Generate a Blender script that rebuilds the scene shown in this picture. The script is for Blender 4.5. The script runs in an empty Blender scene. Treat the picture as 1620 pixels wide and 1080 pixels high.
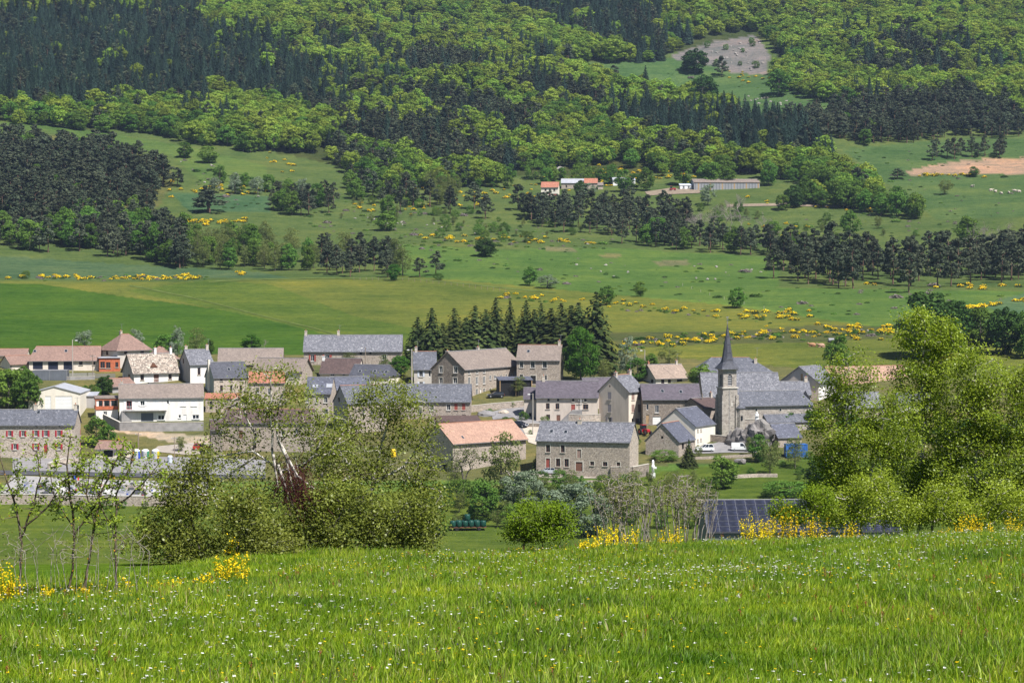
import bpy, math, random
import numpy as np
from mathutils import Vector, Matrix
from mathutils.geometry import tessellate_polygon

SC = bpy.context.scene
COL = SC.collection
rad = math.radians

# ------------------------------------------------------------------ camera, sky, sun, exposure
F_PX, CX, CY, HOR = 3600.0, 810.0, 540.0, 420.0          # focal length in photo pixels, horizon row
PITCH = math.atan((CY - HOR) / F_PX)
cam_d = bpy.data.cameras.new('camera'); cam = bpy.data.objects.new('camera', cam_d); COL.objects.link(cam)
cam_d.sensor_width = 36.0; cam_d.lens = 36.0 * F_PX / 1620.0
cam_d.clip_start = 0.5; cam_d.clip_end = 20000
cam.location = (0, 0, 0); cam.rotation_euler = (rad(90) - PITCH, 0, 0)
SC.camera = cam

SUN_EL, SUN_AZ = rad(56), rad(138)                       # azimuth clockwise from the view direction
sun_vec = Vector((math.cos(SUN_EL) * math.sin(SUN_AZ), math.cos(SUN_EL) * math.cos(SUN_AZ), math.sin(SUN_EL)))
world = bpy.data.worlds.new('World'); SC.world = world; world.use_nodes = True
wn = world.node_tree.nodes; wl = world.node_tree.links
sky = wn.new('ShaderNodeTexSky'); sky.sky_type = 'NISHITA'; sky.sun_disc = False
sky.sun_elevation = SUN_EL; sky.sun_rotation = SUN_AZ; sky.altitude = 1000
wl.new(sky.outputs[0], wn['Background'].inputs[0]); wn['Background'].inputs[1].default_value = 0.062
sun_d = bpy.data.lights.new('sun', 'SUN'); sun_d.energy = 5.0; sun_d.angle = rad(0.53); sun_d.color = (1.0, 0.97, 0.93)
sun_o = bpy.data.objects.new('sun', sun_d); COL.objects.link(sun_o)
sun_o.rotation_euler = sun_vec.to_track_quat('Z', 'Y').to_euler()
SC.view_settings.view_transform = 'Standard'; SC.view_settings.look = 'None'
SC.view_settings.exposure = 0.8; SC.view_settings.gamma = 1.0
SC.render.engine = 'CYCLES'
SC.cycles.max_bounces = 6; SC.cycles.diffuse_bounces = 3; SC.cycles.transmission_bounces = 3
SC.cycles.transparent_max_bounces = 8; SC.cycles.volume_bounces = 0; SC.cycles.caustics_reflective = False
SC.cycles.caustics_refractive = False

# ------------------------------------------------------------------ projection helpers (photo pixel <-> place)
FW = np.array([0, math.cos(PITCH), -math.sin(PITCH)]); UP = np.array([0, math.sin(PITCH), math.cos(PITCH)])
def ray(px, py):
    return FW + np.array([1.0, 0, 0]) * (px - CX) / F_PX + UP * (CY - py) / F_PX
def project(X, Y, Z):
    d = Y * FW[1] + Z * FW[2]; u = Y * UP[1] + Z * UP[2]
    d = np.where(np.abs(d) < 1e-3, 1e-3, d)
    return CX + F_PX * X / d, CY - F_PX * u / d

# ------------------------------------------------------------------ the lie of the land
def zat(y, D):
    r = ray(CX, y); return D * r[2] / r[1]
PROF = [(0, -1.7), (43, -5.1), (62, -8.0), (100, -15), (200, -32), (300, -46), (380, -52.6)]
PROF += [(D, zat(y, D)) for y, D in [(880, 420), (830, 455), (790, 480), (770, 494), (745, 510), (722, 524), (690, 546),
        (660, 568), (640, 583), (620, 598), (600, 614), (575, 636), (560, 652), (530, 700), (500, 760), (470, 830), (440, 910),
        (420, 970), (390, 1040), (360, 1100), (330, 1160), (305, 1210), (280, 1260), (250, 1320), (200, 1420), (150, 1530),
        (100, 1650), (50, 1780), (0, 1920)]] + [(2300, 330), (2800, 430), (3500, 480), (6000, 500)]
_pd = np.arange(0, 6001, 1.0)
_pz = np.interp(_pd, [p[0] for p in PROF], [p[1] for p in PROF])
def _smooth(a, s):
    k = np.exp(-0.5 * (np.arange(-3 * s, 3 * s + 1) / s) ** 2); k /= k.sum()
    return np.convolve(np.pad(a, 3 * s, mode='edge'), k, mode='valid')
_pz = np.where(_pd < 90, _pz, np.where(_pd < 700, _smooth(_pz, 7), _smooth(_pz, 18)))
_rs = np.random.RandomState(7)
_waves = [(wl_, _rs.uniform(0, 2 * np.pi), _rs.uniform(0, 2 * np.pi)) for wl_ in (4.1, 5.7, 7.9, 11, 17)]
_wavesB = [(wl_, _rs.uniform(0, 2 * np.pi), _rs.uniform(0, 2 * np.pi)) for wl_ in (60, 85, 120, 170, 240, 330)]
SLOPE = 0.08
EYE = 1.95
def ground(X, Y):
    X = np.asarray(X, float); Y = np.asarray(Y, float)
    d = np.hypot(X, Y)
    c = Y / np.maximum(d, 1e-6)
    px = CX + F_PX * X / np.maximum(Y, np.maximum(0.35 * d, 1e-3))
    px = np.clip(px, -300, 1900)
    P = -EYE - SLOPE * Y
    for w, a, ph in _waves:
        P = P + 0.012 * w ** 0.75 * np.sin((X * math.cos(a) + Y * math.sin(a)) * 2 * np.pi / w + ph)
    P = np.where(Y < -150, 10.3 + 0.02 * (-150 - Y), P)
    De = np.interp(px, [-300, 0, 200, 400, 600, 810, 1000, 1200, 1620, 1900], [29, 31, 32.5, 36, 41, 44, 46.5, 49, 55, 57])
    V = np.interp(d, _pd, _pz)
    off = (-EYE - SLOPE * De) - np.interp(De, _pd, _pz)
    V = V + off * np.clip((230 - d) / 130, 0, 1)
    amp = np.clip((d - 660) / 250, 0, 1) * (0.5 + np.clip((d - 1150) / 500, 0, 1.5) * 1.6)
    n = 0
    for w, a, ph in _wavesB:
        n = n + (w / 150) * np.sin((X * math.cos(a) + Y * math.sin(a)) * 2 * np.pi / w + ph)
    V = V + amp * n
    # right side of the village bank and the left meadow lie a little differently
    Pm = P + np.maximum(0, d - 75) * 1.0
    k = 0.9
    h = np.clip(0.5 + 0.5 * (V - Pm) / k, 0, 1)
    Z = V * (1 - h) + Pm * h - k * h * (1 - h)
    b = np.clip((c + 0.25) / 0.5, 0, 1); b = b * b * (3 - 2 * b)
    return np.where(d < 25, np.where(Y < 0, P, Z), Z * b + P * (1 - b))
_ts = np.concatenate([np.arange(10, 400, 1.0), np.arange(400, 2600, 2.0)])
def unproject(px, py, dmin=395):
    r = ray(px, py); r = r / math.hypot(r[0], r[1])
    t = _ts[_ts >= dmin]
    g = ground(r[0] * t, r[1] * t) - r[2] * t
    i = np.argmax(g > 0)
    if g[i] <= 0: i = len(t) - 1
    lo, hi = (t[i - 1] if i else t[0] - 1), t[i]
    for _ in range(24):
        m = 0.5 * (lo + hi)
        if ground(r[0] * m, r[1] * m) > r[2] * m: hi = m
        else: lo = m
    return Vector((r[0] * hi, r[1] * hi, r[2] * hi))
def ppm(P):                                              # photo pixels per metre at a point
    return F_PX / (P[1] * FW[1] + P[2] * FW[2])
def gz(x, y): return float(ground(x, y))

# ------------------------------------------------------------------ object helpers
def tag(o, label=None, cat=None, group=None, kind=None):
    if label: o['label'] = label
    if cat: o['category'] = cat
    if group: o['group'] = group
    if kind: o['kind'] = kind
    return o
def empty(name, loc, rz=0.0, label=None, cat=None, group=None):
    o = bpy.data.objects.new(name, None); COL.objects.link(o)
    o.location = loc; o.rotation_euler = (0, 0, rz); o.empty_display_size = 0.3
    return tag(o, label, cat, group)
def link(name, me, parent=None, loc=(0, 0, 0), rot=(0, 0, 0), scale=(1, 1, 1), m=None):
    o = bpy.data.objects.new(name, me); COL.objects.link(o)
    o.location = loc; o.rotation_euler = rot; o.scale = scale
    if parent is not None: o.parent = parent
    if m is not None:
        if len(me.materials) == 0: me.materials.append(m)
        elif me.materials[0] is not m:
            o.material_slots[0].link = 'OBJECT'; o.material_slots[0].material = m
    return o
def mesh_np(name, V, faces, mats=(), midx=None, smooth=False, rnd=None):
    """faces: an (n,k) array or a list of such arrays"""
    V = np.asarray(V, np.float32).reshape(-1, 3)
    if isinstance(faces, np.ndarray): faces = [faces]
    faces = [np.asarray(f, np.int32) for f in faces if len(f)]
    me = bpy.data.meshes.new(name)
    me.vertices.add(len(V)); me.vertices.foreach_set('co', V.ravel())
    loops = np.concatenate([f.ravel() for f in faces])
    tot = np.concatenate([np.full(len(f), f.shape[1], np.int32) for f in faces])
    st = np.concatenate([[0], np.cumsum(tot)[:-1]]).astype(np.int32)
    me.loops.add(len(loops)); me.loops.foreach_set('vertex_index', loops)
    me.polygons.add(len(tot)); me.polygons.foreach_set('loop_start', st)
    try: me.polygons.foreach_set('loop_total', tot)
    except Exception: pass
    if midx is not None: me.polygons.foreach_set('material_index', np.asarray(midx, np.int32))
    if smooth: me.polygons.foreach_set('use_smooth', np.ones(len(tot), bool))
    for m in mats: me.materials.append(m)
    if rnd is not None:
        a = me.attributes.new('rnd', 'FLOAT', 'FACE'); a.data.foreach_set('value', np.asarray(rnd, np.float32))
    me.update(calc_edges=True); me.validate()
    return me
def mesh_py(name, verts, faces, m=None, smooth=False):
    me = bpy.data.meshes.new(name); me.from_pydata([tuple(v) for v in verts], [], faces)
    if m is not None: me.materials.append(m)
    if smooth: me.polygons.foreach_set('use_smooth', [True] * len(me.polygons))
    me.update(); return me
class MB:
    """collects simple solids into one mesh"""
    def __init__(s): s.v = []; s.f = []
    def box(s, x0, y0, z0, x1, y1, z1):
        n = len(s.v)
        s.v += [(x0, y0, z0), (x1, y0, z0), (x1, y1, z0), (x0, y1, z0), (x0, y0, z1), (x1, y0, z1), (x1, y1, z1), (x0, y1, z1)]
        s.f += [tuple(n + i for i in q) for q in ((0, 3, 2, 1), (4, 5, 6, 7), (0, 1, 5, 4), (1, 2, 6, 5), (2, 3, 7, 6), (3, 0, 4, 7))]
        return s
    def poly(s, pts):
        n = len(s.v); s.v += [tuple(p) for p in pts]; s.f.append(tuple(range(n, n + len(pts)))); return s
    def frustum(s, c, r0, r1, h, k=12, ax='z', rot=0.0):
        n = len(s.v)
        for z, r in ((0, r0), (h, r1)):
            for i in range(k):
                a = rot + 2 * math.pi * i / k; p = (r * math.cos(a), r * math.sin(a), z)
                if ax == 'y': p = (p[0], p[2], p[1])
                if ax == 'x': p = (p[2], p[0], p[1])
                s.v.append((c[0] + p[0], c[1] + p[1], c[2] + p[2]))
        for i in range(k):
            j = (i + 1) % k; s.f.append((n + i, n + j, n + k + j, n + k + i))
        s.f.append(tuple(n + i for i in reversed(range(k)))); s.f.append(tuple(n + k + i for i in range(k)))
        return s
    def prism(s, prof, y0, y1):                          # x-z profile extruded along y
        n = len(s.v); k = len(prof)
        s.v += [(x, y0, z) for x, z in prof] + [(x, y1, z) for x, z in prof]
        for i in range(k):
            j = (i + 1) % k; s.f.append((n + i, n + j, n + k + j, n + k + i))
        s.f.append(tuple(n + i for i in reversed(range(k)))); s.f.append(tuple(n + k + i for i in range(k)))
        return s
    def mesh(s, name, m=None, smooth=False): return mesh_py(name, s.v, s.f, m, smooth)
    def build(s, name, m=None, parent=None, smooth=False, **k): return link(name, s.mesh(name, m, smooth), parent, **k)

# ------------------------------------------------------------------ materials
def _mat(name):
    m = bpy.data.materials.new(name); m.use_nodes = True
    n = m.node_tree.nodes; l = m.node_tree.links
    return m, n, l, n['Principled BSDF']
def _ramp(n, l, fac, stops):
    r = n.new('ShaderNodeValToRGB'); el = r.color_ramp.elements
    while len(el) < len(stops): el.new(0.5)
    for e, (p, c) in zip(el, stops): e.position = p; e.color = (*c, 1)
    l.new(fac, r.inputs[0]); return r.outputs[0]
def _noise(n, l, vec, scale, detail=3, rough=0.6):
    t = n.new('ShaderNodeTexNoise'); t.inputs['Scale'].default_value = scale; t.inputs['Detail'].default_value = detail
    t.inputs['Roughness'].default_value = rough
    if vec is not None: l.new(vec, t.inputs['Vector'])
    return t
def _mix(n, l, fac, a, b, mode='MIX'):
    x = n.new('ShaderNodeMix'); x.data_type = 'RGBA'; x.blend_type = mode
    for s, v in ((x.inputs[0], fac), (x.inputs[6], a), (x.inputs[7], b)):
        if isinstance(v, (int, float)): s.default_value = v
        elif isinstance(v, tuple): s.default_value = (*v, 1)
        else: l.new(v, s)
    return x.outputs[2]
def _bump(n, l, b, h, strength, dist):
    q = n.new('ShaderNodeBump'); q.inputs['Strength'].default_value = strength; q.inputs['Distance'].default_value = dist
    l.new(h, q.inputs['Height']); l.new(q.outputs[0], b.inputs['Normal'])
def scl(c, k): return tuple(min(1, x * k) for x in c)
def plain(name, c, rough=0.7, var=0.18, scale=1.5, metal=0.0, spec=0.3):
    m, n, l, b = _mat(name)
    tc = n.new('ShaderNodeTexCoord').outputs['Object']
    f = _noise(n, l, tc, scale, 5).outputs[0]
    l.new(_ramp(n, l, f, [(0.3, scl(c, 1 - var)), (0.7, scl(c, 1 + var))]), b.inputs['Base Color'])
    b.inputs['Roughness'].default_value = rough; b.inputs['Metallic'].default_value = metal
    b.inputs['Specular IOR Level'].default_value = spec
    return m
def render_wall(name, c, stain=0.25):
    m, n, l, b = _mat(name)
    tc = n.new('ShaderNodeTexCoord').outputs['Object']
    mp = n.new('ShaderNodeMapping'); mp.inputs['Scale'].default_value = (1, 1, 0.22); l.new(tc, mp.inputs[0])
    f = _noise(n, l, mp.outputs[0], 0.9, 6, 0.65).outputs[0]
    g = _noise(n, l, tc, 9, 3).outputs[0]
    a = _ramp(n, l, f, [(0.32, scl(c, 1 - stain)), (0.55, c), (0.75, scl(c, 1.08))])
    a = _mix(n, l, 0.25, a, _ramp(n, l, g, [(0.3, scl(c, 0.75)), (0.7, scl(c, 1.12))]))
    l.new(a, b.inputs['Base Color']); b.inputs['Roughness'].default_value = 0.92; b.inputs['Specular IOR Level'].default_value = 0.15
    _bump(n, l, b, g, 0.3, 0.02)
    return m
def stone_wall(name, cols, mortar, scale=2.6, mort=0.055):
    m, n, l, b = _mat(name)
    tc = n.new('ShaderNodeTexCoord').outputs['Object']
    mp = n.new('ShaderNodeMapping'); mp.inputs['Scale'].default_value = (1, 1, 1.5); l.new(tc, mp.inputs[0])
    wob = _noise(n, l, tc, 3.0, 2); 
    ad = n.new('ShaderNodeVectorMath'); ad.operation = 'MULTIPLY_ADD'; l.new(wob.outputs['Color'], ad.inputs[0]); ad.inputs[1].default_value = (0.12,) * 3; l.new(mp.outputs[0], ad.inputs[2])
    v = n.new('ShaderNodeTexVoronoi'); v.inputs['Scale'].default_value = scale; l.new(ad.outputs[0], v.inputs['Vector'])
    e = n.new('ShaderNodeTexVoronoi'); e.feature = 'DISTANCE_TO_EDGE'; e.inputs['Scale'].default_value = scale; l.new(ad.outputs[0], e.inputs['Vector'])
    sp = n.new('ShaderNodeSeparateColor'); l.new(v.outputs['Color'], sp.inputs[0])
    k = len(cols) - 1
    c = _ramp(n, l, sp.outputs[0], [(i / k, cols[i]) for i in range(k + 1)])
    c = _mix(n, l, 0.5, c, _ramp(n, l, sp.outputs[1], [(0, (0.35,) * 3), (1, (1.0,) * 3)]), 'MULTIPLY')
    big = _noise(n, l, tc, 0.35, 4).outputs[0]
    c = _mix(n, l, 0.6, c, _ramp(n, l, big, [(0.3, (0.72, 0.72, 0.74)), (0.7, (1, 0.98, 0.94))]), 'MULTIPLY')
    jf = _ramp(n, l, e.outputs['Distance'], [(mort * 0.35, (1, 1, 1)), (mort, (0, 0, 0))])
    c = _mix(n, l, jf, c, mortar)
    l.new(c, b.inputs['Base Color']); b.inputs['Roughness'].default_value = 0.95; b.inputs['Specular IOR Level'].default_value = 0.1
    _bump(n, l, b, e.outputs['Distance'], 0.7, 0.08)
    return m
def slate_roof(name, base, spread=0.35, light=0.0, bw=0.5, bh=0.28, rough=0.7, spec=0.3, lichen=None):
    """courses of slates or tiles: x along the ridge, y down the slope"""
    m, n, l, b = _mat(name)
    tc = n.new('ShaderNodeTexCoord').outputs['Object']
    br = n.new('ShaderNodeTexBrick'); br.inputs['Scale'].default_value = 1.0
    br.inputs['Brick Width'].default_value = bw; br.inputs['Row Height'].default_value = bh; br.inputs['Mortar Size'].default_value = 0.02
    br.inputs['Mortar Smooth'].default_value = 0.3
    br.inputs['Color1'].default_value = (*scl(base, 1 - spread), 1); br.inputs['Color2'].default_value = (*scl(base, 1 + spread), 1)
    br.inputs['Mortar'].default_value = (*scl(base, 0.45), 1)
    l.new(tc, br.inputs['Vector'])
    f = _noise(n, l, tc, 2.2, 4, 0.7).outputs[0]
    c = _mix(n, l, 0.7, br.outputs['Color'], _ramp(n, l, f, [(0.3, (0.62,) * 3), (0.68, (1.0,) * 3)]), 'MULTIPLY')
    g = _noise(n, l, tc, 0.25, 5, 0.7).outputs[0]
    c = _mix(n, l, 0.8, c, _ramp(n, l, g, [(0.3, (0.75, 0.75, 0.77)), (0.7, (1.0, 1.0, 1.0))]), 'MULTIPLY')
    if light > 0:                                        # pale lichen-grey stones among the slates
        v = n.new('ShaderNodeTexVoronoi'); v.inputs['Scale'].default_value = 3.6; l.new(tc, v.inputs['Vector'])
        sp = n.new('ShaderNodeSeparateColor'); l.new(v.outputs['Color'], sp.inputs[0])
        k = _ramp(n, l, sp.outputs[0], [(1 - light, (0, 0, 0)), (min(1, 1 - light + 0.12), (1, 1, 1))])
        c = _mix(n, l, k, c, lichen or scl(base, 1.9))
    l.new(c, b.inputs['Base Color']); b.inputs['Roughness'].default_value = rough; b.inputs['Specular IOR Level'].default_value = spec
    _bump(n, l, b, br.outputs['Fac'], 0.5, -0.03)
    return m
def glassy(name, c=(0.012, 0.015, 0.02), rough=0.12):
    m, n, l, b = _mat(name)
    tc = n.new('ShaderNodeTexCoord').outputs['Object']
    f = _noise(n, l, tc, 1.3, 2).outputs[0]
    l.new(_ramp(n, l, f, [(0.35, scl(c, 0.6)), (0.65, scl(c, 1.8))]), b.inputs['Base Color'])
    b.inputs['Roughness'].default_value = rough; b.inputs['Specular IOR Level'].default_value = 0.5
    return m
def leafy(name, c, c2, trans=0.3, objvar=0.25, gloss=0.0):
    """leaf: diffuse plus light coming through; c..c2 differ from leaf to leaf, objvar from tree to tree"""
    m = bpy.data.materials.new(name); m.use_nodes = True; n = m.node_tree.nodes; l = m.node_tree.links
    n.remove(n['Principled BSDF']); out = n['Material Output']
    at = n.new('ShaderNodeAttribute'); at.attribute_name = 'rnd'
    col = _ramp(n, l, at.outputs['Fac'], [(0.0, c), (1.0, c2)])
    oi = n.new('ShaderNodeObjectInfo')
    hs = n.new('ShaderNodeHueSaturation')
    mv = n.new('ShaderNodeMapRange'); mv.inputs[3].default_value = 1 - objvar; mv.inputs[4].default_value = 1 + objvar
    l.new(oi.outputs['Random'], mv.inputs[0]); l.new(mv.outputs[0], hs.inputs['Value'])
    w = n.new('ShaderNodeTexWhiteNoise'); w.noise_dimensions = '1D'; l.new(oi.outputs['Random'], w.inputs['W'])
    mh = n.new('ShaderNodeMapRange'); mh.inputs[3].default_value = 0.5 - 0.06 * objvar; mh.inputs[4].default_value = 0.5 + 0.06 * objvar
    l.new(w.outputs['Value'], mh.inputs[0]); l.new(mh.outputs[0], hs.inputs['Hue'])
    l.new(col, hs.inputs['Color'])
    d = n.new('ShaderNodeBsdfDiffuse'); t = n.new('ShaderNodeBsdfTranslucent'); x = n.new('ShaderNodeMixShader')
    l.new(hs.outputs[0], d.inputs[0])
    tcol = _mix(n, l, 1.0, hs.outputs[0], (1.0, 1.0, 0.45), 'MULTIPLY'); l.new(tcol, t.inputs[0])
    x.inputs[0].default_value = trans; l.new(d.outputs[0], x.inputs[1]); l.new(t.outputs[0], x.inputs[2])
    last = x.outputs[0]
    if gloss:
        g = n.new('ShaderNodeBsdfGlossy'); g.inputs['Roughness'].default_value = 0.38; g.inputs[0].default_value = (1, 1, 0.95, 1)
        y = n.new('ShaderNodeMixShader'); y.inputs[0].default_value = gloss; l.new(last, y.inputs[1]); l.new(g.outputs[0], y.inputs[2]); last = y.outputs[0]
    l.new(last, out.inputs[0])
    return m
# ------------------------------------------------------------------ terrain: one sheet round the camera
def in_poly(x, y, poly):
    x = np.asarray(x, float); y = np.asarray(y, float); r = np.zeros(x.shape, bool)
    n = len(poly)
    for i in range(n):
        x0, y0 = poly[i]; x1, y1 = poly[(i + 1) % n]
        if y0 == y1: continue
        c = ((y0 > y) != (y1 > y)) & (x < (x1 - x0) * (y - y0) / (y1 - y0) + x0)
        r ^= c
    return r
LAND = [  # (what grows or lies there, outline in the photo, colour of the surface itself)
    ('rough pasture', [(-400, -600), (2100, -600), (2100, 460), (-400, 460)], (0.058, 0.092, 0.03)),
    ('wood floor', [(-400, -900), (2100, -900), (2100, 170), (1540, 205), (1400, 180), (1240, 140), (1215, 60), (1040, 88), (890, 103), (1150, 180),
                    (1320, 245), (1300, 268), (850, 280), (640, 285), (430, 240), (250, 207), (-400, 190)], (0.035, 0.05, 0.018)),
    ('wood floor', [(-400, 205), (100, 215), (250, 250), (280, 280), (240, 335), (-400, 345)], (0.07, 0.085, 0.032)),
    ('upland meadow', [(880, 104), (960, 96), (1060, 92), (1225, 120), (1300, 160), (1370, 185), (1290, 192), (1140, 178), (1000, 140)], (0.046, 0.092, 0.034)),
    ('mown strip', [(-400, 192), (60, 193), (300, 232), (420, 262), (430, 300), (330, 300), (270, 245), (60, 205), (-400, 202)], (0.06, 0.105, 0.03)),
    ('upland meadow', [(1330, 235), (1620, 212), (2100, 205), (2100, 340), (1480, 345), (1400, 290)], (0.05, 0.092, 0.033)),
    ('ploughed earth', [(1430, 270), (1470, 262), (1540, 254), (1620, 250), (2100, 247), (2100, 276), (1560, 276), (1436, 276)], (0.27, 0.18, 0.125)),
    ('pasture', [(620, 385), (800, 395), (960, 392), (1240, 408), (1230, 455), (1620, 462), (2100, 465), (2100, 520), (1420, 520), (1150, 478), (900, 462), (640, 440)], (0.056, 0.108, 0.028)),
    ('green crop', [(-400, 402), (0, 404), (200, 418), (420, 432), (460, 440), (-400, 440)], (0.048, 0.088, 0.044)),
    ('green crop', [(265, 305), (430, 312), (428, 336), (300, 336)], (0.042, 0.088, 0.042)),
    ('green crop', [(1555, 482), (1620, 462), (2100, 455), (2100, 505), (1600, 502)], (0.05, 0.098, 0.05)),
    ('hay meadow', [(-400, 441), (330, 446), (640, 436), (900, 460), (1150, 482), (1420, 522), (2100, 530), (2100, 700), (-400, 640)], (0.084, 0.11, 0.026)),
    ('green meadow', [(-400, 447), (60, 448), (200, 470), (420, 500), (560, 528), (640, 560), (640, 640), (-400, 640)], (0.036, 0.082, 0.014)),
    ('hay meadow', [(330, 443), (430, 450), (560, 500), (760, 540), (640, 560), (420, 505), (200, 460)], (0.062, 0.1, 0.021)),
    ('heath bank', [(960, 526), (1150, 524), (1300, 512), (1420, 518), (1420, 534), (1300, 540), (1100, 545), (980, 552)], (0.058, 0.074, 0.03)),
    ('scree', [(1060, 90), (1090, 78), (1130, 66), (1195, 56), (1214, 85), (1212, 118), (1160, 116), (1130, 104), (1080, 98)], (0.15, 0.132, 0.128)),
    ('scree', [(1320, 38), (1340, 12), (1362, 4), (1352, 36)], (0.2, 0.18, 0.185)),
    ('village ground', [(-400, 575), (320, 560), (1000, 560), (1480, 600), (2100, 640), (2100, 730), (1300, 722), (1050, 735), (800, 760), (-400, 765)], (0.095, 0.103, 0.044)),
    ('bare earth', [(160, 680), (250, 684), (332, 690), (335, 712), (300, 706), (230, 690)], (0.36, 0.28, 0.21)),
    ('lower meadow', [(-400, 790), (220, 786), (600, 780), (850, 772), (1130, 735), (1320, 722), (2100, 735), (2100, 1300), (-400, 1300)], (0.064, 0.1, 0.019)),
    ('grass bank', [(1120, 690), (1180, 686), (1190, 698), (1130, 702)], (0.085, 0.15, 0.03)),
    ('heath patch', [(855, 392), (905, 390), (915, 397), (870, 399)], (0.105, 0.115, 0.06)),
    ('heath patch', [(1030, 412), (1085, 410), (1090, 418), (1040, 420)], (0.105, 0.115, 0.06)),
    ('heath patch', [(945, 402), (985, 401), (975, 407), (950, 407)], (0.1, 0.115, 0.05)),
]
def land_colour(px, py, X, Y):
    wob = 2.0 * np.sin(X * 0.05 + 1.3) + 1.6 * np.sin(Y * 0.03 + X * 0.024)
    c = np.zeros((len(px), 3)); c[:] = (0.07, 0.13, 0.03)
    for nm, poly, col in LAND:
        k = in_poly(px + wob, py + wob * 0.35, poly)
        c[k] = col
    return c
def make_terrain():
    xs = np.arange(-80, 1701, 5.0)
    azin = np.arctan((xs - CX) / F_PX)
    left = np.linspace(-math.pi, azin[0], 40)[:-1] ; right = np.linspace(azin[-1], math.pi, 40)[1:-1]
    az = np.concatenate([left, azin, right]); na = len(az)
    d = [1.5]
    while d[-1] < 70: d.append(d[-1] * 1.045 + 0.05)
    while d[-1] < 400: d.append(d[-1] + 9)
    while d[-1] < 700: d.append(d[-1] + 2.4)
    while d[-1] < 1000: d.append(d[-1] + 4.5)
    while d[-1] < 2000: d.append(d[-1] + 6.5)
    while d[-1] < 5500: d.append(d[-1] * 1.06)
    d = np.array(d); nd = len(d)
    A, D = np.meshgrid(az, d)
    X = D * np.sin(A); Y = D * np.cos(A); Z = ground(X, Y)
    V = np.stack([X, Y, Z], -1).reshape(-1, 3)
    V = np.vstack([V, [[0, 0, float(ground(0, 0))]]])
    i, j = np.meshgrid(np.arange(nd - 1), np.arange(na), indexing='ij'); j2 = (j + 1) % na
    Q = np.stack([i * na + j, i * na + j2, (i + 1) * na + j2, (i + 1) * na + j], -1).reshape(-1, 4)[:, ::-1]
    jj = np.arange(na); T = np.stack([np.full(na, nd * na), (jj + 1) % na, jj], -1)
    me = mesh_np('ground', V, [Q, T], smooth=True)
    px, py = project(V[:, 0], V[:, 1], V[:, 2])
    front = V[:, 1] > 2
    px = np.where(front, np.clip(px, -395, 2095), -390.0); py = np.where(front, py, 1200.0)
    dist = np.hypot(V[:, 0], V[:, 1])
    py = np.where(dist > 2300, -300, py); py = np.where((~front) | (dist < 380), 1200, py)
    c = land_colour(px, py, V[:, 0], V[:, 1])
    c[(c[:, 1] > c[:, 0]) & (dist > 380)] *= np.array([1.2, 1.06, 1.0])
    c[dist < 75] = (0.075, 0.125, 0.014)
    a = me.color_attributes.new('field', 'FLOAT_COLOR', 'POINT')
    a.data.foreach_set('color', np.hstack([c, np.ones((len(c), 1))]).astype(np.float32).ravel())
    m, n, l, b = _mat('ground_cover')
    at = n.new('ShaderNodeAttribute'); at.attribute_name = 'field'
    pos = n.new('ShaderNodeNewGeometry').outputs['Position']
    f1 = _noise(n, l, pos, 0.028, 6, 0.65).outputs[0]
    f2 = _noise(n, l, pos, 0.35, 6, 0.85).outputs[0]
    mp = n.new('ShaderNodeMapping'); mp.inputs['Rotation'].default_value = (0, 0, rad(24)); mp.inputs['Scale'].default_value = (0.02, 0.4, 0.1); l.new(pos, mp.inputs[0])
    f3 = _noise(n, l, mp.outputs[0], 1.0, 3, 0.6).outputs[0]
    c = _mix(n, l, 1.0, at.outputs['Color'], _ramp(n, l, f1, [(0.3, (0.64, 0.76, 0.74)), (0.5, (1, 1, 1)), (0.7, (1.45, 1.22, 1.08))]), 'MULTIPLY')
    c = _mix(n, l, 0.75, c, _ramp(n, l, f2, [(0.3, (0.42, 0.52, 0.5)), (0.5, (1, 1, 1)), (0.72, (1.55, 1.38, 1.2))]), 'MULTIPLY')
    c = _mix(n, l, 0.7, c, _ramp(n, l, f3, [(0.35, (0.78, 0.85, 0.8)), (0.65, (1.2, 1.14, 1.1))]), 'MULTIPLY')
    l.new(c, b.inputs['Base Color']); b.inputs['Roughness'].default_value = 1.0; b.inputs['Specular IOR Level'].default_value = 0.0
    _bump(n, l, b, f2, 0.9, 0.6)
    me.materials.append(m)
    o = link('ground', me); tag(o, 'rolling green meadows and mountainside under the village', None, None, 'structure')
make_terrain()

def sheet(name, outline, m, lift=0.08, step=3.0, dmin=395, label=None):
    """a sheet draped over the ground inside an outline given in the photo"""
    W = [unproject(x, y, dmin) for x, y in outline]
    P = [(w.x, w.y) for w in W]
    # refine the outline and fill with a grid of points
    ring = []
    for i in range(len(P)):
        a, b = np.array(P[i]), np.array(P[(i + 1) % len(P)]); k = max(1, int(np.hypot(*(b - a)) / step))
        ring += [tuple(a + (b - a) * t / k) for t in range(k)]
    import bmesh
    bm = bmesh.new(); vs = [bm.verts.new((x, y, 0)) for x, y in ring]
    f = bm.faces.new(vs); bmesh.ops.triangulate(bm, faces=[f])
    for _ in range(4):
        es = [e for e in bm.edges if e.calc_length() > step * 1.6]
        if not es: break
        bmesh.ops.subdivide_edges(bm, edges=es, cuts=1, use_grid_fill=False)
        bmesh.ops.triangulate(bm, faces=[q for q in bm.faces if len(q.verts) > 3])
    for v in bm.verts: v.co.z = gz(v.co.x, v.co.y) + lift
    me = bpy.data.meshes.new(name); bmesh.ops.recalc_face_normals(bm, faces=bm.faces); bm.to_mesh(me); bm.free()
    me.polygons.foreach_set('use_smooth', [True] * len(me.polygons))
    o = link(name, me, None, m=m); return tag(o, label, None, None, 'structure')
M = {}
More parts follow.
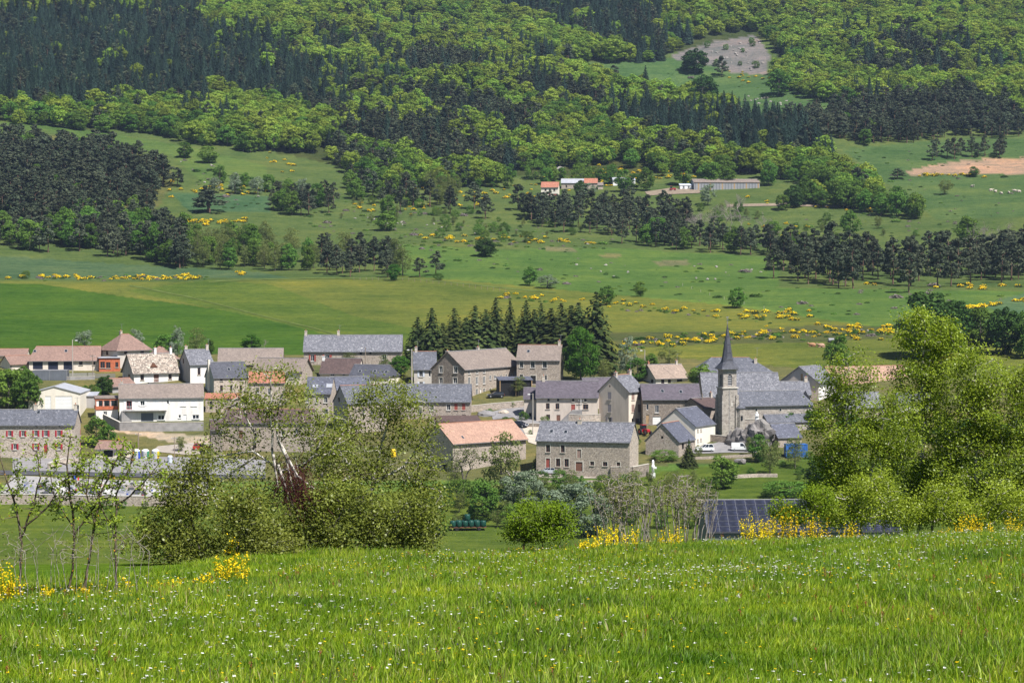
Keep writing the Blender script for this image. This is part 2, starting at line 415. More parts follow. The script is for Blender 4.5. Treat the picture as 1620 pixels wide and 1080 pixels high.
M['asphalt'] = plain('asphalt', (0.2, 0.19, 0.19), 0.9, 0.22, 0.6)
M['asphalt_dark'] = plain('asphalt_dark', (0.06, 0.06, 0.066), 0.9, 0.2, 0.6)
M['gravel'] = plain('gravel', (0.3, 0.26, 0.22), 0.95, 0.22, 0.8)
M['pale_gravel'] = plain('pale_gravel', (0.42, 0.36, 0.29), 0.95, 0.2, 0.8)
M['concrete'] = plain('concrete', (0.27, 0.255, 0.245), 0.9, 0.25, 0.7)
M['earth'] = plain('earth', (0.2, 0.155, 0.11), 0.95, 0.25, 0.5)
M['lawn'] = plain('lawn', (0.075, 0.15, 0.028), 1.0, 0.35, 0.9, spec=0.0)
sheet('car_park', [(20, 722), (120, 726), (205, 722), (330, 724), (420, 728), (420, 752), (300, 752), (120, 752), (20, 748)], M['asphalt'], 0.10, label='grey asphalt car park beside the recycling containers')
sheet('road', [(-60, 744), (60, 745), (330, 751), (420, 752), (420, 758), (330, 757), (60, 752), (-60, 751)], M['asphalt_dark'], 0.16, label='dark asphalt road along the lower edge of the car park')
sheet('road', [(776, 652), (800, 646), (840, 640), (905, 628), (905, 634), (850, 648), (848, 664), (905, 666), (930, 672), (930, 684), (880, 680), (832, 690), (815, 690), (822, 668), (812, 660), (780, 664)], M['asphalt'], 0.10, label='grey lane climbing between the stone houses')
sheet('yard', [(826, 676), (850, 672), (860, 690), (852, 705), (836, 700)], M['pale_gravel'], 0.14, label='pale gravel yard beside the black car')
sheet('courtyard', [(800, 744), (848, 748), (990, 750), (1010, 744), (1030, 750), (1000, 757), (846, 756), (806, 752)], M['gravel'], 0.10, label='gravel forecourt in front of the long stone farmhouse')
sheet('road', [(1088, 712), (1100, 708), (1135, 700), (1150, 694), (1166, 700), (1190, 708), (1200, 716), (1150, 716), (1100, 718)], M['asphalt'], 0.10, label='short grey lane where the white car and van are parked')
sheet('yard', [(250, 706), (310, 700), (345, 702), (345, 716), (300, 720), (240, 714)], M['gravel'], 0.10, label='stony yard beside the red car')
sheet('farmyard', [(1020, 304), (1060, 298), (1105, 300), (1110, 306), (1060, 308), (1025, 310)], M['earth'], 0.25, 6, label='bare earth farmyard by the long grey barn')
sheet('farm_track', [(1150, 324), (1250, 322), (1330, 326), (1330, 329), (1250, 326), (1150, 328)], M['earth'], 0.25, 6, label='pale earth track crossing the upper pasture')
M['dry_grass'] = plain('dry_grass', (0.085, 0.112, 0.03), 1.0, 0.35, 0.25, spec=0.0)
def track(label, pts, w=2.2):
    up = [(x, y - w / 2) for x, y in pts]; dn = [(x, y + w / 2) for x, y in reversed(pts)]
    sheet('meadow_track', up + dn, M['dry_grass'], 0.12, 6, label=label)
track('pale field boundary between green and hay meadow', [(205, 452), (300, 470), (400, 496), (500, 520), (545, 534)], 1.8)
track('pale path along the top of the hay meadow', [(330, 446), (500, 440), (640, 441), (760, 452), (880, 463)], 1.8)
sheet('walled_terrace', [(20, 752), (90, 756), (190, 760), (330, 762), (330, 782), (200, 786), (60, 786), (0, 780)], M['concrete'], 0.12, label='pale paved cemetery terrace behind the saplings')
# ------------------------------------------------------------------ building kit
STONE = [(0.29, 0.235, 0.19), (0.44, 0.365, 0.295), (0.34, 0.285, 0.24), (0.53, 0.44, 0.355), (0.26, 0.215, 0.185)]
M['stone'] = stone_wall('stone_wall', STONE, (0.48, 0.42, 0.36), 3.4)
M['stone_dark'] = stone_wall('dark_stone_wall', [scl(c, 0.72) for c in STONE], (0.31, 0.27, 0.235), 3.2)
M['stone_pale'] = stone_wall('pale_stone_wall', [scl(c, 1.25) for c in STONE], (0.54, 0.485, 0.425), 3.0)
M['ashlar'] = stone_wall('ashlar_wall', [(0.36, 0.315, 0.275), (0.43, 0.385, 0.335), (0.33, 0.285, 0.25), (0.48, 0.43, 0.375)], (0.52, 0.475, 0.42), 1.6, 0.03)
M['cream'] = render_wall('cream_render', (0.70, 0.61, 0.51))
M['white'] = render_wall('white_render', (0.77, 0.73, 0.68))
M['ivory'] = render_wall('ivory_render', (0.74, 0.675, 0.57), 0.12)
M['beige'] = render_wall('beige_render', (0.56, 0.48, 0.41))
M['grey_render'] = render_wall('grey_render', (0.36, 0.34, 0.33))
M['greige'] = render_wall('greige_render', (0.50, 0.46, 0.41))
M['pale_green'] = render_wall('pale_green_render', (0.37, 0.40, 0.37))
M['orange_wood'] = plain('orange_wood', (0.42, 0.12, 0.055), 0.7, 0.25, 2)
M['brown_wood'] = plain('brown_wood', (0.14, 0.06, 0.035), 0.7, 0.3, 2)
M['tan_wood'] = plain('tan_wood', (0.36, 0.24, 0.13), 0.7, 0.25, 2)
M['slate'] = slate_roof('slate_roof', (0.128, 0.132, 0.155), 0.26, 0.12, lichen=(0.2, 0.2, 0.22))
M['slate_light'] = slate_roof('weathered_slate_roof', (0.168, 0.168, 0.188), 0.26, 0.22, lichen=(0.222, 0.22, 0.236))
M['slate_blue'] = slate_roof('blue_slate_roof', (0.12, 0.125, 0.16), 0.22, 0.04)
M['slate_purple'] = slate_roof('purple_slate_roof', (0.125, 0.105, 0.125), 0.2, 0.0)
M['slate_dark'] = slate_roof('dark_slate_roof', (0.09, 0.092, 0.112), 0.22, 0.0)
M['brown_tile'] = slate_roof('brown_tile_roof', (0.30, 0.19, 0.15), 0.15, 0.0, 0.35, 0.35)
M['tan_tile'] = slate_roof('tan_tile_roof', (0.36, 0.27, 0.21), 0.15, 0.0, 0.4, 0.4)
M['taupe_tile'] = slate_roof('taupe_tile_roof', (0.27, 0.215, 0.18), 0.14, 0.0, 0.4, 0.4)
M['dark_brown_tile'] = slate_roof('dark_brown_tile_roof', (0.115, 0.075, 0.068), 0.22, 0.0, 0.35, 0.35)
M['orange_tile'] = slate_roof('orange_tile_roof', (0.47, 0.285, 0.205), 0.14, 0.0, 0.3, 0.4)
M['red_tile'] = slate_roof('red_tile_roof', (0.46, 0.185, 0.115), 0.2, 0.0, 0.3, 0.4)
M['mottled'] = slate_roof('mottled_stone_roof', (0.31, 0.25, 0.2), 0.5, 0.25, 0.8, 0.45, lichen=(0.46, 0.4, 0.33))
M['metal_roof'] = plain('metal_sheet_roof', (0.33, 0.335, 0.36), 0.55, 0.15, 0.5)
M['grey_metal'] = plain('grey_metal', (0.13, 0.14, 0.16), 0.6, 0.12, 0.5)
M['zinc'] = plain('zinc', (0.2, 0.2, 0.21), 0.5, 0.15, 1)
M['ridge_terracotta'] = plain('ridge_terracotta', (0.42, 0.2, 0.13), 0.85, 0.2)
M['ridge_grey'] = plain('ridge_grey', (0.3, 0.29, 0.29), 0.85, 0.2)
M['chimney_render'] = plain('chimney_render', (0.48, 0.42, 0.35), 0.9, 0.25)
M['pot'] = plain('chimney_pot', (0.4, 0.17, 0.1), 0.85, 0.2)
M['glass'] = glassy('window_glass')
M['frame_white'] = plain('white_paint', (0.74, 0.73, 0.71), 0.5, 0.06)
M['frame_brown'] = plain('brown_paint', (0.16, 0.075, 0.05), 0.6, 0.15)
M['frame_grey'] = plain('grey_paint', (0.3, 0.3, 0.31), 0.6, 0.1)
M['frame_red'] = plain('crimson_paint', (0.33, 0.022, 0.035), 0.55, 0.15)
M['shutter_red'] = plain('brick_red_paint', (0.27, 0.065, 0.05), 0.6, 0.15)
M['shutter_brown'] = plain('faded_brown_paint', (0.27, 0.18, 0.15), 0.7, 0.15)
M['shutter_brown_shade'] = plain('shaded_brown_paint', (0.24, 0.22, 0.235), 0.7, 0.12)  # brown shutters with the gable side's shade put into the colour
M['shutter_blue'] = plain('pale_blue_paint', (0.52, 0.56, 0.63), 0.6, 0.08)
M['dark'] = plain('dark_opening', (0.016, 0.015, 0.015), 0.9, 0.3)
M['surround'] = plain('dressed_stone', (0.50, 0.46, 0.40), 0.9, 0.15)
M['garage_dark'] = plain('dark_blue_door', (0.02, 0.024, 0.045), 0.5, 0.2)
M['solar'] = glassy('solar_cell', (0.016, 0.018, 0.035), 0.3)
M['alu'] = plain('aluminium', (0.55, 0.56, 0.6), 0.4, 0.05, metal=0.6)
U_BOX = MB().box(-.5, -.5, -.5, .5, .5, .5).mesh('unit_box')
def _frame_mesh(name, w, mull):
    b = MB(); b.box(-.5, -.5, -.5, -.5 + w, .5, .5).box(.5 - w, -.5, -.5, .5, .5, .5)
    b.box(-.5 + w, -.5, .5 - w * .8, .5 - w, .5, .5).box(-.5 + w, -.5, -.5, .5 - w, .5, -.5 + w * .8)
    if mull: b.box(-w * .45, -.42, -.5 + w * .8, w * .45, .42, .5 - w * .8)
    return b.mesh(name)
U_FRAME = _frame_mesh('window_frame', 0.075, True); U_FRAME1 = _frame_mesh('window_frame_plain', 0.085, False)
def _surround_mesh():
    b = MB(); b.box(-.5, -.5, -.5, -.38, .5, .5).box(.38, -.5, -.5, .5, .5, .5).box(-.38, -.5, .42, .38, .5, .5)
    return b.mesh('window_surround')
U_SURR = _surround_mesh()
def tess(outer, holes):
    loops = [[Vector((p[0], p[1], 0)) for p in outer]] + [[Vector((p[0], p[1], 0)) for p in h] for h in holes]
    flat = [p for lp in loops for p in lp]
    tris = tessellate_polygon(loops)
    out = []
    for t in tris:
        a, b, c = (flat[i] for i in t)
        ar = (b.x - a.x) * (c.y - a.y) - (c.x - a.x) * (b.y - a.y)
        if abs(ar) < 1e-9: continue
        out.append((t[0], t[1], t[2]) if ar > 0 else (t[0], t[2], t[1]))
    return [(p.x, p.y) for p in flat], out

def rect_at(P0, R3, faceo, faceu, pxr):
    """pixel rectangle -> (u,v) rectangle on a vertical face through faceo along faceu"""
    n = Vector((faceu.y, -faceu.x, 0)); us, vs = [], []
    for x, y in ((pxr[0], pxr[1]), (pxr[2], pxr[1]), (pxr[2], pxr[3]), (pxr[0], pxr[3])):
        r = Vector(ray(x, y)); t = n.dot(faceo) / n.dot(r); q = r * t - faceo
        us.append(q.dot(faceu)); vs.append(q.z)
    us.sort(); vs.sort()
    return (us[0] + us[1]) / 2, (vs[0] + vs[1]) / 2, (us[2] + us[3]) / 2, (vs[2] + vs[3]) / 2
DEPTH = 0.16
def openings(h, parent, face, wins, wallpoly_u, wallpoly):
    """cuts the openings, returns holes and adds windows, doors and shutters"""
    faceo, faceu, lo, lrot = face
    holes = []
    wn_ = Vector((math.sin(lrot), -math.cos(lrot), 0))      # outward, in the house's own axes
    lu = Vector((math.cos(lrot), math.sin(lrot), 0))
    for w in wins:
        u0, v0, u1, v1 = rect_at(None, None, faceo, faceu, w[:4])
        kind = w[4] if len(w) > 4 else 'w'; opt = w[5] if len(w) > 5 else {}
        umin, umax = 0.12, wallpoly_u - 0.12
        u0 = max(u0, umin); u1 = min(u1, umax)
        if u1 - u0 < 0.15 or v1 - v0 < 0.12: continue
        if v0 < 0.1: v0 = 0.1 if kind not in 'dgG' else 0.02
        ok = all(_inside(p, wallpoly) for p in ((u0 - .05, v0), (u1 + .05, v0), (u0 - .05, v1 + .05), (u1 + .05, v1 + .05)))
        if not ok: continue
        holes.append([(u0, v0), (u1, v0), (u1, v1), (u0, v1)])
        c = lo + lu * ((u0 + u1) / 2) + Vector((0, 0, (v0 + v1) / 2))
        W, H = u1 - u0, v1 - v0
        rot = (0, 0, lrot)
        inset = c - wn_ * (DEPTH - 0.02)
        fm = M[opt.get('f', h.get('frame', 'frame_white'))]
        if kind in ('w', 'ws'):
            fr = link('window', U_FRAME if W > 0.6 else U_FRAME1, parent, inset + wn_ * 0.03, rot, (W, 0.08, H), fm)
            pn = link('pane', U_BOX, fr, (0, 0.25, 0), (0, 0, 0), (0.98, 0.2, 0.98), M['glass'])
            if h.get('sur') and W > 0.35:
                link('surround', U_SURR, parent, c + wn_ * 0.012, rot, (W + 0.42, 0.06, H + 0.36), M[h['sur']])
            if W > 0.5: link('sill', U_BOX, parent, c + wn_ * 0.05 - Vector((0, 0, H / 2 + 0.06)), rot, (W + 0.3, 0.22, 0.12), M[h.get('sill', 'surround')])
            if kind == 'ws':
                sm = M[opt.get('s', h.get('shut', 'frame_white'))]
                for sgn in opt.get('sides', (-1, 1)):
                    link('shutter', U_BOX, parent, c + wn_ * 0.045 + lu * sgn * (W * 0.5 + W * 0.27), rot, (W * 0.5, 0.05, H * 1.04), sm)
        elif kind == 'S':                                   # closed shutters
            sm = M[opt.get('s', h.get('shut', 'frame_white'))]
            for sgn in (-1, 1):
                link('shutter', U_BOX, parent, inset + wn_ * 0.1 + lu * sgn * W * 0.252, rot, (W * 0.49, 0.05, H), sm)
            link('opening_back', U_BOX, parent, inset - wn_ * 0.05, rot, (W, 0.04, H), M['dark'])
            link('sill', U_BOX, parent, c + wn_ * 0.05 - Vector((0, 0, H / 2 + 0.06)), rot, (W + 0.3, 0.2, 0.1), M[h.get('sill', 'surround')])
        elif kind == 'd':
            dm = M[opt.get('f', 'frame_brown')]
            dr = link('door', U_BOX, parent, inset, rot, (W, 0.08, H), dm)
            link('handle', U_BOX, dr, (0.36, -0.8, -0.02), (0, 0, 0), (0.12, 0.8, 0.03), M['zinc'])
            if h.get('sur'): link('surround', U_SURR, parent, c + wn_ * 0.012, rot, (W + 0.42, 0.06, H + 0.3), M[h['sur']])
        elif kind in ('g', 'G'):
            dm = M[opt.get('f', 'garage_dark')]
            g = link('garage_door', U_BOX, parent, inset, rot, (W, 0.08, H), dm)
            for k in range(4 if kind == 'G' else 3):
                link('panel', U_BOX, g, (0, -0.55, -0.5 + (k + 0.5) / (4 if kind == 'G' else 3)), (0, 0, 0), (0.96, 0.3, 0.9 / (4 if kind == 'G' else 3)), dm)
        else:                                               # 'v': unglazed vent or loft hole
            link('vent', U_BOX, parent, inset - wn_ * 0.06, rot, (W, 0.04, H), M['dark'])
    return holes
def _inside(p, poly):
    r = False; n = len(poly)
    for i in range(n):
        (x0, y0), (x1, y1) = poly[i], poly[(i + 1) % n]
        if (y0 > p[1]) != (y1 > p[1]) and p[0] < (x1 - x0) * (p[1] - y0) / (y1 - y0) + x0: r = not r
    return r
def solve_len(P0, ux, xr):
    k = (xr - CX) / F_PX; dep = P0.y * FW[1] + P0.z * FW[2]
    return (k * dep - P0.x) / (ux.x - k * ux.y * FW[1])
def solve_h(P, y):
    m = (CY - y) / F_PX; p = np.array(P)
    return (m * FW.dot(p) - UP.dot(p)) / (UP[2] - m * FW[2])
INFO = {}
def house(name, label, p, xr, yaw, W, ye, yr, wall='stone', roof='slate', front=(), left=(), right=(), over=0.35, verge=0.22, hip=(0, 0),
          rp=0.5, ridge='x', chim=(), sky=(), cat='house', frame='frame_white', sur=None, shut='frame_white', sill='surround', rcap='ridge_grey',
          gut=True, ds=0.0, below=4.0, P0=None, L=None, he=None, hr=None, roof_t=0.16, floor_band=None, gable_wall=None, group=None):
    """p, xr, ye, yr: near left base corner, right end, eaves row and ridge row as measured in the photo"""
    h = dict(frame=frame, sur=sur, shut=shut, sill=sill)
    a = rad(yaw)
    if P0 is None:
        P0 = unproject(*p)
        if ds: P0 = P0 * ((P0.length + ds) / P0.length)
    ux = Vector((math.cos(a), math.sin(a), 0)); uy = Vector((-math.sin(a), math.cos(a), 0))
    if L is None: L = solve_len(P0, ux, xr)
    if he is None: he = solve_h(P0, ye)
    if hr is None:
        hr = solve_h(P0 + uy * W * rp, yr) if ridge == 'x' else solve_h(P0 + ux * L * 0.5, yr)
    T = empty(name, P0, a, label, cat, group)
    Z0 = -below
    if ridge == 'x':
        sideL = [(0, Z0), (W, Z0), (W, he if rp < 1 else hr), (W * rp, hr), (0, he)] if rp < 1 else [(0, Z0), (W, Z0), (W, hr), (0, he)]
        hipL, hipR = hip
        if hipL: sideL = [(0, Z0), (W, Z0), (W, he), (0, he)]
        sideR = sideL if not hipR else [(0, Z0), (W, Z0), (W, he), (0, he)]
        if hipL and not hipR: sideR = [(0, Z0), (W, Z0), (W, he), (W * rp, hr), (0, he)]
        fr = [(0, Z0), (L, Z0), (L, he), (0, he)]; bk = [(0, Z0), (L, Z0), (L, he if rp < 1 else hr), (0, he if rp < 1 else hr)]
    else:
        fr = [(0, Z0), (L, Z0), (L, he), (L / 2, hr), (0, he)]; bk = fr
        if hip[0]: fr = [(0, Z0), (L, Z0), (L, he), (0, he)]
        sideL = [(0, Z0), (W, Z0), (W, he), (0, he)]; sideR = sideL
    z3 = Vector((0, 0, 0))
    faces = [(fr, (P0, ux, z3, 0.0), front, L), (sideR, (P0 + ux * L, uy, Vector((L, 0, 0)), math.pi / 2), right, W),
             (bk, (P0 + ux * L + uy * W, -ux, Vector((L, W, 0)), math.pi), (), L), ([(W - u, v) for u, v in sideL][::-1], (P0 + uy * W, -uy, Vector((0, W, 0)), -math.pi / 2), left, W)]
    V, Fc, mi = [], [], []
    for k, (poly, face, wins, ulen) in enumerate(faces):
        holes = openings(h, T, face, wins, ulen, poly)
        pts, tris = tess(poly, holes)
        lo, lr = face[2], face[3]; lu = Vector((math.cos(lr), math.sin(lr), 0)); out = Vector((math.sin(lr), -math.cos(lr), 0))
        n0 = len(V)
        V += [tuple(lo + lu * u + Vector((0, 0, v))) for u, v in pts]
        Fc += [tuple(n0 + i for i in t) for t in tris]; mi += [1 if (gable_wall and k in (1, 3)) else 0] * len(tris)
        for hl in holes:
            n1 = len(V)
            for u, v in hl: V.append(tuple(lo + lu * u + Vector((0, 0, v))))
            for u, v in hl: V.append(tuple(lo + lu * u + Vector((0, 0, v)) - out * DEPTH))
            for i in range(4):
                j = (i + 1) % 4; Fc.append((n1 + i, n1 + 4 + i, n1 + 4 + j, n1 + j)); mi.append(0)
    me = mesh_py('wall', V, Fc, M[wall])
    if gable_wall: me.materials.append(M[gable_wall]); me.polygons.foreach_set('material_index', mi)
    link('wall', me, T)
    # roof
    def roof_mesh(top, t):
        n = len(top[0]); v = [tuple(q) for q in top[0]] + [(q[0], q[1], q[2] - t) for q in top[0]]
        f = list(top[1]) + [tuple(n + i for i in reversed(q)) for q in top[1]]
        cnt = {}
        for q in top[1]:
            for i in range(len(q)): cnt[(q[i], q[(i + 1) % len(q)])] = 1
        for (i, j) in list(cnt):
            if (j, i) not in cnt: f.append((i, n + i, n + j, j))
        return v, f
    lift = 0.10
    R = None
    if ridge == 'x':
        yr_ = W * rp; pt = (hr - he) / yr_
        e0 = he - over * pt + lift; rz = hr + lift
        if rp < 1:
            pb = (hr - he) / (W - yr_); e1 = he - over * pb + lift
            x0 = -verge; x1 = L + verge; r0 = hip[0] if hip[0] else -verge; r1 = L - hip[1] if hip[1] else L + verge
            if hip[0]: x0 = -over
            if hip[1]: x1 = L + over
            top = [(x0, -over, e0), (x1, -over, e0), (r1, yr_, rz), (r0, yr_, rz), (x0, W + over, e1), (x1, W + over, e1)]
            tf = [(0, 1, 2, 3), (5, 4, 3, 2)]
            if hip[0]: tf.append((4, 0, 3))
            if hip[1]: tf.append((1, 5, 2))
        else:
            x0 = -verge; x1 = L + verge; r0, r1 = x0, x1
            top = [(x0, -over, e0), (x1, -over, e0), (x1, W + 0.1, rz), (x0, W + 0.1, rz)]; tf = [(0, 1, 2, 3)]
        v, f = roof_mesh((top, tf), roof_t)
        R = link('roof', mesh_py('roof', v, f, M[roof]), T)
        # the roof's own y axis runs down the slope closely enough for its courses
        if rp < 1: MB().box(r0 + 0.02, yr_ - 0.16, rz - 0.05, r1 - 0.02, yr_ + 0.16, rz + 0.06).build('ridge_cap', M[rcap], R)
        if gut: MB().box(x0 + 0.05, -over - 0.11, e0 - roof_t - 0.02, x1 - 0.05, -over - 0.01, e0 - roof_t + 0.09).build('gutter', M['zinc'], R)
        ang = math.atan(pt)
        def roof_pt(px, py):
            o = P0 + uy * 0 + Vector((0, 0, he + lift)); dirs = uy * 1.0 + Vector((0, 0, pt)); nn = ux.cross(dirs)
            r = Vector(ray(px, py)); q = r * (nn.dot(o) / nn.dot(r)) - P0
            return Vector((q.dot(ux), q.dot(uy), q.z))
        for s in sky:
            c0 = roof_pt(s[0], s[1]); sw, sh = (s[2], s[3]) if len(s) > 3 else (0.8, 1.1)
            k = link('skylight', U_FRAME1, R, c0 + Vector((0, 0, 0.03)), (ang - math.pi / 2 + math.pi, 0, 0), (sw, 0.12, sh), M['frame_grey'])
            k.rotation_euler = (ang + math.pi / 2 - math.pi, 0, 0)
            link('pane', U_BOX, k, (0, 0, 0), (0, 0, 0), (0.9, 0.6, 0.9), M['alu'] if len(s) > 4 else M['glass'])
        for c in chim:
            t, dy = c[0], (c[1] if len(c) > 1 else 0); cw = c[2] if len(c) > 2 else 0.7; ch = c[3] if len(c) > 3 else 1.0
            cm = M[c[4]] if len(c) > 4 else M['chimney_render']
            xc = L * t; yc = yr_ + dy; zc = rz - abs(dy) * pt
            ck = MB().box(xc - cw / 2, yc - .35, zc - 0.8, xc + cw / 2, yc + .35, zc + ch).box(xc - cw / 2 - .08, yc - .43, zc + ch, xc + cw / 2 + .08, yc + .43, zc + ch + .12).build('chimney', cm, R)
            MB().frustum((xc, yc, zc + ch + .12), .13, .11, .35, 8).build('chimney_pot', M['pot'], R)
        if chim and rp < 1:                                # television aerial strapped to the stack
            zc = rz + 1.0; b = MB().box(xc + cw / 2, yc - .03, zc - .8, xc + cw / 2 + .06, yc + .03, zc + 1.7).box(xc + cw / 2 - .6, yc - .02, zc + 1.6, xc + cw / 2 + .7, yc + .02, zc + 1.64)
            for q in range(5): b.box(xc + cw / 2 - .5 + q * .26, yc - .35 + q * .04, zc + 1.6, xc + cw / 2 - .47 + q * .26, yc + .35 - q * .04, zc + 1.63)
            b.build('aerial', M['zinc'], R)
    else:
        pt = (hr - he) / (L / 2); e0 = he - over * pt + lift; rz = hr + lift
        y0, y1 = -verge, W + verge; r0, r1 = y0, y1
        if hip[0]: y0 = -over; r0 = hip[0]
        if hip[1]: y1 = W + over; r1 = W - hip[1]
        top = [(-over, y0, e0), (L / 2, r0, rz), (L / 2, r1, rz), (-over, y1, e0), (L + over, y0, e0), (L + over, y1, e0)]
        tf = [(0, 1, 2, 3), (4, 5, 2, 1)]
        if hip[0]: tf.append((0, 4, 1))
        if hip[1]: tf.append((5, 3, 2))
        # own axes turned so that courses run along the ridge
        def rr(q): return (q[1], -q[0], q[2])
        v, f = roof_mesh((top, tf), roof_t)
        R = link('roof', mesh_py('roof', [rr(q) for q in v], f, M[roof]), T, (0, 0, 0), (0, 0, math.pi / 2))
        MB().box(r0, -L / 2 - .15, rz - .05, r1, -L / 2 + .15, rz + .06).build('ridge_cap', M[rcap], R)
        for c in chim:
            t, dx = c[0], (c[1] if len(c) > 1 else 0); cw = c[2] if len(c) > 2 else 0.7; ch = c[3] if len(c) > 3 else 1.0
            cm = M[c[4]] if len(c) > 4 else M['chimney_render']
            xc = W * t; yc = -L / 2 + dx; zc = rz - abs(dx) * pt
            MB().box(xc - .35, yc - cw / 2, zc - .8, xc + .35, yc + cw / 2, zc + ch).box(xc - .43, yc - cw / 2 - .08, zc + ch, xc + .43, yc + cw / 2 + .08, zc + ch + .12).build('chimney', cm, R)
            MB().frustum((xc, yc, zc + ch + .12), .13, .11, .35, 8).build('chimney_pot', M['pot'], R)
    INFO[T.name] = dict(P0=P0, ux=ux, uy=uy, L=L, W=W, he=he, hr=hr)
    return T
# ------------------------------------------------------------------ the village, from the left
def R4(l, sx=4.759, ox=0, oy=500): return [((w[0] / sx + ox), (w[1] / sx + oy), (w[2] / sx + ox), (w[3] / sx + oy)) + tuple(w[4:]) for w in l]
c1 = lambda l: R4(l); c2 = lambda l: R4(l, ox=260); c3 = lambda l: R4(l, ox=460); c4 = lambda l: R4(l, ox=640)
c5 = lambda l: R4(l, ox=800, oy=530); c6 = lambda l: R4(l, ox=1000)

A = house('farmhouse', 'grey stone farmhouse with crimson shutters at the left edge', (-78, 721), 118, 1, 8.2, 671, 648, 'stone_pale', 'slate', cat='house', sur='surround', shut='frame_red',
    front=c1([(257, 860, 283, 905, 'ws'), (331, 860, 359, 905, 'ws'), (429, 860, 457, 905, 'ws'), (257, 958, 283, 1003, 'ws'), (330, 955, 358, 1028, 'd', {'f': 'frame_red'}), (429, 960, 457, 1003, 'ws'),
              (262, 820, 280, 832, 'v'), (337, 820, 352, 832, 'v'), (440, 820, 456, 832, 'v'), (160, 862, 186, 905, 'ws'), (60, 862, 86, 905, 'ws'), (-60, 862, -34, 905, 'ws'), (-160, 862, -134, 905, 'ws'), (100, 960, 126, 1003, 'ws'), (-40, 960, -14, 1003, 'ws')]),
    right=c1([(603, 848, 616, 895, 'S', {'s': 'frame_red'}), (603, 945, 616, 992, 'S', {'s': 'frame_red'})]), chim=[(0.66, 0), (0.985, 0)], sky=[(61, 652)])
W2 = house('workshop', 'cream workshop with a wide roll-up door behind the grey farmhouse', (45, 657), 127, 2, 16, 622, 611, 'ivory', 'metal_roof', ridge='y', cat='garage', over=0.15,
    front=c1([(417, 602, 543, 720, 'G', {'f': 'frame_white'}), (340, 602, 384, 720, 'G', {'f': 'frame_white'}), (568, 668, 594, 712, 'w')]), gut=False)
C = house('house', 'white two-storey house with a long weathered roof and balcony', (189, 667), 322, 10, 9.5, 629, 608, 'white', 'taupe_tile', sill='frame_white',
    front=c1([(952, 638, 993, 702, 'ws', {'f': 'frame_red'}), (1057, 637, 1088, 672, 'ws'), (1150, 632, 1195, 702, 'S'), (1257, 633, 1271, 660, 'ws', {'sides': (1,)}), (1360, 630, 1398, 674, 'S'), (1440, 630, 1480, 674, 'S'),
              (1062, 727, 1155, 795, 'g', {'f': 'grey_metal'}), (1188, 745, 1240, 778), (1345, 742, 1361, 765), (1380, 742, 1405, 808, 'd', {'f': 'frame_white'}), (1448, 742, 1500, 772)]), chim=[(0.03, 0.6, .6, .9)])
def balcony(T, u0, u1, z, depth=1.3, rail=1.0, m='concrete', rm='frame_white'):
    s = MB().box(u0, -depth, z - .14, u1, -0.002, z).build('balcony', M[m], T)
    b = MB(); k = int((u1 - u0) / 0.35)
    for i in range(k + 1):
        x = u0 + .05 + (u1 - u0 - .1) * i / k; b.box(x - .02, -depth + .04, z + .002, x + .02, -depth + .08, z + rail)
    b.box(u0, -depth + .03, z + rail, u1, -depth + .09, z + rail + .06); b.build('railing', M[rm], s)
    for x in (u0 + .3, u1 - .3): MB().box(x - .1, -depth + .1, z - .5, x + .1, 0, z - .145).build('bracket', M[m], s)
ci = INFO[C.name]
balcony(C, 0.9, ci['L'] * 0.56, ci['he'] * 0.47)
st = MB()
for k in range(9): st.box(0.5 + k * 0.28, -1.25, 0, 0.5 + (k + 1) * 0.28, -0.05, ci['he'] * 0.47 * (1 - (k + .2) / 9))
st.build('steps', M['concrete'], C)
D = house('veranda_house', 'small annex with an orange timber upper storey beside the white house', (152, 663), 187, 14, 5.0, 630, 626, 'white', 'taupe_tile', rp=1, cat='annex', over=.3,
    front=c1([(778, 716, 806, 750)]), left=c1([(676, 708, 690, 752, 'd'), (698, 708, 715, 756, 'd')]), gut=False)
di = INFO[D.name]; dl, dh = di['L'], di['he']
tb = MB().box(-.12, -.14, dh * .45, dl + .1, -.003, dh * .62).box(-.12, -.14, dh * .9, dl + .1, -.003, dh).box(-.14, -.12, dh * .45, -.003, 5.0, dh * .62).box(-.14, -.12, dh * .9, -.003, 5.0, dh)
for x in (-.12, dl * .3, dl * .62, dl - .1): tb.box(x, -.15, dh * .45, x + .2, -.004, dh)
tb.build('timber_cladding', M['orange_wood'], D)
for u0, u1 in ((.12, .28), (.36, .6), (.68, .95)): MB().box(dl * u0 + .06, -.06, dh * .63, dl * u1, -.005, dh * .89).build('pane', M['glass'], D)
for y in (.6, 2.2, 3.8): MB().box(-.07, y, dh * .64, -.006, y + 1.0, dh * .88).build('pane', M['frame_white'], D)
E = house('house', 'white gabled house under a mottled stone-shingle roof', (212, 607), 283, 28, 9.5, 588.5, 560, 'white', 'mottled', frame='frame_brown', over=.5, verge=.45, gable_wall='greige',  # white house; the greyer gable has its shade painted in
    front=c1([(1057, 440, 1084, 482), (1158, 437, 1196, 505, 'd', {'f': 'frame_brown'}), (1268, 435, 1293, 474)]), left=c1([(928, 352, 950, 395), (897, 434, 915, 468), (964, 438, 981, 482)]), chim=[(0.6, 0, .6, 1.3, 'frame_white'), (0.95, 0, .6, 1.3, 'frame_white')])
ei = INFO[E.name]; p = (ei['hr'] - ei['he']) / (ei['W'] / 2)
x = ei['L'] * .47; zb = ei['he'] + 1.1 * p + .12
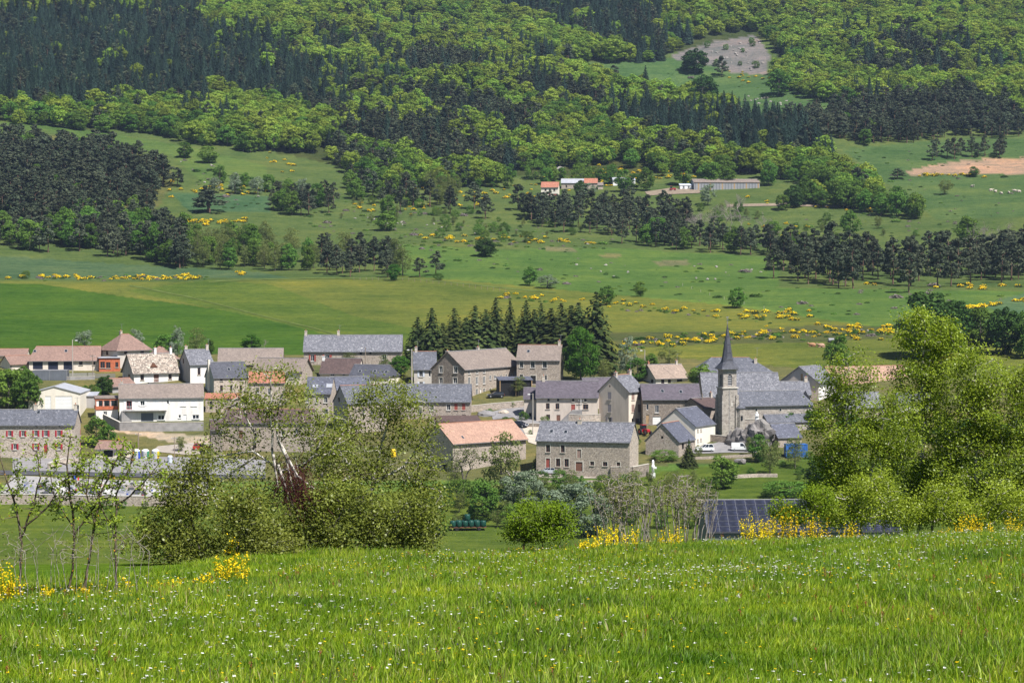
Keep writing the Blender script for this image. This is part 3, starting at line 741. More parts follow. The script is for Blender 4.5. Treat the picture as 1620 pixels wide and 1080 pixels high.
dm = mesh_py('dormer', [(x - 1.0, .75, zb), (x + 1.0, .75, zb), (x, .75, zb + 1.1), (x - 1.0, 1.1, zb), (x + 1.0, 1.1, zb), (x, 1.1 + 1.1 / p, zb + 1.1)], [(0, 1, 2), (0, 2, 5, 3), (1, 4, 5, 2)], M['brown_wood']); link('dormer', dm, E)
balcony(E, ei['L'] * .3, ei['L'] * .72, .35, 1.2, .9)
Fh = house('garage_building', 'long tan garage building with three dark doors at upper left', (46, 586), 158, 8, 10, 569.5, 548, 'cream', 'brown_tile', cat='garage', frame='frame_brown', hip=(1.6, 0), over=.45, rcap='ridge_terracotta',
    front=c1([(247, 340, 322, 400, 'g'), (362, 340, 437, 405, 'g'), (478, 340, 552, 408, 'g'), (595, 340, 622, 368), (697, 340, 718, 368)]), left=c1([(166, 335, 175, 365)]), sky=c1([(263, 263, 263, 263)])[0:0] + [(55, 555.5), (104.5, 555)])
G = house('house', 'two-storey house under a reddish-brown pyramid roof', (186, 583), 237, 42, 8.5, 551.5, 529, 'greige', 'brown_tile', hip=(4.0, 4.0), over=.7, rcap='ridge_terracotta', frame='frame_brown',
    front=c1([(935, 260, 960, 288), (1057, 258, 1085, 286)]), left=c1([(755, 254, 771, 288), (798, 256, 815, 292)]), chim=[(0.4, 0.6, .6, 1.2)])
house('house', 'brown hip-roofed bungalow partly hidden behind the pyramid-roofed house', (236, 588), 282, 14, 10, 566, 548.5, 'cream', 'brown_tile', hip=(3, 4), over=.6, ds=14, rcap='ridge_terracotta')
OA = house('annex', 'orange-red flat-roofed annex below the pyramid-roofed house', (157, 588), 190, 16, 6, 566, 564.5, 'orange_wood', 'metal_roof', rp=1, cat='annex', frame='frame_brown', over=.3,
    front=c1([(755, 342, 790, 390), (798, 345, 832, 392), (868, 345, 890, 385)]), gut=False)
house('garage', 'small brown-roofed garage at the far left edge', (16, 586), 31, 38, 6, 575, 563, 'cream', 'brown_tile', L=8, he=None, cat='garage', over=.5, front=c1([(40, 362, 86, 402, 'g')]), gut=False, rcap='ridge_terracotta')
house('house', 'low brown-roofed house behind the small garage at far left', (-40, 583), 42, 6, 9, 562, 552, 'cream', 'brown_tile', ds=16, over=.5, rcap='ridge_terracotta')
K = house('house', 'small house with a blue-grey roof and pale green gable', (338.5, 624), 393, 24, 8, 597, 573, 'stone_pale', 'slate_dark', frame='frame_brown', gable_wall='pale_green', over=.25,
    front=c2([(420, 466, 440, 488), (495, 466, 512, 488), (567, 464, 588, 486), (420, 520, 440, 566), (495, 520, 513, 566), (566, 518, 586, 564)]), left=c2([(272, 456, 284, 482)]), sky=[(362, 584)])
ki = INFO[K.name]; MB().box(-.5, ki['W'] * .42, -1, -.004, ki['W'] * .42 + .9, ki['hr'] + .7).build('chimney_stack', M['ivory'], K)
house('house', 'grey gabled slate house above the blue-grey roof', (301, 608), 338, 26, 9.5, 576, 553, 'white', 'slate_light', gable_wall='grey_render', frame='frame_brown', front=c2([(250, 388, 272, 440)]), left=c2([(137, 318, 148, 355)]), chim=[(.07, .3), (.96, 0)])
house('barn', 'long barn with a plain taupe roof behind the blue-grey house', (345, 592), 447, 4, 10, 575.5, 551, 'stone', 'taupe_tile', ds=10, cat='barn', front=c2([(700, 385, 725, 400, 'v')]))
house('shed', 'lean-to with a bright red tiled roof under the pale green gable', (325, 652), 381, 5, 5, 630, 622, 'stone', 'red_tile', rp=1, cat='shed', over=.25, gut=False, rcap='ridge_terracotta', front=c2([(340, 640, 362, 700, 'd', {'f': 'dark'})]))
house('house', 'red-tiled house behind the top of the broken birch', (394, 640), 450, 4, 7, 605, 588, 'stone_pale', 'red_tile', cat='house', over=.25, rcap='ridge_terracotta', front=c2([(690, 540, 712, 580), (780, 545, 800, 590)]))
N = house('house', 'taupe-roofed house with a stone gable turned to the right', (401, 603), 476.5, -17, 8, 586, 566, 'cream', 'taupe_tile', gable_wall='stone', over=.4, verge=.5, front=c2([(845, 430, 890, 468, 'S'), (945, 428, 990, 470, 'S')]), right=c2([(1082, 365, 1098, 390)]))
O = house('barn', 'long grey-slated barn with red shutters at the back of the village', (480.5, 577), 635.5, 1.5, 11, 555, 530, 'stone', 'slate_light', cat='barn', shut='shutter_red', sur='surround', front=c3([(150, 290, 176, 340, 'ws'), (255, 290, 290, 340, 'ws'), (592, 268, 608, 285, 'v'), (520, 270, 536, 290, 'v'), (690, 290, 720, 330)]), chim=[(.01, 0), (.345, 0)])
house('house', 'low house with a dark reddish-brown roof below the long slate barn', (506, 597), 566, -9, 8, 589, 566.5, 'cream', 'dark_brown_tile', chim=[(.02, -.5, .7, .9, 'frame_white')], over=.4, front=c3([(300, 432, 330, 448), (390, 434, 410, 448)]))
Q = house('house', 'dark slate house with three skylights and a cream gable', (553, 608), 615.5, -16, 8.5, 594, 576.5, 'ivory', 'slate_dark', sky=[(569.5, 587, .9, 1.0), (593, 587, .9, 1.0), (611, 588, .9, 1.0)], over=.3, hip=(0, 1.3), right=c3([(830, 480, 860, 508)]))
R_ = house('house', 'stone house with two pale skylights in its slate roof', (483, 664), 523.5, -4, 9, 621.5, 596.5, 'stone_pale', 'slate_blue', over=.3, L=None, sky=[(499, 610.5, 1.4, 1.0, 1), (521, 610, 1.5, 1.4, 1)], front=c3([(115, 605, 135, 650), (185, 612, 205, 655), (250, 612, 275, 652), (250, 700, 278, 740)]), verge=.1, sur='surround')
house('house', 'slate-roofed wing joined behind the pale skylights', (523, 650), 585, 6, 8, 616, 596, 'stone', 'slate_blue', ds=6, over=.3)
S_ = house('barn', 'stone barn with a blank grey-rendered gable beside the birch', (550.5, 686), 612, 26, 9.5, 638, 610, 'stone', 'slate', cat='barn', gable_wall='grey_render', rcap='ridge_terracotta', over=.2, front=c3([(455, 800, 480, 862, 'd', {'f': 'dark'}), (540, 700, 560, 735), (600, 700, 625, 735)]), left=c3([(357, 612, 369, 645, 'v'), (385, 785, 397, 797, 'v')]))
T_ = house('house', 'long stone house with brick-red shutters right of the birches', (603, 662), 744, -1, 9.5, 634, 607.5, 'stone', 'slate', shut='shutter_red', sur='surround', over=.35, front=c3([(960, 680, 985, 735), (1050, 665, 1075, 710), (1175, 660, 1200, 708, 'w'), (1232, 657, 1256, 706, 'S'), (1290, 657, 1314, 706, 'S'), (880, 668, 905, 710), (1290, 742, 1320, 754, 'v')]), right=())
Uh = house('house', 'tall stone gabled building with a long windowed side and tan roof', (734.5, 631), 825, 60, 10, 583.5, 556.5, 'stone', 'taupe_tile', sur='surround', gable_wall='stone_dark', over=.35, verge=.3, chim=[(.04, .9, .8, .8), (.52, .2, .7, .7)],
    front=c4([(479, 408, 494, 436), (537, 406, 552, 432), (592, 402, 606, 428), (640, 450, 652, 478), (674, 448, 687, 474), (722, 444, 733, 468), (762, 440, 773, 463), (800, 436, 813, 460), (825, 415, 858, 468, 'd', {'f': 'shutter_blue'}),
              (479, 462, 495, 518), (537, 458, 552, 515), (592, 455, 606, 510), (479, 555, 495, 610), (537, 548, 552, 606), (570, 545, 578, 616, 'd', {'f': 'frame_white'}), (592, 545, 606, 600), (640, 545, 652, 578)]),
    left=c4([(262, 377, 286, 426), (370, 380, 397, 428), (262, 462, 286, 508), (367, 463, 395, 506)]))
house('house', 'slate-roofed house with white shutters joined to the stone gable', (655, 609), 690, 3, 9, 583, 556, 'greige', 'slate', shut='shutter_blue', over=.35, rcap='ridge_terracotta', front=c4([(111, 408, 137, 456, 'ws'), (182, 408, 196, 456, 'w'), (111, 494, 137, 530, 'ws')]), chim=[(.1, 0)])
W_ = house('house', 'two-storey stone house with a taupe roof below the spruces', (817.5, 609), 885.5, -7, 9.5, 568.5, 545.5, 'stone', 'taupe_tile', frame='frame_grey', sur='surround', shut='frame_red', rcap='ridge_terracotta', over=.35,
    front=c4([(868, 342, 892, 388), (951, 342, 979, 390), (1041, 342, 1070, 390), (947, 446, 989, 508, 'd', {'f': 'dark'}), (1041, 444, 1070, 480), (868, 440, 890, 478)]), chim=[(.95, 0)], sky=[(836, 555.5)])
CP = house('carport', 'open carport with a blue-grey lean-to roof', (790, 627), 842, 8, 6, 601, 596, 'dark', 'slate_blue', rp=1, cat='carport', over=.4, gut=False)  # near-black walls are the shade inside the open bay, painted on
cpi = INFO[CP.name]
for x in (0.15, cpi['L'] * .5, cpi['L'] - .15): MB().box(x - .1, -.35, -2, x + .1, -.15, cpi['he'] + .05).build('post', M['tan_wood'], CP)
X_ = house('farmhouse', 'rendered farmhouse with a long purple slate roof and outside stair', (848.5, 666), 946, -2, 9, 627, 602.5, 'beige', 'slate_purple', frame='frame_brown', sur=None, over=.45,
    front=c5([(314, 474, 331, 497), (387, 476, 403, 498), (500, 477, 517, 500), (592, 478, 609, 501), (303, 513, 331, 556), (375, 514, 404, 557), (493, 520, 523, 583, 'd', {'f': 'shutter_red'}), (582, 520, 622, 558), (305, 597, 334, 634), (383, 600, 411, 650, 'd')]), chim=[(.11, 0, .7, 1.1)])
xi = INFO[X_.name]; s = MB(); hh = xi['he'] * .47
for k in range(10): s.box(xi['L'] * .40 + k * .3, -1.4, -1, xi['L'] * .40 + (k + 1) * .3, -.005, hh * (k + 1) / 10)
s.box(xi['L'] * .40 + 3.0, -1.4, -1, xi['L'] * .40 + 5.2, -.005, hh); s.build('outside_stair', M['concrete'], X_)
house('annex', 'low annex with a purple roof left of the rendered farmhouse', (829, 660), 848, -2, 7, 630, 613, 'beige', 'slate_purple', cat='annex', over=.3, front=c5([(176, 585, 194, 612, 'v')]))
house('house', 'purple-roofed wing between the farmhouse and the tall beige house', (930, 660), 985, 22, 7, 621, 598, 'beige', 'slate_purple', ds=9, over=.3)
Y_ = house('house', 'tall narrow beige house with a gable and faded brown shutters', (994.5, 672), 1020, 52, 9, 619, 593.5, 'cream', 'slate_light', gable_wall='beige', shut='shutter_brown', over=.3, rcap='ridge_terracotta',  # gable wall darker than the front: its shade is put into the colour
    front=c5([(948, 430, 970, 487, 'S'), (995, 428, 1016, 485, 'S'), (948, 522, 970, 580, 'S'), (995, 520, 1016, 578, 'S'), (949, 626, 964, 660, 'v'), (988, 625, 1010, 690, 'ws', {'s': 'shutter_brown'})]),
    left=c5([(768, 428, 794, 484, 'S', {'s': 'shutter_brown_shade'}), (768, 523, 794, 580, 'S', {'s': 'shutter_brown_shade'}), (770, 617, 793, 655, 'ws', {'s': 'shutter_brown_shade'}), (778, 376, 788, 392, 'v')]), chim=[(.06, -.3, .6, .8), (.97, 0, .8, .8)])
Z_ = house('house', 'long stone house with a purple-grey roof left of the church', (1017, 673), 1108, 3, 9, 630.5, 607.5, 'stone_dark', 'slate_purple', frame='frame_white', over=.4, sky=[(1048, 618.5), (1077, 619.5)],
    front=c6([(172, 670, 201, 727), (155, 757, 216, 815, 'g', {'f': 'frame_white'}), (105, 742, 128, 810, 'd', {'f': 'tan_wood'}), (340, 680, 360, 694), (108, 660, 122, 705, 'w')]))
house('bungalow', 'cream bungalow with a tan roof on the meadow edge', (1037.5, 608), 1088, 27, 8, 597, 577, 'ivory', 'tan_tile', gable_wall='greige', frame='frame_brown', over=.5, verge=.4, front=c6([(219, 475, 243, 507), (270, 475, 293, 507), (338, 472, 378, 510, 'g', {'f': 'dark'})]), left=c6([(62, 468, 86, 506), (140, 474, 160, 506)]), chim=[(.02, .3, .4, .8, 'pot'), (.88, 0, .5, .8)])
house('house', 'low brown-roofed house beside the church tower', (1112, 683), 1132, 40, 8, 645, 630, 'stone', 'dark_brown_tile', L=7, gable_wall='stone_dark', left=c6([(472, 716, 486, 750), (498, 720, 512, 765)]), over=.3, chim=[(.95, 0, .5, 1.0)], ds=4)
# houses behind the church
house('house', 'hip-roofed slate house rising behind the church', (1104, 612), 1222, 4, 11, 588, 565.5, 'greige', 'slate', hip=(4.5, 5.5), ds=8, over=.4, chim=[(.8, -2.2, .8, 1.0)], rcap='ridge_terracotta')
house('house', 'long weathered slate roof house directly behind the nave', (1113, 652), 1235, 3, 11, 626, 589.5, 'stone', 'slate_light', over=.4, ds=2)
house('house', 'lower slate-roofed house with a chimney behind the nave end', (1228, 645), 1283, 2, 9, 624, 603.5, 'stone_pale', 'slate_light', over=.3, chim=[(.93, 0, .8, .9)])
BG = house('house', 'beige gabled house with a wooden loft door right of the church', (1295, 634), 1310, 56, 11, 604.5, 580, 'white', 'slate_light', gable_wall='beige', over=.45, verge=.4, L=11, left=c6([(1267, 433, 1286, 488, 'd', {'f': 'tan_wood'})]), front=c6([(1420, 500, 1434, 530, 'S'), (1446, 500, 1458, 530, 'S')]))
house('house', 'pale house with a pinkish tiled roof half hidden by birches', (1318, 632), 1440, 20, 9, 607, 580, 'ivory', 'orange_tile', gable_wall='greige', over=.4, ds=16, frame='frame_brown', rcap='ridge_terracotta', front=c6([(1620, 530, 1650, 560), (1750, 530, 1780, 560)]))
house('house', 'slate-roofed house showing through the left birch leaves', (1335, 664), 1400, 14, 9, 645, 621, 'stone', 'slate_light', over=.3)
house('house', 'slate-roofed cottage deep behind the right birches', (1425, 652), 1475, 6, 8, 638, 622, 'white', 'slate_light', over=.3)
BB = house('house', 'white rendered house with a tall bare gable above the parked car', (1100, 709), 1113.5, 60, 10, 674, 646.5, 'ivory', 'slate_blue', L=11, over=.2, verge=.2, frame='frame_brown', front=c6([(492, 850, 500, 868), (515, 848, 523, 866), (492, 925, 500, 945), (515, 918, 523, 938)]))
CC = house('barn', 'stone barn with a slate roof in front of the white house', (1073.5, 724), 1098.8, 64, 8.2, 698, 670, 'stone', 'slate_blue', cat='barn', over=.25, rcap='ridge_terracotta', gable_wall='stone_pale', front=c6([(375, 955, 392, 1000, 'v'), (418, 935, 440, 975, 'd', {'f': 'shutter_blue'})]), left=c6([(217, 902, 235, 922, 'v')]))
DD = house('farmhouse', 'long stone farmhouse with a weathered slate roof in the village front', (848.5, 750), 996, -15, 9.5, 695.5, 666, 'stone', 'slate_light', sur='surround', frame='frame_brown', over=.3, gable_wall='stone_pale',  # paler gable stone: sunlight on that side is put into the colour
    front=c5([(313, 795, 323, 806, 'v'), (423, 795, 433, 806, 'v'), (543, 800, 553, 812, 'v'), (645, 804, 655, 816, 'v'), (740, 806, 750, 818, 'v'), (845, 808, 855, 820, 'v'),
              (304, 825, 333, 880), (416, 827, 443, 882), (539, 858, 566, 922, 'd', {'f': 'shutter_brown'}), (304, 924, 332, 1002, 'd', {'f': 'shutter_red'}), (379, 928, 409, 988), (443, 930, 474, 990), (526, 952, 580, 1022, 'd', {'f': 'frame_brown'}), (637, 952, 664, 980), (732, 955, 765, 985), (836, 958, 860, 984)]),
    sky=[(872.5, 682, .8, 1.0), (895, 683, .8, 1.0)], chim=[(.42, -.4, .9, .7)])
EE = house('barn', 'big barn with a broad orange-pink tiled roof behind the willow', (716.5, 748), 832, 41, 10.5, 700, 670.5, 'stone', 'orange_tile', cat='barn', rcap='ridge_terracotta', over=.5, verge=.35, gable_wall='stone_pale', front=c4([(940, 925, 960, 960, 'v')]), left=[(700, 733, 707, 748, 'd', {'f': 'dark'})], sky=[(732, 691.5, .5, .9)])
house('annex', 'low stone annex with a brown roof behind the orange barn', (690, 676), 760, 12, 5, 667, 658, 'stone', 'dark_brown_tile', rp=1, cat='annex', over=.2, gut=False, ds=3)
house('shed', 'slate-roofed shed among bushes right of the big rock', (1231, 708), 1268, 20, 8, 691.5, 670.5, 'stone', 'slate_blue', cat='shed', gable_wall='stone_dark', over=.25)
house('barn', 'broad brown-roofed stone barn behind the broken birch', (352, 712), 492, -2, 9, 668, 647, 'stone', 'dark_brown_tile', cat='barn', over=.3, front=c2([(560, 860, 590, 920, 'd'), (880, 860, 905, 900), (980, 850, 1005, 890)]), rcap='ridge_terracotta')
house('shed', 'small stone shed with an overhanging roof beside the red car', (334, 722), 352, 10, 6, 678, 664, 'stone_dark', 'dark_brown_tile', cat='shed', over=.5)
house('cottage', 'tiny gabled cottage roof below the red lean-to', (356, 660), 388, 0, 6, 646, 639, 'stone', 'taupe_tile', ridge='y', cat='cottage', over=.3, front=c2([(485, 735, 500, 750)]))
house('shed', 'small brown-roofed shed beside the recycling containers', (152, 724), 200, -6, 5, 708.5, 697, 'cream', 'brown_tile', cat='shed', over=.5, rcap='ridge_terracotta', front=c1([(780, 1000, 850, 1060, 'g', {'f': 'dark'})]))
house('shed', 'brown-roofed shed with dark walls above the cream workshop', (178, 622), 206, 38, 8, 611, 599, 'grey_render', 'brown_tile', cat='shed', over=.4, gable_wall='pale_green', rcap='ridge_terracotta', L=7)
house('shed', 'grey lean-to shed between the workshop and the white house', (131, 645), 152, 4, 6, 626, 620, 'grey_render', 'metal_roof', rp=1, cat='shed', over=.3, gut=False)

# ------------------------------------------------------------------ church
def church():
    P0 = unproject(1143.5, 689); a = rad(17)
    T = empty('church', P0, a, 'stone village church with a slate spire and louvred belfry', 'church')
    ux = Vector((math.cos(a), math.sin(a), 0)); uy = Vector((-math.sin(a), math.cos(a), 0))
    hz = lambda y: solve_h(P0, y)
    w = 3.75; z1, z2 = hz(614.5), hz(585.5); ztop = solve_h(P0 + (ux + uy) * w / 2, 512.5)
    # tower shaft with a plinth and corner buttresses
    m = MB().box(0, 0, -4, w, w, z1); m.build('tower', M['ashlar'], T)
    for x, y in ((-.35, -.35), (w - .55, -.35), (-.35, w - .55)):
        MB().box(x, y, -4, x + .9, y + .9, z1 * .72).box(x + .1, y + .1, z1 * .72, x + .8, y + .8, z1 * .86).build('buttress', M['ashlar'], T)
    MB().box(-.22, -.22, z1, w + .22, w + .22, z1 + .3).build('string_course', M['surround'], T)
    # belfry with arched louvred openings on each side
    b0, b1, s = z1 + .3, z2, .18
    arch = lambda cx, hw, v0, v1: [(cx - hw, v0), (cx + hw, v0), (cx + hw, v1)] + [(cx + hw * math.cos(t), v1 + hw * math.sin(t)) for t in np.linspace(0, math.pi, 9)[1:-1]] + [(cx - hw, v1)]
    V, Fc = [], []
    L = w - 2 * s; H = b1 - b0
    for k, (lo, lr) in enumerate(((Vector((s, s, b0)), 0), (Vector((w - s, s, b0)), math.pi / 2), (Vector((w - s, w - s, b0)), math.pi), (Vector((s, w - s, b0)), -math.pi / 2))):
        lu = Vector((math.cos(lr), math.sin(lr), 0)); out = Vector((math.sin(lr), -math.cos(lr), 0))
        hole = arch(L / 2, .55, .35, H * .62)
        pts, tr = tess([(0, 0), (L, 0), (L, H), (0, H)], [hole]); n0 = len(V)
        V += [tuple(lo + lu * u + Vector((0, 0, v))) for u, v in pts]; Fc += [tuple(n0 + i for i in t) for t in tr]
        n1 = len(V); kk = len(hole)
        V += [tuple(lo + lu * u + Vector((0, 0, v))) for u, v in hole] + [tuple(lo + lu * u + Vector((0, 0, v)) - out * .4) for u, v in hole]
        Fc += [(n1 + i, n1 + kk + i, n1 + kk + (i + 1) % kk, n1 + (i + 1) % kk) for i in range(kk)]
        op = MB()
        op.poly([lo + lu * u + Vector((0, 0, v)) - out * .38 for u, v in hole]); ob = op.build('belfry_opening', M['dark'], T)
        for i in range(6):
            zc = .5 + i * (H * .62) / 6
            c = lo + lu * (L / 2) + Vector((0, 0, zc)) - out * .2
            link('louvre', U_BOX, ob, c, (0.6, 0, lr) if lr in (0,) else (0, 0, lr), (1.06, .26, .05), M['frame_grey'])
    link('belfry', mesh_py('belfry', V, Fc, M['ashlar']), T)
    MB().box(-.1, -.1, z2, w + .1, w + .1, z2 + .22).build('cornice', M['surround'], T)
    # spire: square skirt flaring into an octagon
    c = w / 2; ring = []
    def octo(r, z, sq):
        o = []
        for i in range(8):
            t = math.pi / 8 + i * math.pi / 4; rr = r / math.cos(math.pi / 8)
            x, y = rr * math.cos(t), rr * math.sin(t)
            m_ = max(abs(x), abs(y)); xs, ys = x / m_ * r, y / m_ * r
            if sq: xs = r * (1 if x > 0 else -1) * (1 if abs(x) > abs(y) else .98); ys = r * (1 if y > 0 else -1) * (1 if abs(y) > abs(x) else .98)
            o.append((c + x * (1 - sq) + xs * sq, c + y * (1 - sq) + ys * sq, z))
        return o
    Hs = ztop - z2 - .22; zz = z2 + .22
    rings = [octo(w / 2 + .55, zz, 1), octo(w / 2 + .1, zz + Hs * .07, .8), octo(w / 2 * .74, zz + Hs * .16, .25), octo(w / 2 * .62, zz + Hs * .27, 0), octo(.05, ztop, 0)]
    V = [q for r in rings for q in r]; Fc = [(k * 8 + i, k * 8 + (i + 1) % 8, (k + 1) * 8 + (i + 1) % 8, (k + 1) * 8 + i) for k in range(4) for i in range(8)] + [tuple(reversed(range(8)))]
    sp = link('spire', mesh_py('spire', V, Fc, M['slate_dark']), T)
    f = MB().frustum((c, c, ztop - .2), .07, .05, 1.7, 8).box(c - .35, c - .035, ztop + 1.0, c + .35, c + .035, ztop + 1.08).frustum((c, c, ztop + .1), .05, .2, .16, 10).frustum((c, c, ztop + .26), .2, .05, .16, 10)
    f.build('finial_cross', M['zinc'], sp)
    MB().box(c - .3, c - .03, ztop + 1.5, c + .25, c + .03, ztop + 1.72).frustum((c + .2, c, ztop + 1.66), .1, .03, .2, 6).build('weathercock', M['zinc'], sp)
    for xx in (.9,):
        MB().box(w * .42, -.06, -1, w * .42 + .1, -.003, z1).build('downpipe', M['zinc'], T)
    MB().box(w * .55, -.05, z1 * .62, w * .55 + .5, -.003, z1 * .7).build('clock_plate', M['surround'], T)
    # nave, set back to the right of the tower
    nx0 = w - 0.2; ny = 1.5
    Pn = P0 + ux * nx0 + uy * ny
    nl = solve_len(Pn, ux, 1286); ne = solve_h(Pn, 641) ; nw = 9.0
    nr = solve_h(Pn + uy * nw / 2, 619.5)
    N_ = MB(); x0, x1, y0, y1 = nx0, nx0 + nl, ny, ny + nw
    N_.box(x0, y0, -4, x1, y1, ne)
    N_.poly([(x1, y0, ne), (x1, y1, ne), (x1, (y0 + y1) / 2, nr)]).poly([(x0, y1, ne), (x0, y0, ne), (x0, (y0 + y1) / 2, nr)])
    N_.build('nave', M['ashlar'], T)
    pt = (nr - ne) / (nw / 2); ov = .4
    top = [(x0 - .35, y0 - ov, ne - ov * pt + .1), (x1 + .25, y0 - ov, ne - ov * pt + .1), (x1 - 1.6, (y0 + y1) / 2, nr + .1), (x0 - .1, (y0 + y1) / 2, nr + .1), (x0 - .35, y1 + ov, ne - ov * pt + .1), (x1 + .25, y1 + ov, ne - ov * pt + .1)]
    v = top + [(q[0], q[1], q[2] - .18) for q in top]
    R = link('nave_roof', mesh_py('nave_roof', v, [(0, 1, 2, 3), (5, 4, 3, 2), (1, 5, 2), (0, 6, 7, 1), (4, 5, 11, 10), (1, 7, 11, 5), (0, 3, 9, 6), (3, 4, 10, 9), (6, 9, 8, 7), (10, 11, 8, 9)], M['slate']), T)
    MB().box(x0 - .1, (y0 + y1) / 2 - .15, nr + .08, x1 - 1.6, (y0 + y1) / 2 + .15, nr + .18).build('ridge_cap', M['ridge_grey'], R)
    MB().box(x0 - .3, y0 - ov - .12, ne - ov * pt - .08, x1 + .2, y0 - ov, ne - ov * pt + .04).build('gutter', M['zinc'], R)
    MB().box(x0 + .01, y0 - .1, ne * .52, x1, y0 - .003, ne * .52 + .22).build('string_course', M['surround'], T)
    for px in (1196.5, 1234.5, 1281):
        o = Pn; n = Vector((ux.y, -ux.x, 0)); r = Vector(ray(px, 648)); q = r * (n.dot(o) / n.dot(r)) - P0
        u, zc = q.dot(ux), q.z
        oc = MB().frustum((u, ny - .05, zc), .42, .42, .06, 14, ax='y').build('round_window', M['surround'], T)
        MB().frustum((u, ny - .07, zc), .3, .3, .05, 14, ax='y').build('pane', M['glass'], oc)
    for px in (1172, 1272): 
        o = Pn; n = Vector((ux.y, -ux.x, 0)); r = Vector(ray(px, 648)); u = (r * (n.dot(o) / n.dot(r)) - P0).dot(ux)
        MB().box(u - .05, ny - .1, -1, u + .05, ny - .003, ne - .3).build('downpipe', M['zinc'], T)
    # stair turret at the foot of the tower
    tx, ty, tr = w + .75, .15, 1.15; th = hz(646)
    tur = MB().frustum((tx, ty, -4), tr, tr, th + 4, 8, rot=math.pi / 8).build('stair_turret', M['ashlar'], T)
    MB().frustum((tx, ty, th), tr + .25, .1, 1.7, 8, rot=math.pi / 8).build('turret_roof', M['slate'], T)
    for zc in (hz(661), hz(681)): MB().box(tx - .22, ty - tr - .03, zc - .6, tx + .22, ty - tr * .6, zc + .5).build('window', M['glass'], tur)
    # low sacristy roof along the nave
    sx0 = solve_len(Pn, ux, 1207); sx1 = solve_len(Pn, ux, 1276); sz0 = solve_h(Pn - uy * 2.6, 669.5); sz1 = solve_h(Pn, 656)
    q = [(nx0 + sx0, ny - 2.9, sz0), (nx0 + sx1, ny - 2.9, sz0), (nx0 + sx1, ny - .004, sz1), (nx0 + sx0, ny - .004, sz1)]
    link('sacristy_roof', mesh_py('sacristy_roof', q + [(a_, b_, c_ - .15) for a_, b_, c_ in q], [(0, 1, 2, 3), (0, 4, 5, 1), (1, 5, 6, 2), (3, 7, 4, 0), (7, 6, 5, 4)], M['slate']), T)
    MB().box(nx0 + sx0 + .2, ny - 2.6, -4, nx0 + sx1 - .2, ny - .01, sz0 - .02).build('sacristy', M['ashlar'], T)
    return P0, a
church()
# ------------------------------------------------------------------ plant kit
def unit(v): return v / np.maximum(np.linalg.norm(v, axis=-1, keepdims=True), 1e-9)
def cards(rng, P, N, L, W):
    """one diamond-shaped leaf (or leaf spray) per point"""
    n = len(P); N = unit(N); r = unit(rng.normal(size=(n, 3)))
    t = unit(np.cross(N, r)); b = np.cross(N, t)
    L = np.broadcast_to(np.asarray(L, float), (n,))[:, None] * 0.5; W = np.broadcast_to(np.asarray(W, float), (n,))[:, None] * 0.5
    V = np.stack([P - t * L, P + b * W, P + t * L, P - b * W], 1).reshape(-1, 3)
    return V, np.arange(n * 4, dtype=np.int32).reshape(n, 4)
def tubes(chains, k=5):
    V, Fq = [], []; n0 = 0
    ca = np.cos(np.arange(k) * 2 * np.pi / k); sa = np.sin(np.arange(k) * 2 * np.pi / k)
    for pts, rr in chains:
        pts = np.asarray(pts, float); n = len(pts)
        d = unit(np.gradient(pts, axis=0))
        ref = np.where(np.abs(d[:, 2:3]) > 0.9, np.array([[1.0, 0, 0]]), np.array([[0, 0, 1.0]]))
        u = unit(np.cross(d, ref)); v = np.cross(d, u)
        rr = np.asarray(rr, float)[:, None, None]
        ring = pts[:, None, :] + rr * (u[:, None, :] * ca[None, :, None] + v[:, None, :] * sa[None, :, None])
        V.append(ring.reshape(-1, 3))
        i, j = np.meshgrid(np.arange(n - 1), np.arange(k), indexing='ij'); j2 = (j + 1) % k
        Fq.append((n0 + np.stack([i * k + j, i * k + j2, (i + 1) * k + j2, (i + 1) * k + j], -1)).reshape(-1, 4)); n0 += n * k
    return np.concatenate(V), np.concatenate(Fq)
def bark(name, c, c2, scale=6.0, stretch=1.0):
    m, n, l, b = _mat(name)
    tc = n.new('ShaderNodeTexCoord').outputs['Object']
    mp = n.new('ShaderNodeMapping'); mp.inputs['Scale'].default_value = (1, 1, stretch); l.new(tc, mp.inputs[0])
    f = _noise(n, l, mp.outputs[0], scale, 4, 0.7).outputs[0]
    l.new(_ramp(n, l, f, [(0.38, c), (0.56, c2)]), b.inputs['Base Color']); b.inputs['Roughness'].default_value = 0.95; b.inputs['Specular IOR Level'].default_value = 0.1
    return m
M['bark'] = bark('grey_bark', (0.05, 0.042, 0.035), (0.15, 0.13, 0.11))
M['bark_pine'] = bark('pine_bark', (0.07, 0.045, 0.035), (0.2, 0.12, 0.085))
M['bark_birch'] = bark('birch_bark', (0.045, 0.035, 0.03), (0.55, 0.5, 0.44), 5.0, 1.6)
M['bark_lichen'] = bark('lichened_bark', (0.035, 0.028, 0.024), (0.14, 0.11, 0.075), 14)
M['bark_pale'] = bark('pale_grey_bark', (0.16, 0.135, 0.115), (0.34, 0.3, 0.26), 8)
M['dead_twig'] = bark('dead_red_twig', (0.035, 0.012, 0.012), (0.10, 0.035, 0.03), 9)
M['l_beech'] = leafy('beech_leaf', (0.14, 0.215, 0.03), (0.26, 0.345, 0.052), 0.34, 0.34)
M['l_leafy'] = leafy('broadleaf', (0.065, 0.135, 0.022), (0.14, 0.235, 0.042), 0.32, 0.3)
M['l_bright'] = leafy('lime_leaf', (0.04, 0.11, 0.014), (0.09, 0.2, 0.028), 0.3, 0.12)
M['l_dark'] = leafy('dark_leaf', (0.028, 0.06, 0.015), (0.065, 0.118, 0.028), 0.22, 0.2)
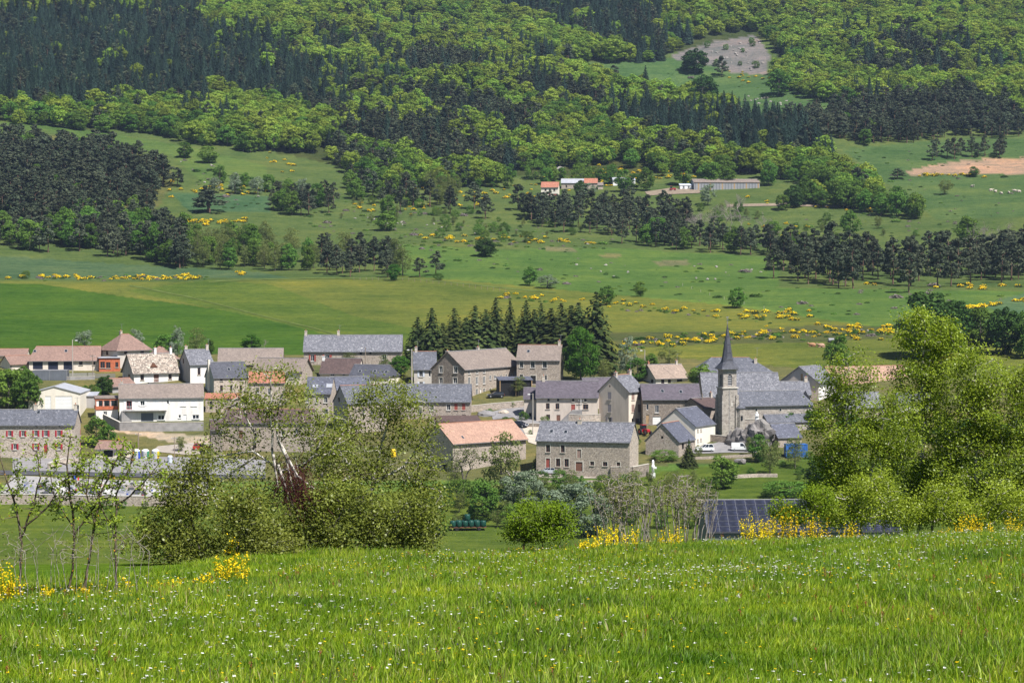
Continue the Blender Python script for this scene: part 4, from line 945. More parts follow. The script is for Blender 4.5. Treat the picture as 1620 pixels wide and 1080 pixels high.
M['l_pale'] = leafy('silvery_leaf', (0.12, 0.165, 0.10), (0.26, 0.31, 0.21), 0.2, 0.12)
M['l_silver'] = leafy('willow_leaf', (0.11, 0.155, 0.09), (0.25, 0.30, 0.2), 0.25, 0.12)
M['l_loose'] = leafy('young_leaf', (0.1, 0.13, 0.035), (0.19, 0.22, 0.07), 0.3, 0.15)
M['l_spruce'] = leafy('spruce_needle', (0.011, 0.024, 0.018), (0.034, 0.056, 0.038), 0.08, 0.4)
M['l_pine'] = leafy('pine_needle', (0.03, 0.042, 0.028), (0.092, 0.108, 0.062), 0.12, 0.38)
M['l_vspruce'] = leafy('garden_spruce_needle', (0.02, 0.034, 0.012), (0.075, 0.095, 0.028), 0.12, 0.25)
M['l_bare'] = leafy('bare_twig', (0.12, 0.1, 0.09), (0.22, 0.185, 0.17), 0.05, 0.15)
M['l_broom'] = leafy('broom_stem', (0.025, 0.045, 0.018), (0.06, 0.09, 0.03), 0.1, 0.2)
M['l_yellow'] = leafy('broom_blossom', (0.74, 0.50, 0.012), (0.90, 0.68, 0.03), 0.25, 0.1)

def clump_crown(rng, R, H0, H1, ncl, nleaf, cr, ls, flat=0.8, taper=0.0, fill=0.55):
    """leaf sprays on clumps spread through a crown between heights H0 and H1"""
    P, N = [], []
    zc, zr = (H0 + H1) / 2, (H1 - H0) / 2
    for i in range(ncl):
        d = unit(rng.normal(size=3)); s = fill + (1 - fill) * rng.rand() ** 0.6
        c = d * s; hh = (c[2] + 1) / 2
        w = 1 - taper * hh
        c = np.array([c[0] * R * w, c[1] * R * w, zc + c[2] * zr])
        r = cr * rng.uniform(0.65, 1.3)
        q = unit(rng.normal(size=(nleaf, 3))); q[:, 2] = np.where(rng.rand(nleaf) < 0.6, np.abs(q[:, 2]), q[:, 2])
        P.append(c + q * r * rng.uniform(0.7, 1.05, (nleaf, 1)) * np.array([1, 1, flat]))
        N.append(q + rng.normal(size=(nleaf, 3)) * 0.55)
    P = np.concatenate(P); N = np.concatenate(N)
    return (P,) + cards(rng, P, N, ls * rng.uniform(0.7, 1.35, len(P)), ls * 0.72 * rng.uniform(0.7, 1.3, len(P)))
def simple_trunk(rng, h, r, lean=0.03, limbs=5, h1=None, spread=2.5):
    n = 6; z = np.linspace(-0.6, h, n); x = np.cumsum(rng.normal(0, lean * h / n, n)); y = np.cumsum(rng.normal(0, lean * h / n, n))
    ch = [(np.stack([x, y, z], 1), np.linspace(r * 1.25, r * 0.35, n))]
    for i in range(limbs):
        t = rng.uniform(0.35, 0.9); p = np.array([np.interp(t, np.linspace(0, 1, n), x), np.interp(t, np.linspace(0, 1, n), y), -0.6 + t * (h + 0.6)])
        a = rng.uniform(0, 2 * np.pi); e = p + np.array([math.cos(a) * spread, math.sin(a) * spread, spread * rng.uniform(0.3, 0.9)]) * rng.uniform(0.6, 1)
        m_ = (p + e) / 2 + rng.normal(size=3) * 0.15 * spread
        ch.append((np.array([p, m_, e]), [r * 0.45, r * 0.3, r * 0.1]))
    return tubes(ch, 5)
KIND = {}   # kind -> list of (height, trunk mesh, crown mesh, combined mesh)
def add_kind(kind, h, tv, cv, tm, cm, rnd):
    t = mesh_np(kind + '_trunk', tv[0], tv[1], [M[tm]], smooth=True); c = mesh_np(kind + '_crown', cv[0], cv[1], [M[cm]], rnd=rnd)
    V = np.vstack([tv[0], cv[0]]); Fq = np.vstack([tv[1], cv[1] + len(tv[0])])
    mi = np.concatenate([np.zeros(len(tv[1]), int), np.ones(len(cv[1]), int)])
    b = mesh_np(kind + '_tree', V, Fq, [M[tm], M[cm]], midx=mi, rnd=np.concatenate([np.zeros(len(tv[1])), rnd]))
    KIND.setdefault(kind, []).append((h, t, c, b))
def make_kinds():
    for k in range(5):
        rng = np.random.RandomState(100 + k)
        h = 12.0
        def dec(kind, leafm, R, H0, ncl, nl, cr, ls, flat=.8, taper=.25, barkm='bark', fill=.55, hh=h, tr=.22):
            P, V, Fq = clump_crown(rng, R, H0, hh, ncl, nl, cr, ls, flat, taper, fill)
            tv = simple_trunk(rng, hh * .8, tr, spread=R * .7)
            zz = np.clip(rng.normal(.5, .28, len(Fq)), 0, 1)
            add_kind(kind, hh, tv, (V, Fq), barkm, leafm, zz)
        dec('beech', 'l_beech', 4.8, 1.8, 46, 52, 1.5, .85)
        dec('leafy', 'l_leafy', 4.7, .8, 52, 62, 1.4, .68)
        if k < 3:
            dec('bright', 'l_bright', 4.7, 1.0, 80, 95, 1.25, .46)
            dec('darkleaf', 'l_dark', 5.2, .4, 80, 80, 1.4, .62)
            dec('pale', 'l_pale', 4.2, 1.0, 44, 60, 1.1, .5)
            dec('silver', 'l_silver', 6.5, .3, 90, 110, 1.3, .5, taper=.1, tr=.15)
            dec('loose', 'l_loose', 4.4, 1.2, 56, 48, 1.3, .42, fill=.3)
            dec('bush', 'l_leafy', 7.0, -.6, 60, 70, 1.5, .55, taper=.15, tr=.12)
        # pine: bare reddish stem, uneven flat-topped crown of dark plates
        hp = 15.0; ncl = rng.randint(26, 34); P, N = [], []
        for i in range(ncl):
            t = (i + rng.rand()) / ncl; z = hp * (0.26 + 0.72 * t); R = 3.7 * (1 - t) ** 0.5 * rng.uniform(.45, 1.1) + .35
            a = rng.uniform(0, 2 * np.pi); c = np.array([math.cos(a) * R, math.sin(a) * R, z]); r = rng.uniform(.8, 1.45) * (1.15 - .5 * t)
            q = unit(rng.normal(size=(42, 3))); P.append(c + q * r * np.array([1, 1, .55])); N.append(q * .8 + np.array([0, 0, .5]) + rng.normal(size=(42, 3)) * .5)
        P = np.concatenate(P); N = np.concatenate(N); V, Fq = cards(rng, P, N, rng.uniform(.7, 1.25, len(P)), rng.uniform(.45, .8, len(P)))
        tv = simple_trunk(rng, hp * .93, .24, .035, 7, spread=2.2)
        add_kind('pine', hp, tv, (V, Fq), 'bark_pine', 'l_pine', np.clip(rng.normal(.5, .3, len(Fq)), 0, 1))
        # spruce: whorls of drooping boughs on a straight stem
        hs = 16.0; P, N, Ls, Ws = [], [], [], []
        nlev = 26
        for i in range(nlev):
            t = i / (nlev - 1); z = hs * (0.06 + 0.93 * t); R = 3.1 * (1 - t) ** 0.75 * rng.uniform(.85, 1.1) + .12
            nb = max(4, int(13 * (1 - t) + 4))
            for j in range(nb):
                a = 2 * np.pi * (j + rng.uniform(-.35, .35)) / nb + i; rr = R * rng.uniform(.75, 1.12)
                for s in np.linspace(.3, 1.0, max(2, int(rr / .55) + 1)):
                    P.append((math.cos(a) * rr * s, math.sin(a) * rr * s, z - .42 * rr * s ** 1.4 + rng.normal(0, .06)))
                    N.append((math.cos(a) * 1.0 + rng.normal(0, .3), math.sin(a) * 1.0 + rng.normal(0, .3), .6)); Ls.append(1.15 * (1.15 - .5 * t)); Ws.append(.72 * (1.15 - .5 * t))
        P = np.array(P); V, Fq = cards(rng, P, np.array(N), np.array(Ls), np.array(Ws))
        tv = tubes([(np.array([[0, 0, -.6], [0, 0, hs * .5], [0, 0, hs]]), [.26, .16, .03])], 5)
        add_kind('spruce', hs, tv, (V, Fq), 'bark', 'l_spruce', np.clip(rng.normal(.5, .3, len(Fq)), 0, 1))
        # bare tree: twigs only
        if k < 3:
            hb = 10.0; ch = []
            def rec(p, d, L, r, lv):
                q = p + d * L * .5 + rng.normal(size=3) * L * .06; e = p + d * L + rng.normal(size=3) * L * .1
                ch.append((np.array([p, q, e]), [r, r * .8, r * .55]))
                if lv == 0: return
                for _ in range(4 if lv > 1 else 5):
                    f = rng.uniform(.45, 1.0); pp = p + (e - p) * f
                    rec(pp, unit(d + rng.normal(size=3) * .55 + np.array([0, 0, .18])), L * rng.uniform(.55, .75), r * .5, lv - 1)
            rec(np.array([0, 0, -.4]), np.array([0, 0, 1.0]), 4.0, .16, 3)
            tv = tubes(ch, 3); P = np.concatenate([np.array(c[0])[1:] for c in ch[-400:]]); P = P[rng.permutation(len(P))[:500]] + rng.normal(size=(min(500, len(P)), 3)) * .3
            V, Fq = cards(rng, P, rng.normal(size=(len(P), 3)), .7, .045)
            add_kind('bare', hb, tv, (V, Fq), 'bark_pale', 'l_bare', rng.rand(len(Fq)))
    # broom: a low cushion of rushy stems, blossom over the top
    for k in range(5):
        rng = np.random.RandomState(500 + k); n = 220
        q = unit(rng.normal(size=(n, 3))); q[:, 2] = np.abs(q[:, 2]); P = q * np.array([1, 1, .9]) * rng.uniform(.6, 1.0, (n, 1))
        P += np.sin(P[:, [1, 2, 0]] * 5 + k) * .12
        V, Fq = cards(rng, P, q + rng.normal(size=(n, 3)) * .6, .36, .22)
        fl = (P[:, 2] + rng.normal(0, .22, n) > .38 + .12 * (k % 3)).astype(int)
        me = mesh_np('broom', V, Fq, [M['l_broom'], M['l_yellow']], midx=fl, rnd=rng.rand(n))
        KIND.setdefault('broom', []).append((1.0, None, None, me))
make_kinds()
_pr = random.Random(11)
CNT = {}
def plant(kind, P, h, label, group=None, wf=1.0, cat='tree', name=None, crown_m=None):
    P = Vector(P); vs = KIND[kind]; v = vs[_pr.randrange(len(vs))]
    s = h / v[0]; CNT[kind] = CNT.get(kind, 0) + 1
    T = empty(name or {'leafy': 'broadleaf_tree', 'bright': 'lime_tree', 'darkleaf': 'dark_tree', 'pale': 'whitebeam_tree', 'silver': 'willow_shrub', 'loose': 'young_tree', 'bush': 'bush', 'bare': 'bare_tree',
                       'pine': 'pine_tree', 'spruce': 'spruce_tree', 'beech': 'beech_tree'}[kind], P, _pr.uniform(0, 6.28), label, cat, group)
    T.scale = (s * wf * _pr.uniform(.95, 1.05), s * wf * _pr.uniform(.95, 1.05), s)
    if crown_m: T.rotation_euler.x = _pr.uniform(-.035, .035); T.rotation_euler.y = _pr.uniform(-.035, .035); T.scale.x *= _pr.uniform(.85, 1.2); T.scale.y *= _pr.uniform(.85, 1.2)
    link('trunk', v[1], T); link('crown', v[2], T, m=M[crown_m] if crown_m else None)
    return T
def plant_px(kind, x, y, hpx, label, group=None, wpx=None, cat='tree', name=None, dmin=395, crown_m=None):
    P = unproject(x, y, dmin); k = ppm(P); h = hpx / k * 1.03
    wf = 1.0
    if wpx:
        base_w = {'pine': 7.2 / 15, 'spruce': 4.0 / 16, 'silver': 14 / 12, 'bush': 15 / 12, 'darkleaf': 11 / 12, 'bare': .9}.get(kind, 10 / 12)
        wf = (wpx / hpx) / base_w
    return plant(kind, P, h, label, group, wf, cat, name, crown_m)

# one geometry-node set-up for masses nobody could count
def scatter(name, pts, rots, scales, idx, protos, label, smooth_mat=None):
    col = bpy.data.collections.new(name + '_kinds')
    for i, me in enumerate(protos):
        o = bpy.data.objects.new('%s_%02d' % (name, i), me); col.objects.link(o)
    me = bpy.data.meshes.new(name); pts = np.asarray(pts, np.float32)
    me.vertices.add(len(pts)); me.vertices.foreach_set('co', pts.ravel())
    a = me.attributes.new('rot', 'FLOAT_VECTOR', 'POINT'); a.data.foreach_set('vector', np.asarray(rots, np.float32).ravel())
    a = me.attributes.new('scl', 'FLOAT_VECTOR', 'POINT'); a.data.foreach_set('vector', np.asarray(scales, np.float32).ravel())
    a = me.attributes.new('idx', 'INT', 'POINT'); a.data.foreach_set('value', np.asarray(idx, np.int32))
    o = bpy.data.objects.new(name, me); COL.objects.link(o); tag(o, label, None, None, 'stuff')
    ng = bpy.data.node_groups.new(name, 'GeometryNodeTree')
    ng.interface.new_socket('Geometry', in_out='INPUT', socket_type='NodeSocketGeometry'); ng.interface.new_socket('Geometry', in_out='OUTPUT', socket_type='NodeSocketGeometry')
    n = ng.nodes; l = ng.links
    gi = n.new('NodeGroupInput'); go = n.new('NodeGroupOutput'); ip = n.new('GeometryNodeInstanceOnPoints'); ci = n.new('GeometryNodeCollectionInfo')
    ci.inputs['Collection'].default_value = col; ci.inputs['Separate Children'].default_value = True; ci.inputs['Reset Children'].default_value = True
    def na(nm, t):
        q = n.new('GeometryNodeInputNamedAttribute'); q.data_type = t; q.inputs['Name'].default_value = nm
        return [s for s in q.outputs if s.enabled and s.name == 'Attribute'][0]
    l.new(gi.outputs[0], ip.inputs['Points']); l.new(ci.outputs[0], ip.inputs['Instance']); ip.inputs['Pick Instance'].default_value = True
    l.new(na('idx', 'INT'), ip.inputs['Instance Index'])
    er = n.new('FunctionNodeEulerToRotation'); l.new(na('rot', 'FLOAT_VECTOR'), er.inputs[0]); l.new(er.outputs[0], ip.inputs['Rotation'])
    l.new(na('scl', 'FLOAT_VECTOR'), ip.inputs['Scale']); l.new(ip.outputs[0], go.inputs[0])
    md = o.modifiers.new('scatter', 'NODES'); md.node_group = ng
    return o
# ------------------------------------------------------------------ the wooded mountainside (masses) and the trees one can tell apart
WOODS = [  # later outlines win; the letter is the mixture that grows there
    ('B', [(-400, -500), (2050, -500), (2050, 165), (1620, 195), (1540, 205), (1400, 178), (1300, 160), (1237, 142), (1222, 60), (1130, 58), (1050, 80), (1040, 92), (950, 96), (880, 106), (960, 140), (1050, 150), (1140, 175),
           (1320, 250), (1330, 285), (1240, 275), (1000, 258), (860, 275), (640, 282), (540, 250), (430, 243), (330, 228), (200, 207), (60, 192), (-400, 185)]),
    ('S', [(-400, 12), (40, 18), (120, 22), (230, 8), (300, -30), (335, 55), (400, 80), (480, 105), (545, 125), (560, 160), (520, 182), (440, 170), (340, 150), (290, 172), (230, 180), (100, 176), (-400, 175)]),
    ('B', [(-400, -500), (180, -500), (150, 5), (60, 16), (-400, 10)]),
    ('S', [(485, 50), (532, 58), (545, 100), (500, 98)]),
    ('D', [(545, 80), (640, 62), (700, 85), (770, 100), (880, 128), (980, 160), (1010, 185), (900, 175), (800, 150), (700, 135), (600, 118)]),
    ('S', [(770, -500), (1026, -500), (1045, 85), (1005, 95), (975, 85), (940, 70), (860, 40), (785, 14)]),
    ('D', [(480, 185), (540, 158), (690, 150), (800, 180), (860, 220), (850, 262), (790, 290), (690, 290), (600, 250), (520, 225)]),
    ('G', [(830, 180), (930, 195), (990, 235), (1000, 262), (900, 270), (860, 250)]),
    ('G', [(560, 240), (640, 248), (690, 288), (600, 300), (520, 255)]),
    ('S', [(985, 172), (1090, 190), (1180, 190), (1260, 212), (1318, 240), (1318, 262), (1240, 262), (1150, 246), (1060, 236), (960, 205)]),
    ('G', [(1000, 238), (1160, 256), (1290, 270), (1340, 285), (1390, 300), (1370, 330), (1290, 300), (1230, 282), (1100, 272), (1000, 270)]),
    ('P', [(1255, 205), (1330, 180), (1430, 168), (1540, 158), (1620, 195), (1615, 216), (1500, 214), (1345, 230), (1275, 222)]),
    ('D', [(1340, 85), (1440, 72), (1510, 100), (1520, 135), (1440, 128), (1350, 118)]),
    ('G', [(30, 170), (130, 178), (260, 196), (330, 205), (420, 222), (430, 243), (330, 230), (200, 208), (60, 194), (-30, 190)]),
    ('P', [(-400, 225), (40, 232), (150, 246), (235, 268), (275, 292), (255, 312), (225, 335), (100, 345), (-400, 345)]),
    ('Q', [(-400, 345), (60, 350), (225, 350), (285, 372), (290, 416), (180, 402), (60, 392), (-400, 380)]),
    ('0', [(1050, 92), (1080, 75), (1130, 60), (1205, 50), (1226, 85), (1226, 126), (1150, 124), (1060, 104)]),
    ('0', [(1320, 40), (1338, 12), (1362, 0), (1354, 40)]),
]
def woods():
    rng = np.random.RandomState(21)
    g = 6.7
    xs, ys = np.meshgrid(np.arange(-640, 640, g), np.arange(960, 2250, g))
    X = xs.ravel() + rng.uniform(-.48, .48, xs.size) * g; Y = ys.ravel() + rng.uniform(-.48, .48, xs.size) * g
    k = np.abs(X) < Y * .262 + 25; X, Y = X[k], Y[k]
    Z = ground(X, Y); px, py = project(X, Y, Z)
    cls = np.full(len(X), '0')
    wob = 7 * np.sin(X * .05) + 6 * np.sin(Y * .043 + 2) + rng.normal(0, 8, len(X))
    for c, poly in WOODS: cls[in_poly(px + wob, py + wob * .5, poly)] = c
    # patchiness of the mixed stands
    pn = np.sin(X * .031 + 1) * np.sin(Y * .027 + .4) + .6 * np.sin(X * .07 + Y * .05) + rng.normal(0, .35, len(X))
    u = rng.rand(len(X))
    kind = np.full(len(X), '      ', dtype='<U6')
    kind[(cls == 'S')] = 'spruce'; kind[(cls == 'S') & (u < .045)] = 'beech'; kind[(cls == 'S') & (u > .8)] = 'pine'
    kind[(cls == 'B')] = 'beech'; kind[(cls == 'B') & (pn > 1.15)] = 'spruce'; kind[(cls == 'B') & (u > .84)] = 'leafy'; kind[(cls == 'B') & (u < .035)] = 'pine'
    d = cls == 'D'; kind[d] = np.where(pn[d] > -.25, 'pine', 'beech'); kind[d & (u > .82)] = 'spruce'
    gq = cls == 'G'; kind[gq] = np.where(pn[gq] > .9, 'pine', np.where(u[gq] < .45, 'beech', 'leafy'))
    kind[cls == 'P'] = 'pine'; kind[(cls == 'P') & (u < .06)] = 'leafy'
    q = cls == 'Q'; kind[q] = np.where(u[q] < .5, 'pine', 'leafy'); kind[q & (u > .8)] = ''
    hh = {'spruce': (10, 20), 'beech': (6.5, 14), 'leafy': (6, 12.5), 'pine': (9, 16)}
    ww = {'spruce': 1.0, 'beech': 1.15, 'leafy': 1.15, 'pine': 1.15}
    # the left pine wood stands near enough to tell its trees apart
    near = (cls == 'P') & (px < 300) & (py > 322) & (px > -20)
    stands = [('spruce_forest', 'dense dark spruce forest on the upper mountainside', 'spruce'), ('beech_forest', 'fresh light green beech forest covering the mountainside', 'beech'),
              ('mixed_forest', 'mid green broadleaf woodland fringe on the mountain', 'leafy'), ('pine_forest', 'dark purplish pine stands mixed into the mountain forest', 'pine')]
    for nm, lab, kd in stands:
        s = (kind == kd) & ~near; n = int(s.sum())
        vs = KIND[kd]; idx = rng.randint(0, len(vs), n); h = rng.uniform(*hh[kd], n); sc = h / vs[0][0]
        wq = rng.uniform(.8, 1.3, n); S = np.stack([sc * ww[kd] * wq * rng.uniform(.9, 1.1, n), sc * ww[kd] * wq * rng.uniform(.9, 1.1, n), sc], 1)
        Rr = np.stack([np.zeros(n), np.zeros(n), rng.uniform(0, 6.28, n)], 1)
        scatter(nm, np.stack([X[s], Y[s], Z[s]], 1), Rr, S, idx, [v[3] for v in vs], lab)
    od = np.argsort(np.argsort(px[near]))
    for x, y, z, q, i in zip(X[near], Y[near], Z[near], u[near], od):
        i = int(i) + 1; sfx = str(i) + ({1: 'st', 2: 'nd', 3: 'rd'}.get(i % 10, 'th') if not 10 < i < 20 else 'th')
        if q < .08: plant('leafy', (x, y, z), _pr.uniform(7, 11), 'green broadleaf tree in the left wood front, ' + sfx + ' from the left', 'broadleaf trees in the left pine wood')
        else: plant('pine', (x, y, z), _pr.uniform(10, 15), 'dark pine in the left wood front, ' + sfx + ' tree from the left', 'pines of the left wood', 1.1)
woods()

def belt(kind, poly, n, hpx, label, group, sep=7.0, wf=1.0, seed=0, cat='tree', mixk=None):
    rng = random.Random(seed); pts = []; tries = 0
    xs = [p[0] for p in poly]; ys = [p[1] for p in poly]
    while len(pts) < n and tries < n * 60:
        tries += 1
        x, y = rng.uniform(min(xs), max(xs)), rng.uniform(min(ys), max(ys))
        if not _inside((x, y), poly): continue
        if any(abs(x - a) < sep and abs(y - b) < sep * .35 for a, b in pts): continue
        pts.append((x, y))
    pts.sort()
    for i, (x, y) in enumerate(pts):
        k = kind; od = str(i + 1) + ({1: 'st', 2: 'nd', 3: 'rd'}.get((i + 1) % 10, 'th') if not 10 < i + 1 < 20 else 'th')
        if mixk and rng.random() < mixk[1]: k = mixk[0]
        nm = {'pine': 'dark pine', 'leafy': 'green broadleaf tree', 'loose': 'thin pale young tree', 'bare': 'bare grey tree', 'bush': 'low green bush', 'pale': 'silvery tree', 'beech': 'light green tree', 'darkleaf': 'dark round tree', 'spruce': 'dark spruce'}[k]
        plant_px(k, x, y, rng.uniform(*hpx), nm + ' ' + label + ', ' + od + ' from the left', nm + 's ' + group, None, cat if k != 'bush' else 'bush').scale.x *= wf
belt('pine', [(1213, 440), (1265, 455), (1330, 458), (1432, 464), (1480, 458), (1660, 440), (1660, 412), (1500, 420), (1400, 425), (1330, 424), (1250, 420)], 62, (48, 72), 'in the belt across the right pasture', 'in the right pasture belt', 9, 1.1, 1)
belt('pine', [(832, 340), (900, 336), (1060, 340), (1098, 362), (1040, 372), (940, 372), (850, 366)], 62, (30, 44), 'in the belt below the red-roofed farm', 'in the belt below the farm', 7, 1.15, 2)
belt('pine', [(970, 386), (1060, 396), (1235, 408), (1240, 398), (1120, 384), (1000, 376)], 30, (30, 46), 'in the hedge line along the bright pasture', 'in the pasture hedge line', 8, 1.15, 3, mixk=('leafy', .12))
belt('pine', [(-30, 395), (60, 400), (180, 410), (300, 424), (300, 414), (180, 385), (60, 372), (-30, 368)], 46, (34, 52), 'at the lower edge of the left wood', 'at the left wood edge', 8, 1.1, 4, mixk=('leafy', .2))
belt('loose', [(290, 424), (400, 430), (500, 430), (500, 410), (400, 385), (300, 395)], 46, (32, 46), 'in the birch scrub left of centre', 'in the left birch scrub', 8, .8, 5, mixk=('leafy', .45))
belt('pine', [(505, 436), (560, 438), (640, 440), (625, 415), (560, 405), (510, 402)], 26, (34, 46), 'in the clump above the hay meadow', 'in the clump above the hay meadow', 8, 1.15, 6, mixk=('loose', .15))
belt('pine', [(425, 340), (540, 345), (545, 325), (440, 318)], 14, (28, 40), 'in the small clump beside the blue-green crop', 'in the clump beside the crop', 9, 1.2, 7, mixk=('leafy', .25))
belt('leafy', [(540, 290), (640, 300), (700, 318), (640, 325), (560, 318)], 18, (20, 34), 'scattered on the slope left of the farm', 'left of the farm', 10, 1.1, 8, mixk=('pine', .4))
belt('loose', [(680, 300), (740, 306), (740, 325), (690, 325)], 14, (24, 34), 'in the pale thicket below the left forest', 'in the pale thicket', 7, .8, 9)
belt('leafy', [(990, 300), (1030, 296), (1090, 292), (1150, 290), (1200, 288), (1230, 296), (1010, 306)], 7, (30, 44), 'between the sheds of the upper farm', 'between the upper farm sheds', 12, 1.0, 10)
belt('leafy', [(1205, 315), (1280, 322), (1300, 300), (1380, 320), (1460, 345), (1440, 350), (1380, 338), (1290, 328)], 30, (26, 44), 'in the hedge running down to the right', 'in the right-hand hedge', 9, 1.05, 11, mixk=('beech', .3))
belt('bare', [(1090, 372), (1210, 375), (1210, 350), (1100, 345)], 12, (36, 52), 'standing leafless below the long grey barn', 'below the grey barn', 9, 1.0, 12)
belt('bare', [(1540, 408), (1640, 405), (1640, 385), (1540, 388)], 10, (34, 46), 'standing leafless behind the right pine belt', 'behind the right pine belt', 10, 1.0, 13)
belt('bush', [(1250, 392), (1330, 390), (1320, 380), (1260, 382)], 6, (12, 18), 'in the short hedge of the upper pasture', 'in the upper pasture hedge', 9, 1.0, 14)
belt('pine', [(1470, 255), (1530, 252), (1590, 250), (1590, 245), (1480, 246)], 11, (22, 34), 'in the clump above the ploughed field', 'above the ploughed field', 9, 1.2, 15)
belt('leafy', [(330, 285), (420, 300), (520, 318), (480, 320), (380, 308)], 12, (16, 30), 'dotted over the left hillside pasture', 'over the left hillside pasture', 14, 1.1, 16, mixk=('pale', .35))
belt('pine', [(560, 300), (700, 330), (760, 330), (830, 330), (830, 355), (740, 345), (600, 332)], 14, (30, 44), 'standing apart on the centre slope', 'apart on the centre slope', 16, 1.25, 17)
belt('bush', [(660, 360), (860, 372), (860, 385), (700, 380)], 9, (12, 20), 'among the broom of the centre slope', 'among the centre broom', 16, 1.0, 18)

belt('bush', [(420, 300), (640, 325), (860, 345), (960, 375), (700, 372), (520, 345)], 40, (7, 16), 'in the rough pasture of the centre slope', 'in the rough centre pasture', 12, 1.0, 21, mixk=('loose', .4))
belt('leafy', [(600, 272), (720, 290), (850, 282), (980, 276), (980, 290), (850, 300), (660, 305)], 26, (14, 30), 'along the forest foot above the farm', 'along the forest foot', 12, 1.1, 22, mixk=('bush', .4))
belt('bush', [(1060, 330), (1200, 335), (1340, 350), (1480, 360), (1480, 375), (1250, 372), (1080, 360)], 22, (8, 18), 'scattered on the right upper pasture', 'on the right upper pasture', 14, 1.0, 23, mixk=('loose', .35))
belt('bush', [(1075, 82), (1130, 70), (1200, 60), (1210, 112), (1150, 112)], 9, (6, 12), 'growing between the scree stones', 'between the scree stones', 12, 1.0, 24)
belt('bush', [(700, 640), (840, 640), (1000, 690), (1090, 730), (800, 740), (760, 700)], 16, (6, 12), 'low in a village garden', 'in the village gardens', 10, 1.0, 25)
belt('bush', [(1130, 716), (1290, 726), (1290, 760), (1130, 750)], 10, (8, 16), 'on the grassy bank below the church', 'on the bank below the church', 12, 1.0, 26)
belt('bush', [(640, 800), (760, 790), (900, 800), (1000, 800), (1125, 790), (1125, 842), (900, 846), (660, 848)], 26, (20, 40), 'in the scrub between brow and village', 'in the scrub below the brow', 16, 1.0, 27, mixk=('loose', .5))
belt('loose', [(850, 765), (1010, 768), (1100, 760), (1120, 790), (860, 790)], 12, (18, 34), 'on the slope below the stone farmhouse', 'below the stone farmhouse', 16, 1.0, 28, mixk=('bush', .4))
belt('bush', [(0, 800), (230, 802), (230, 812), (0, 812)], 10, (8, 16), 'along the foot of the cemetery wall', 'along the cemetery wall', 14, 1.0, 29)
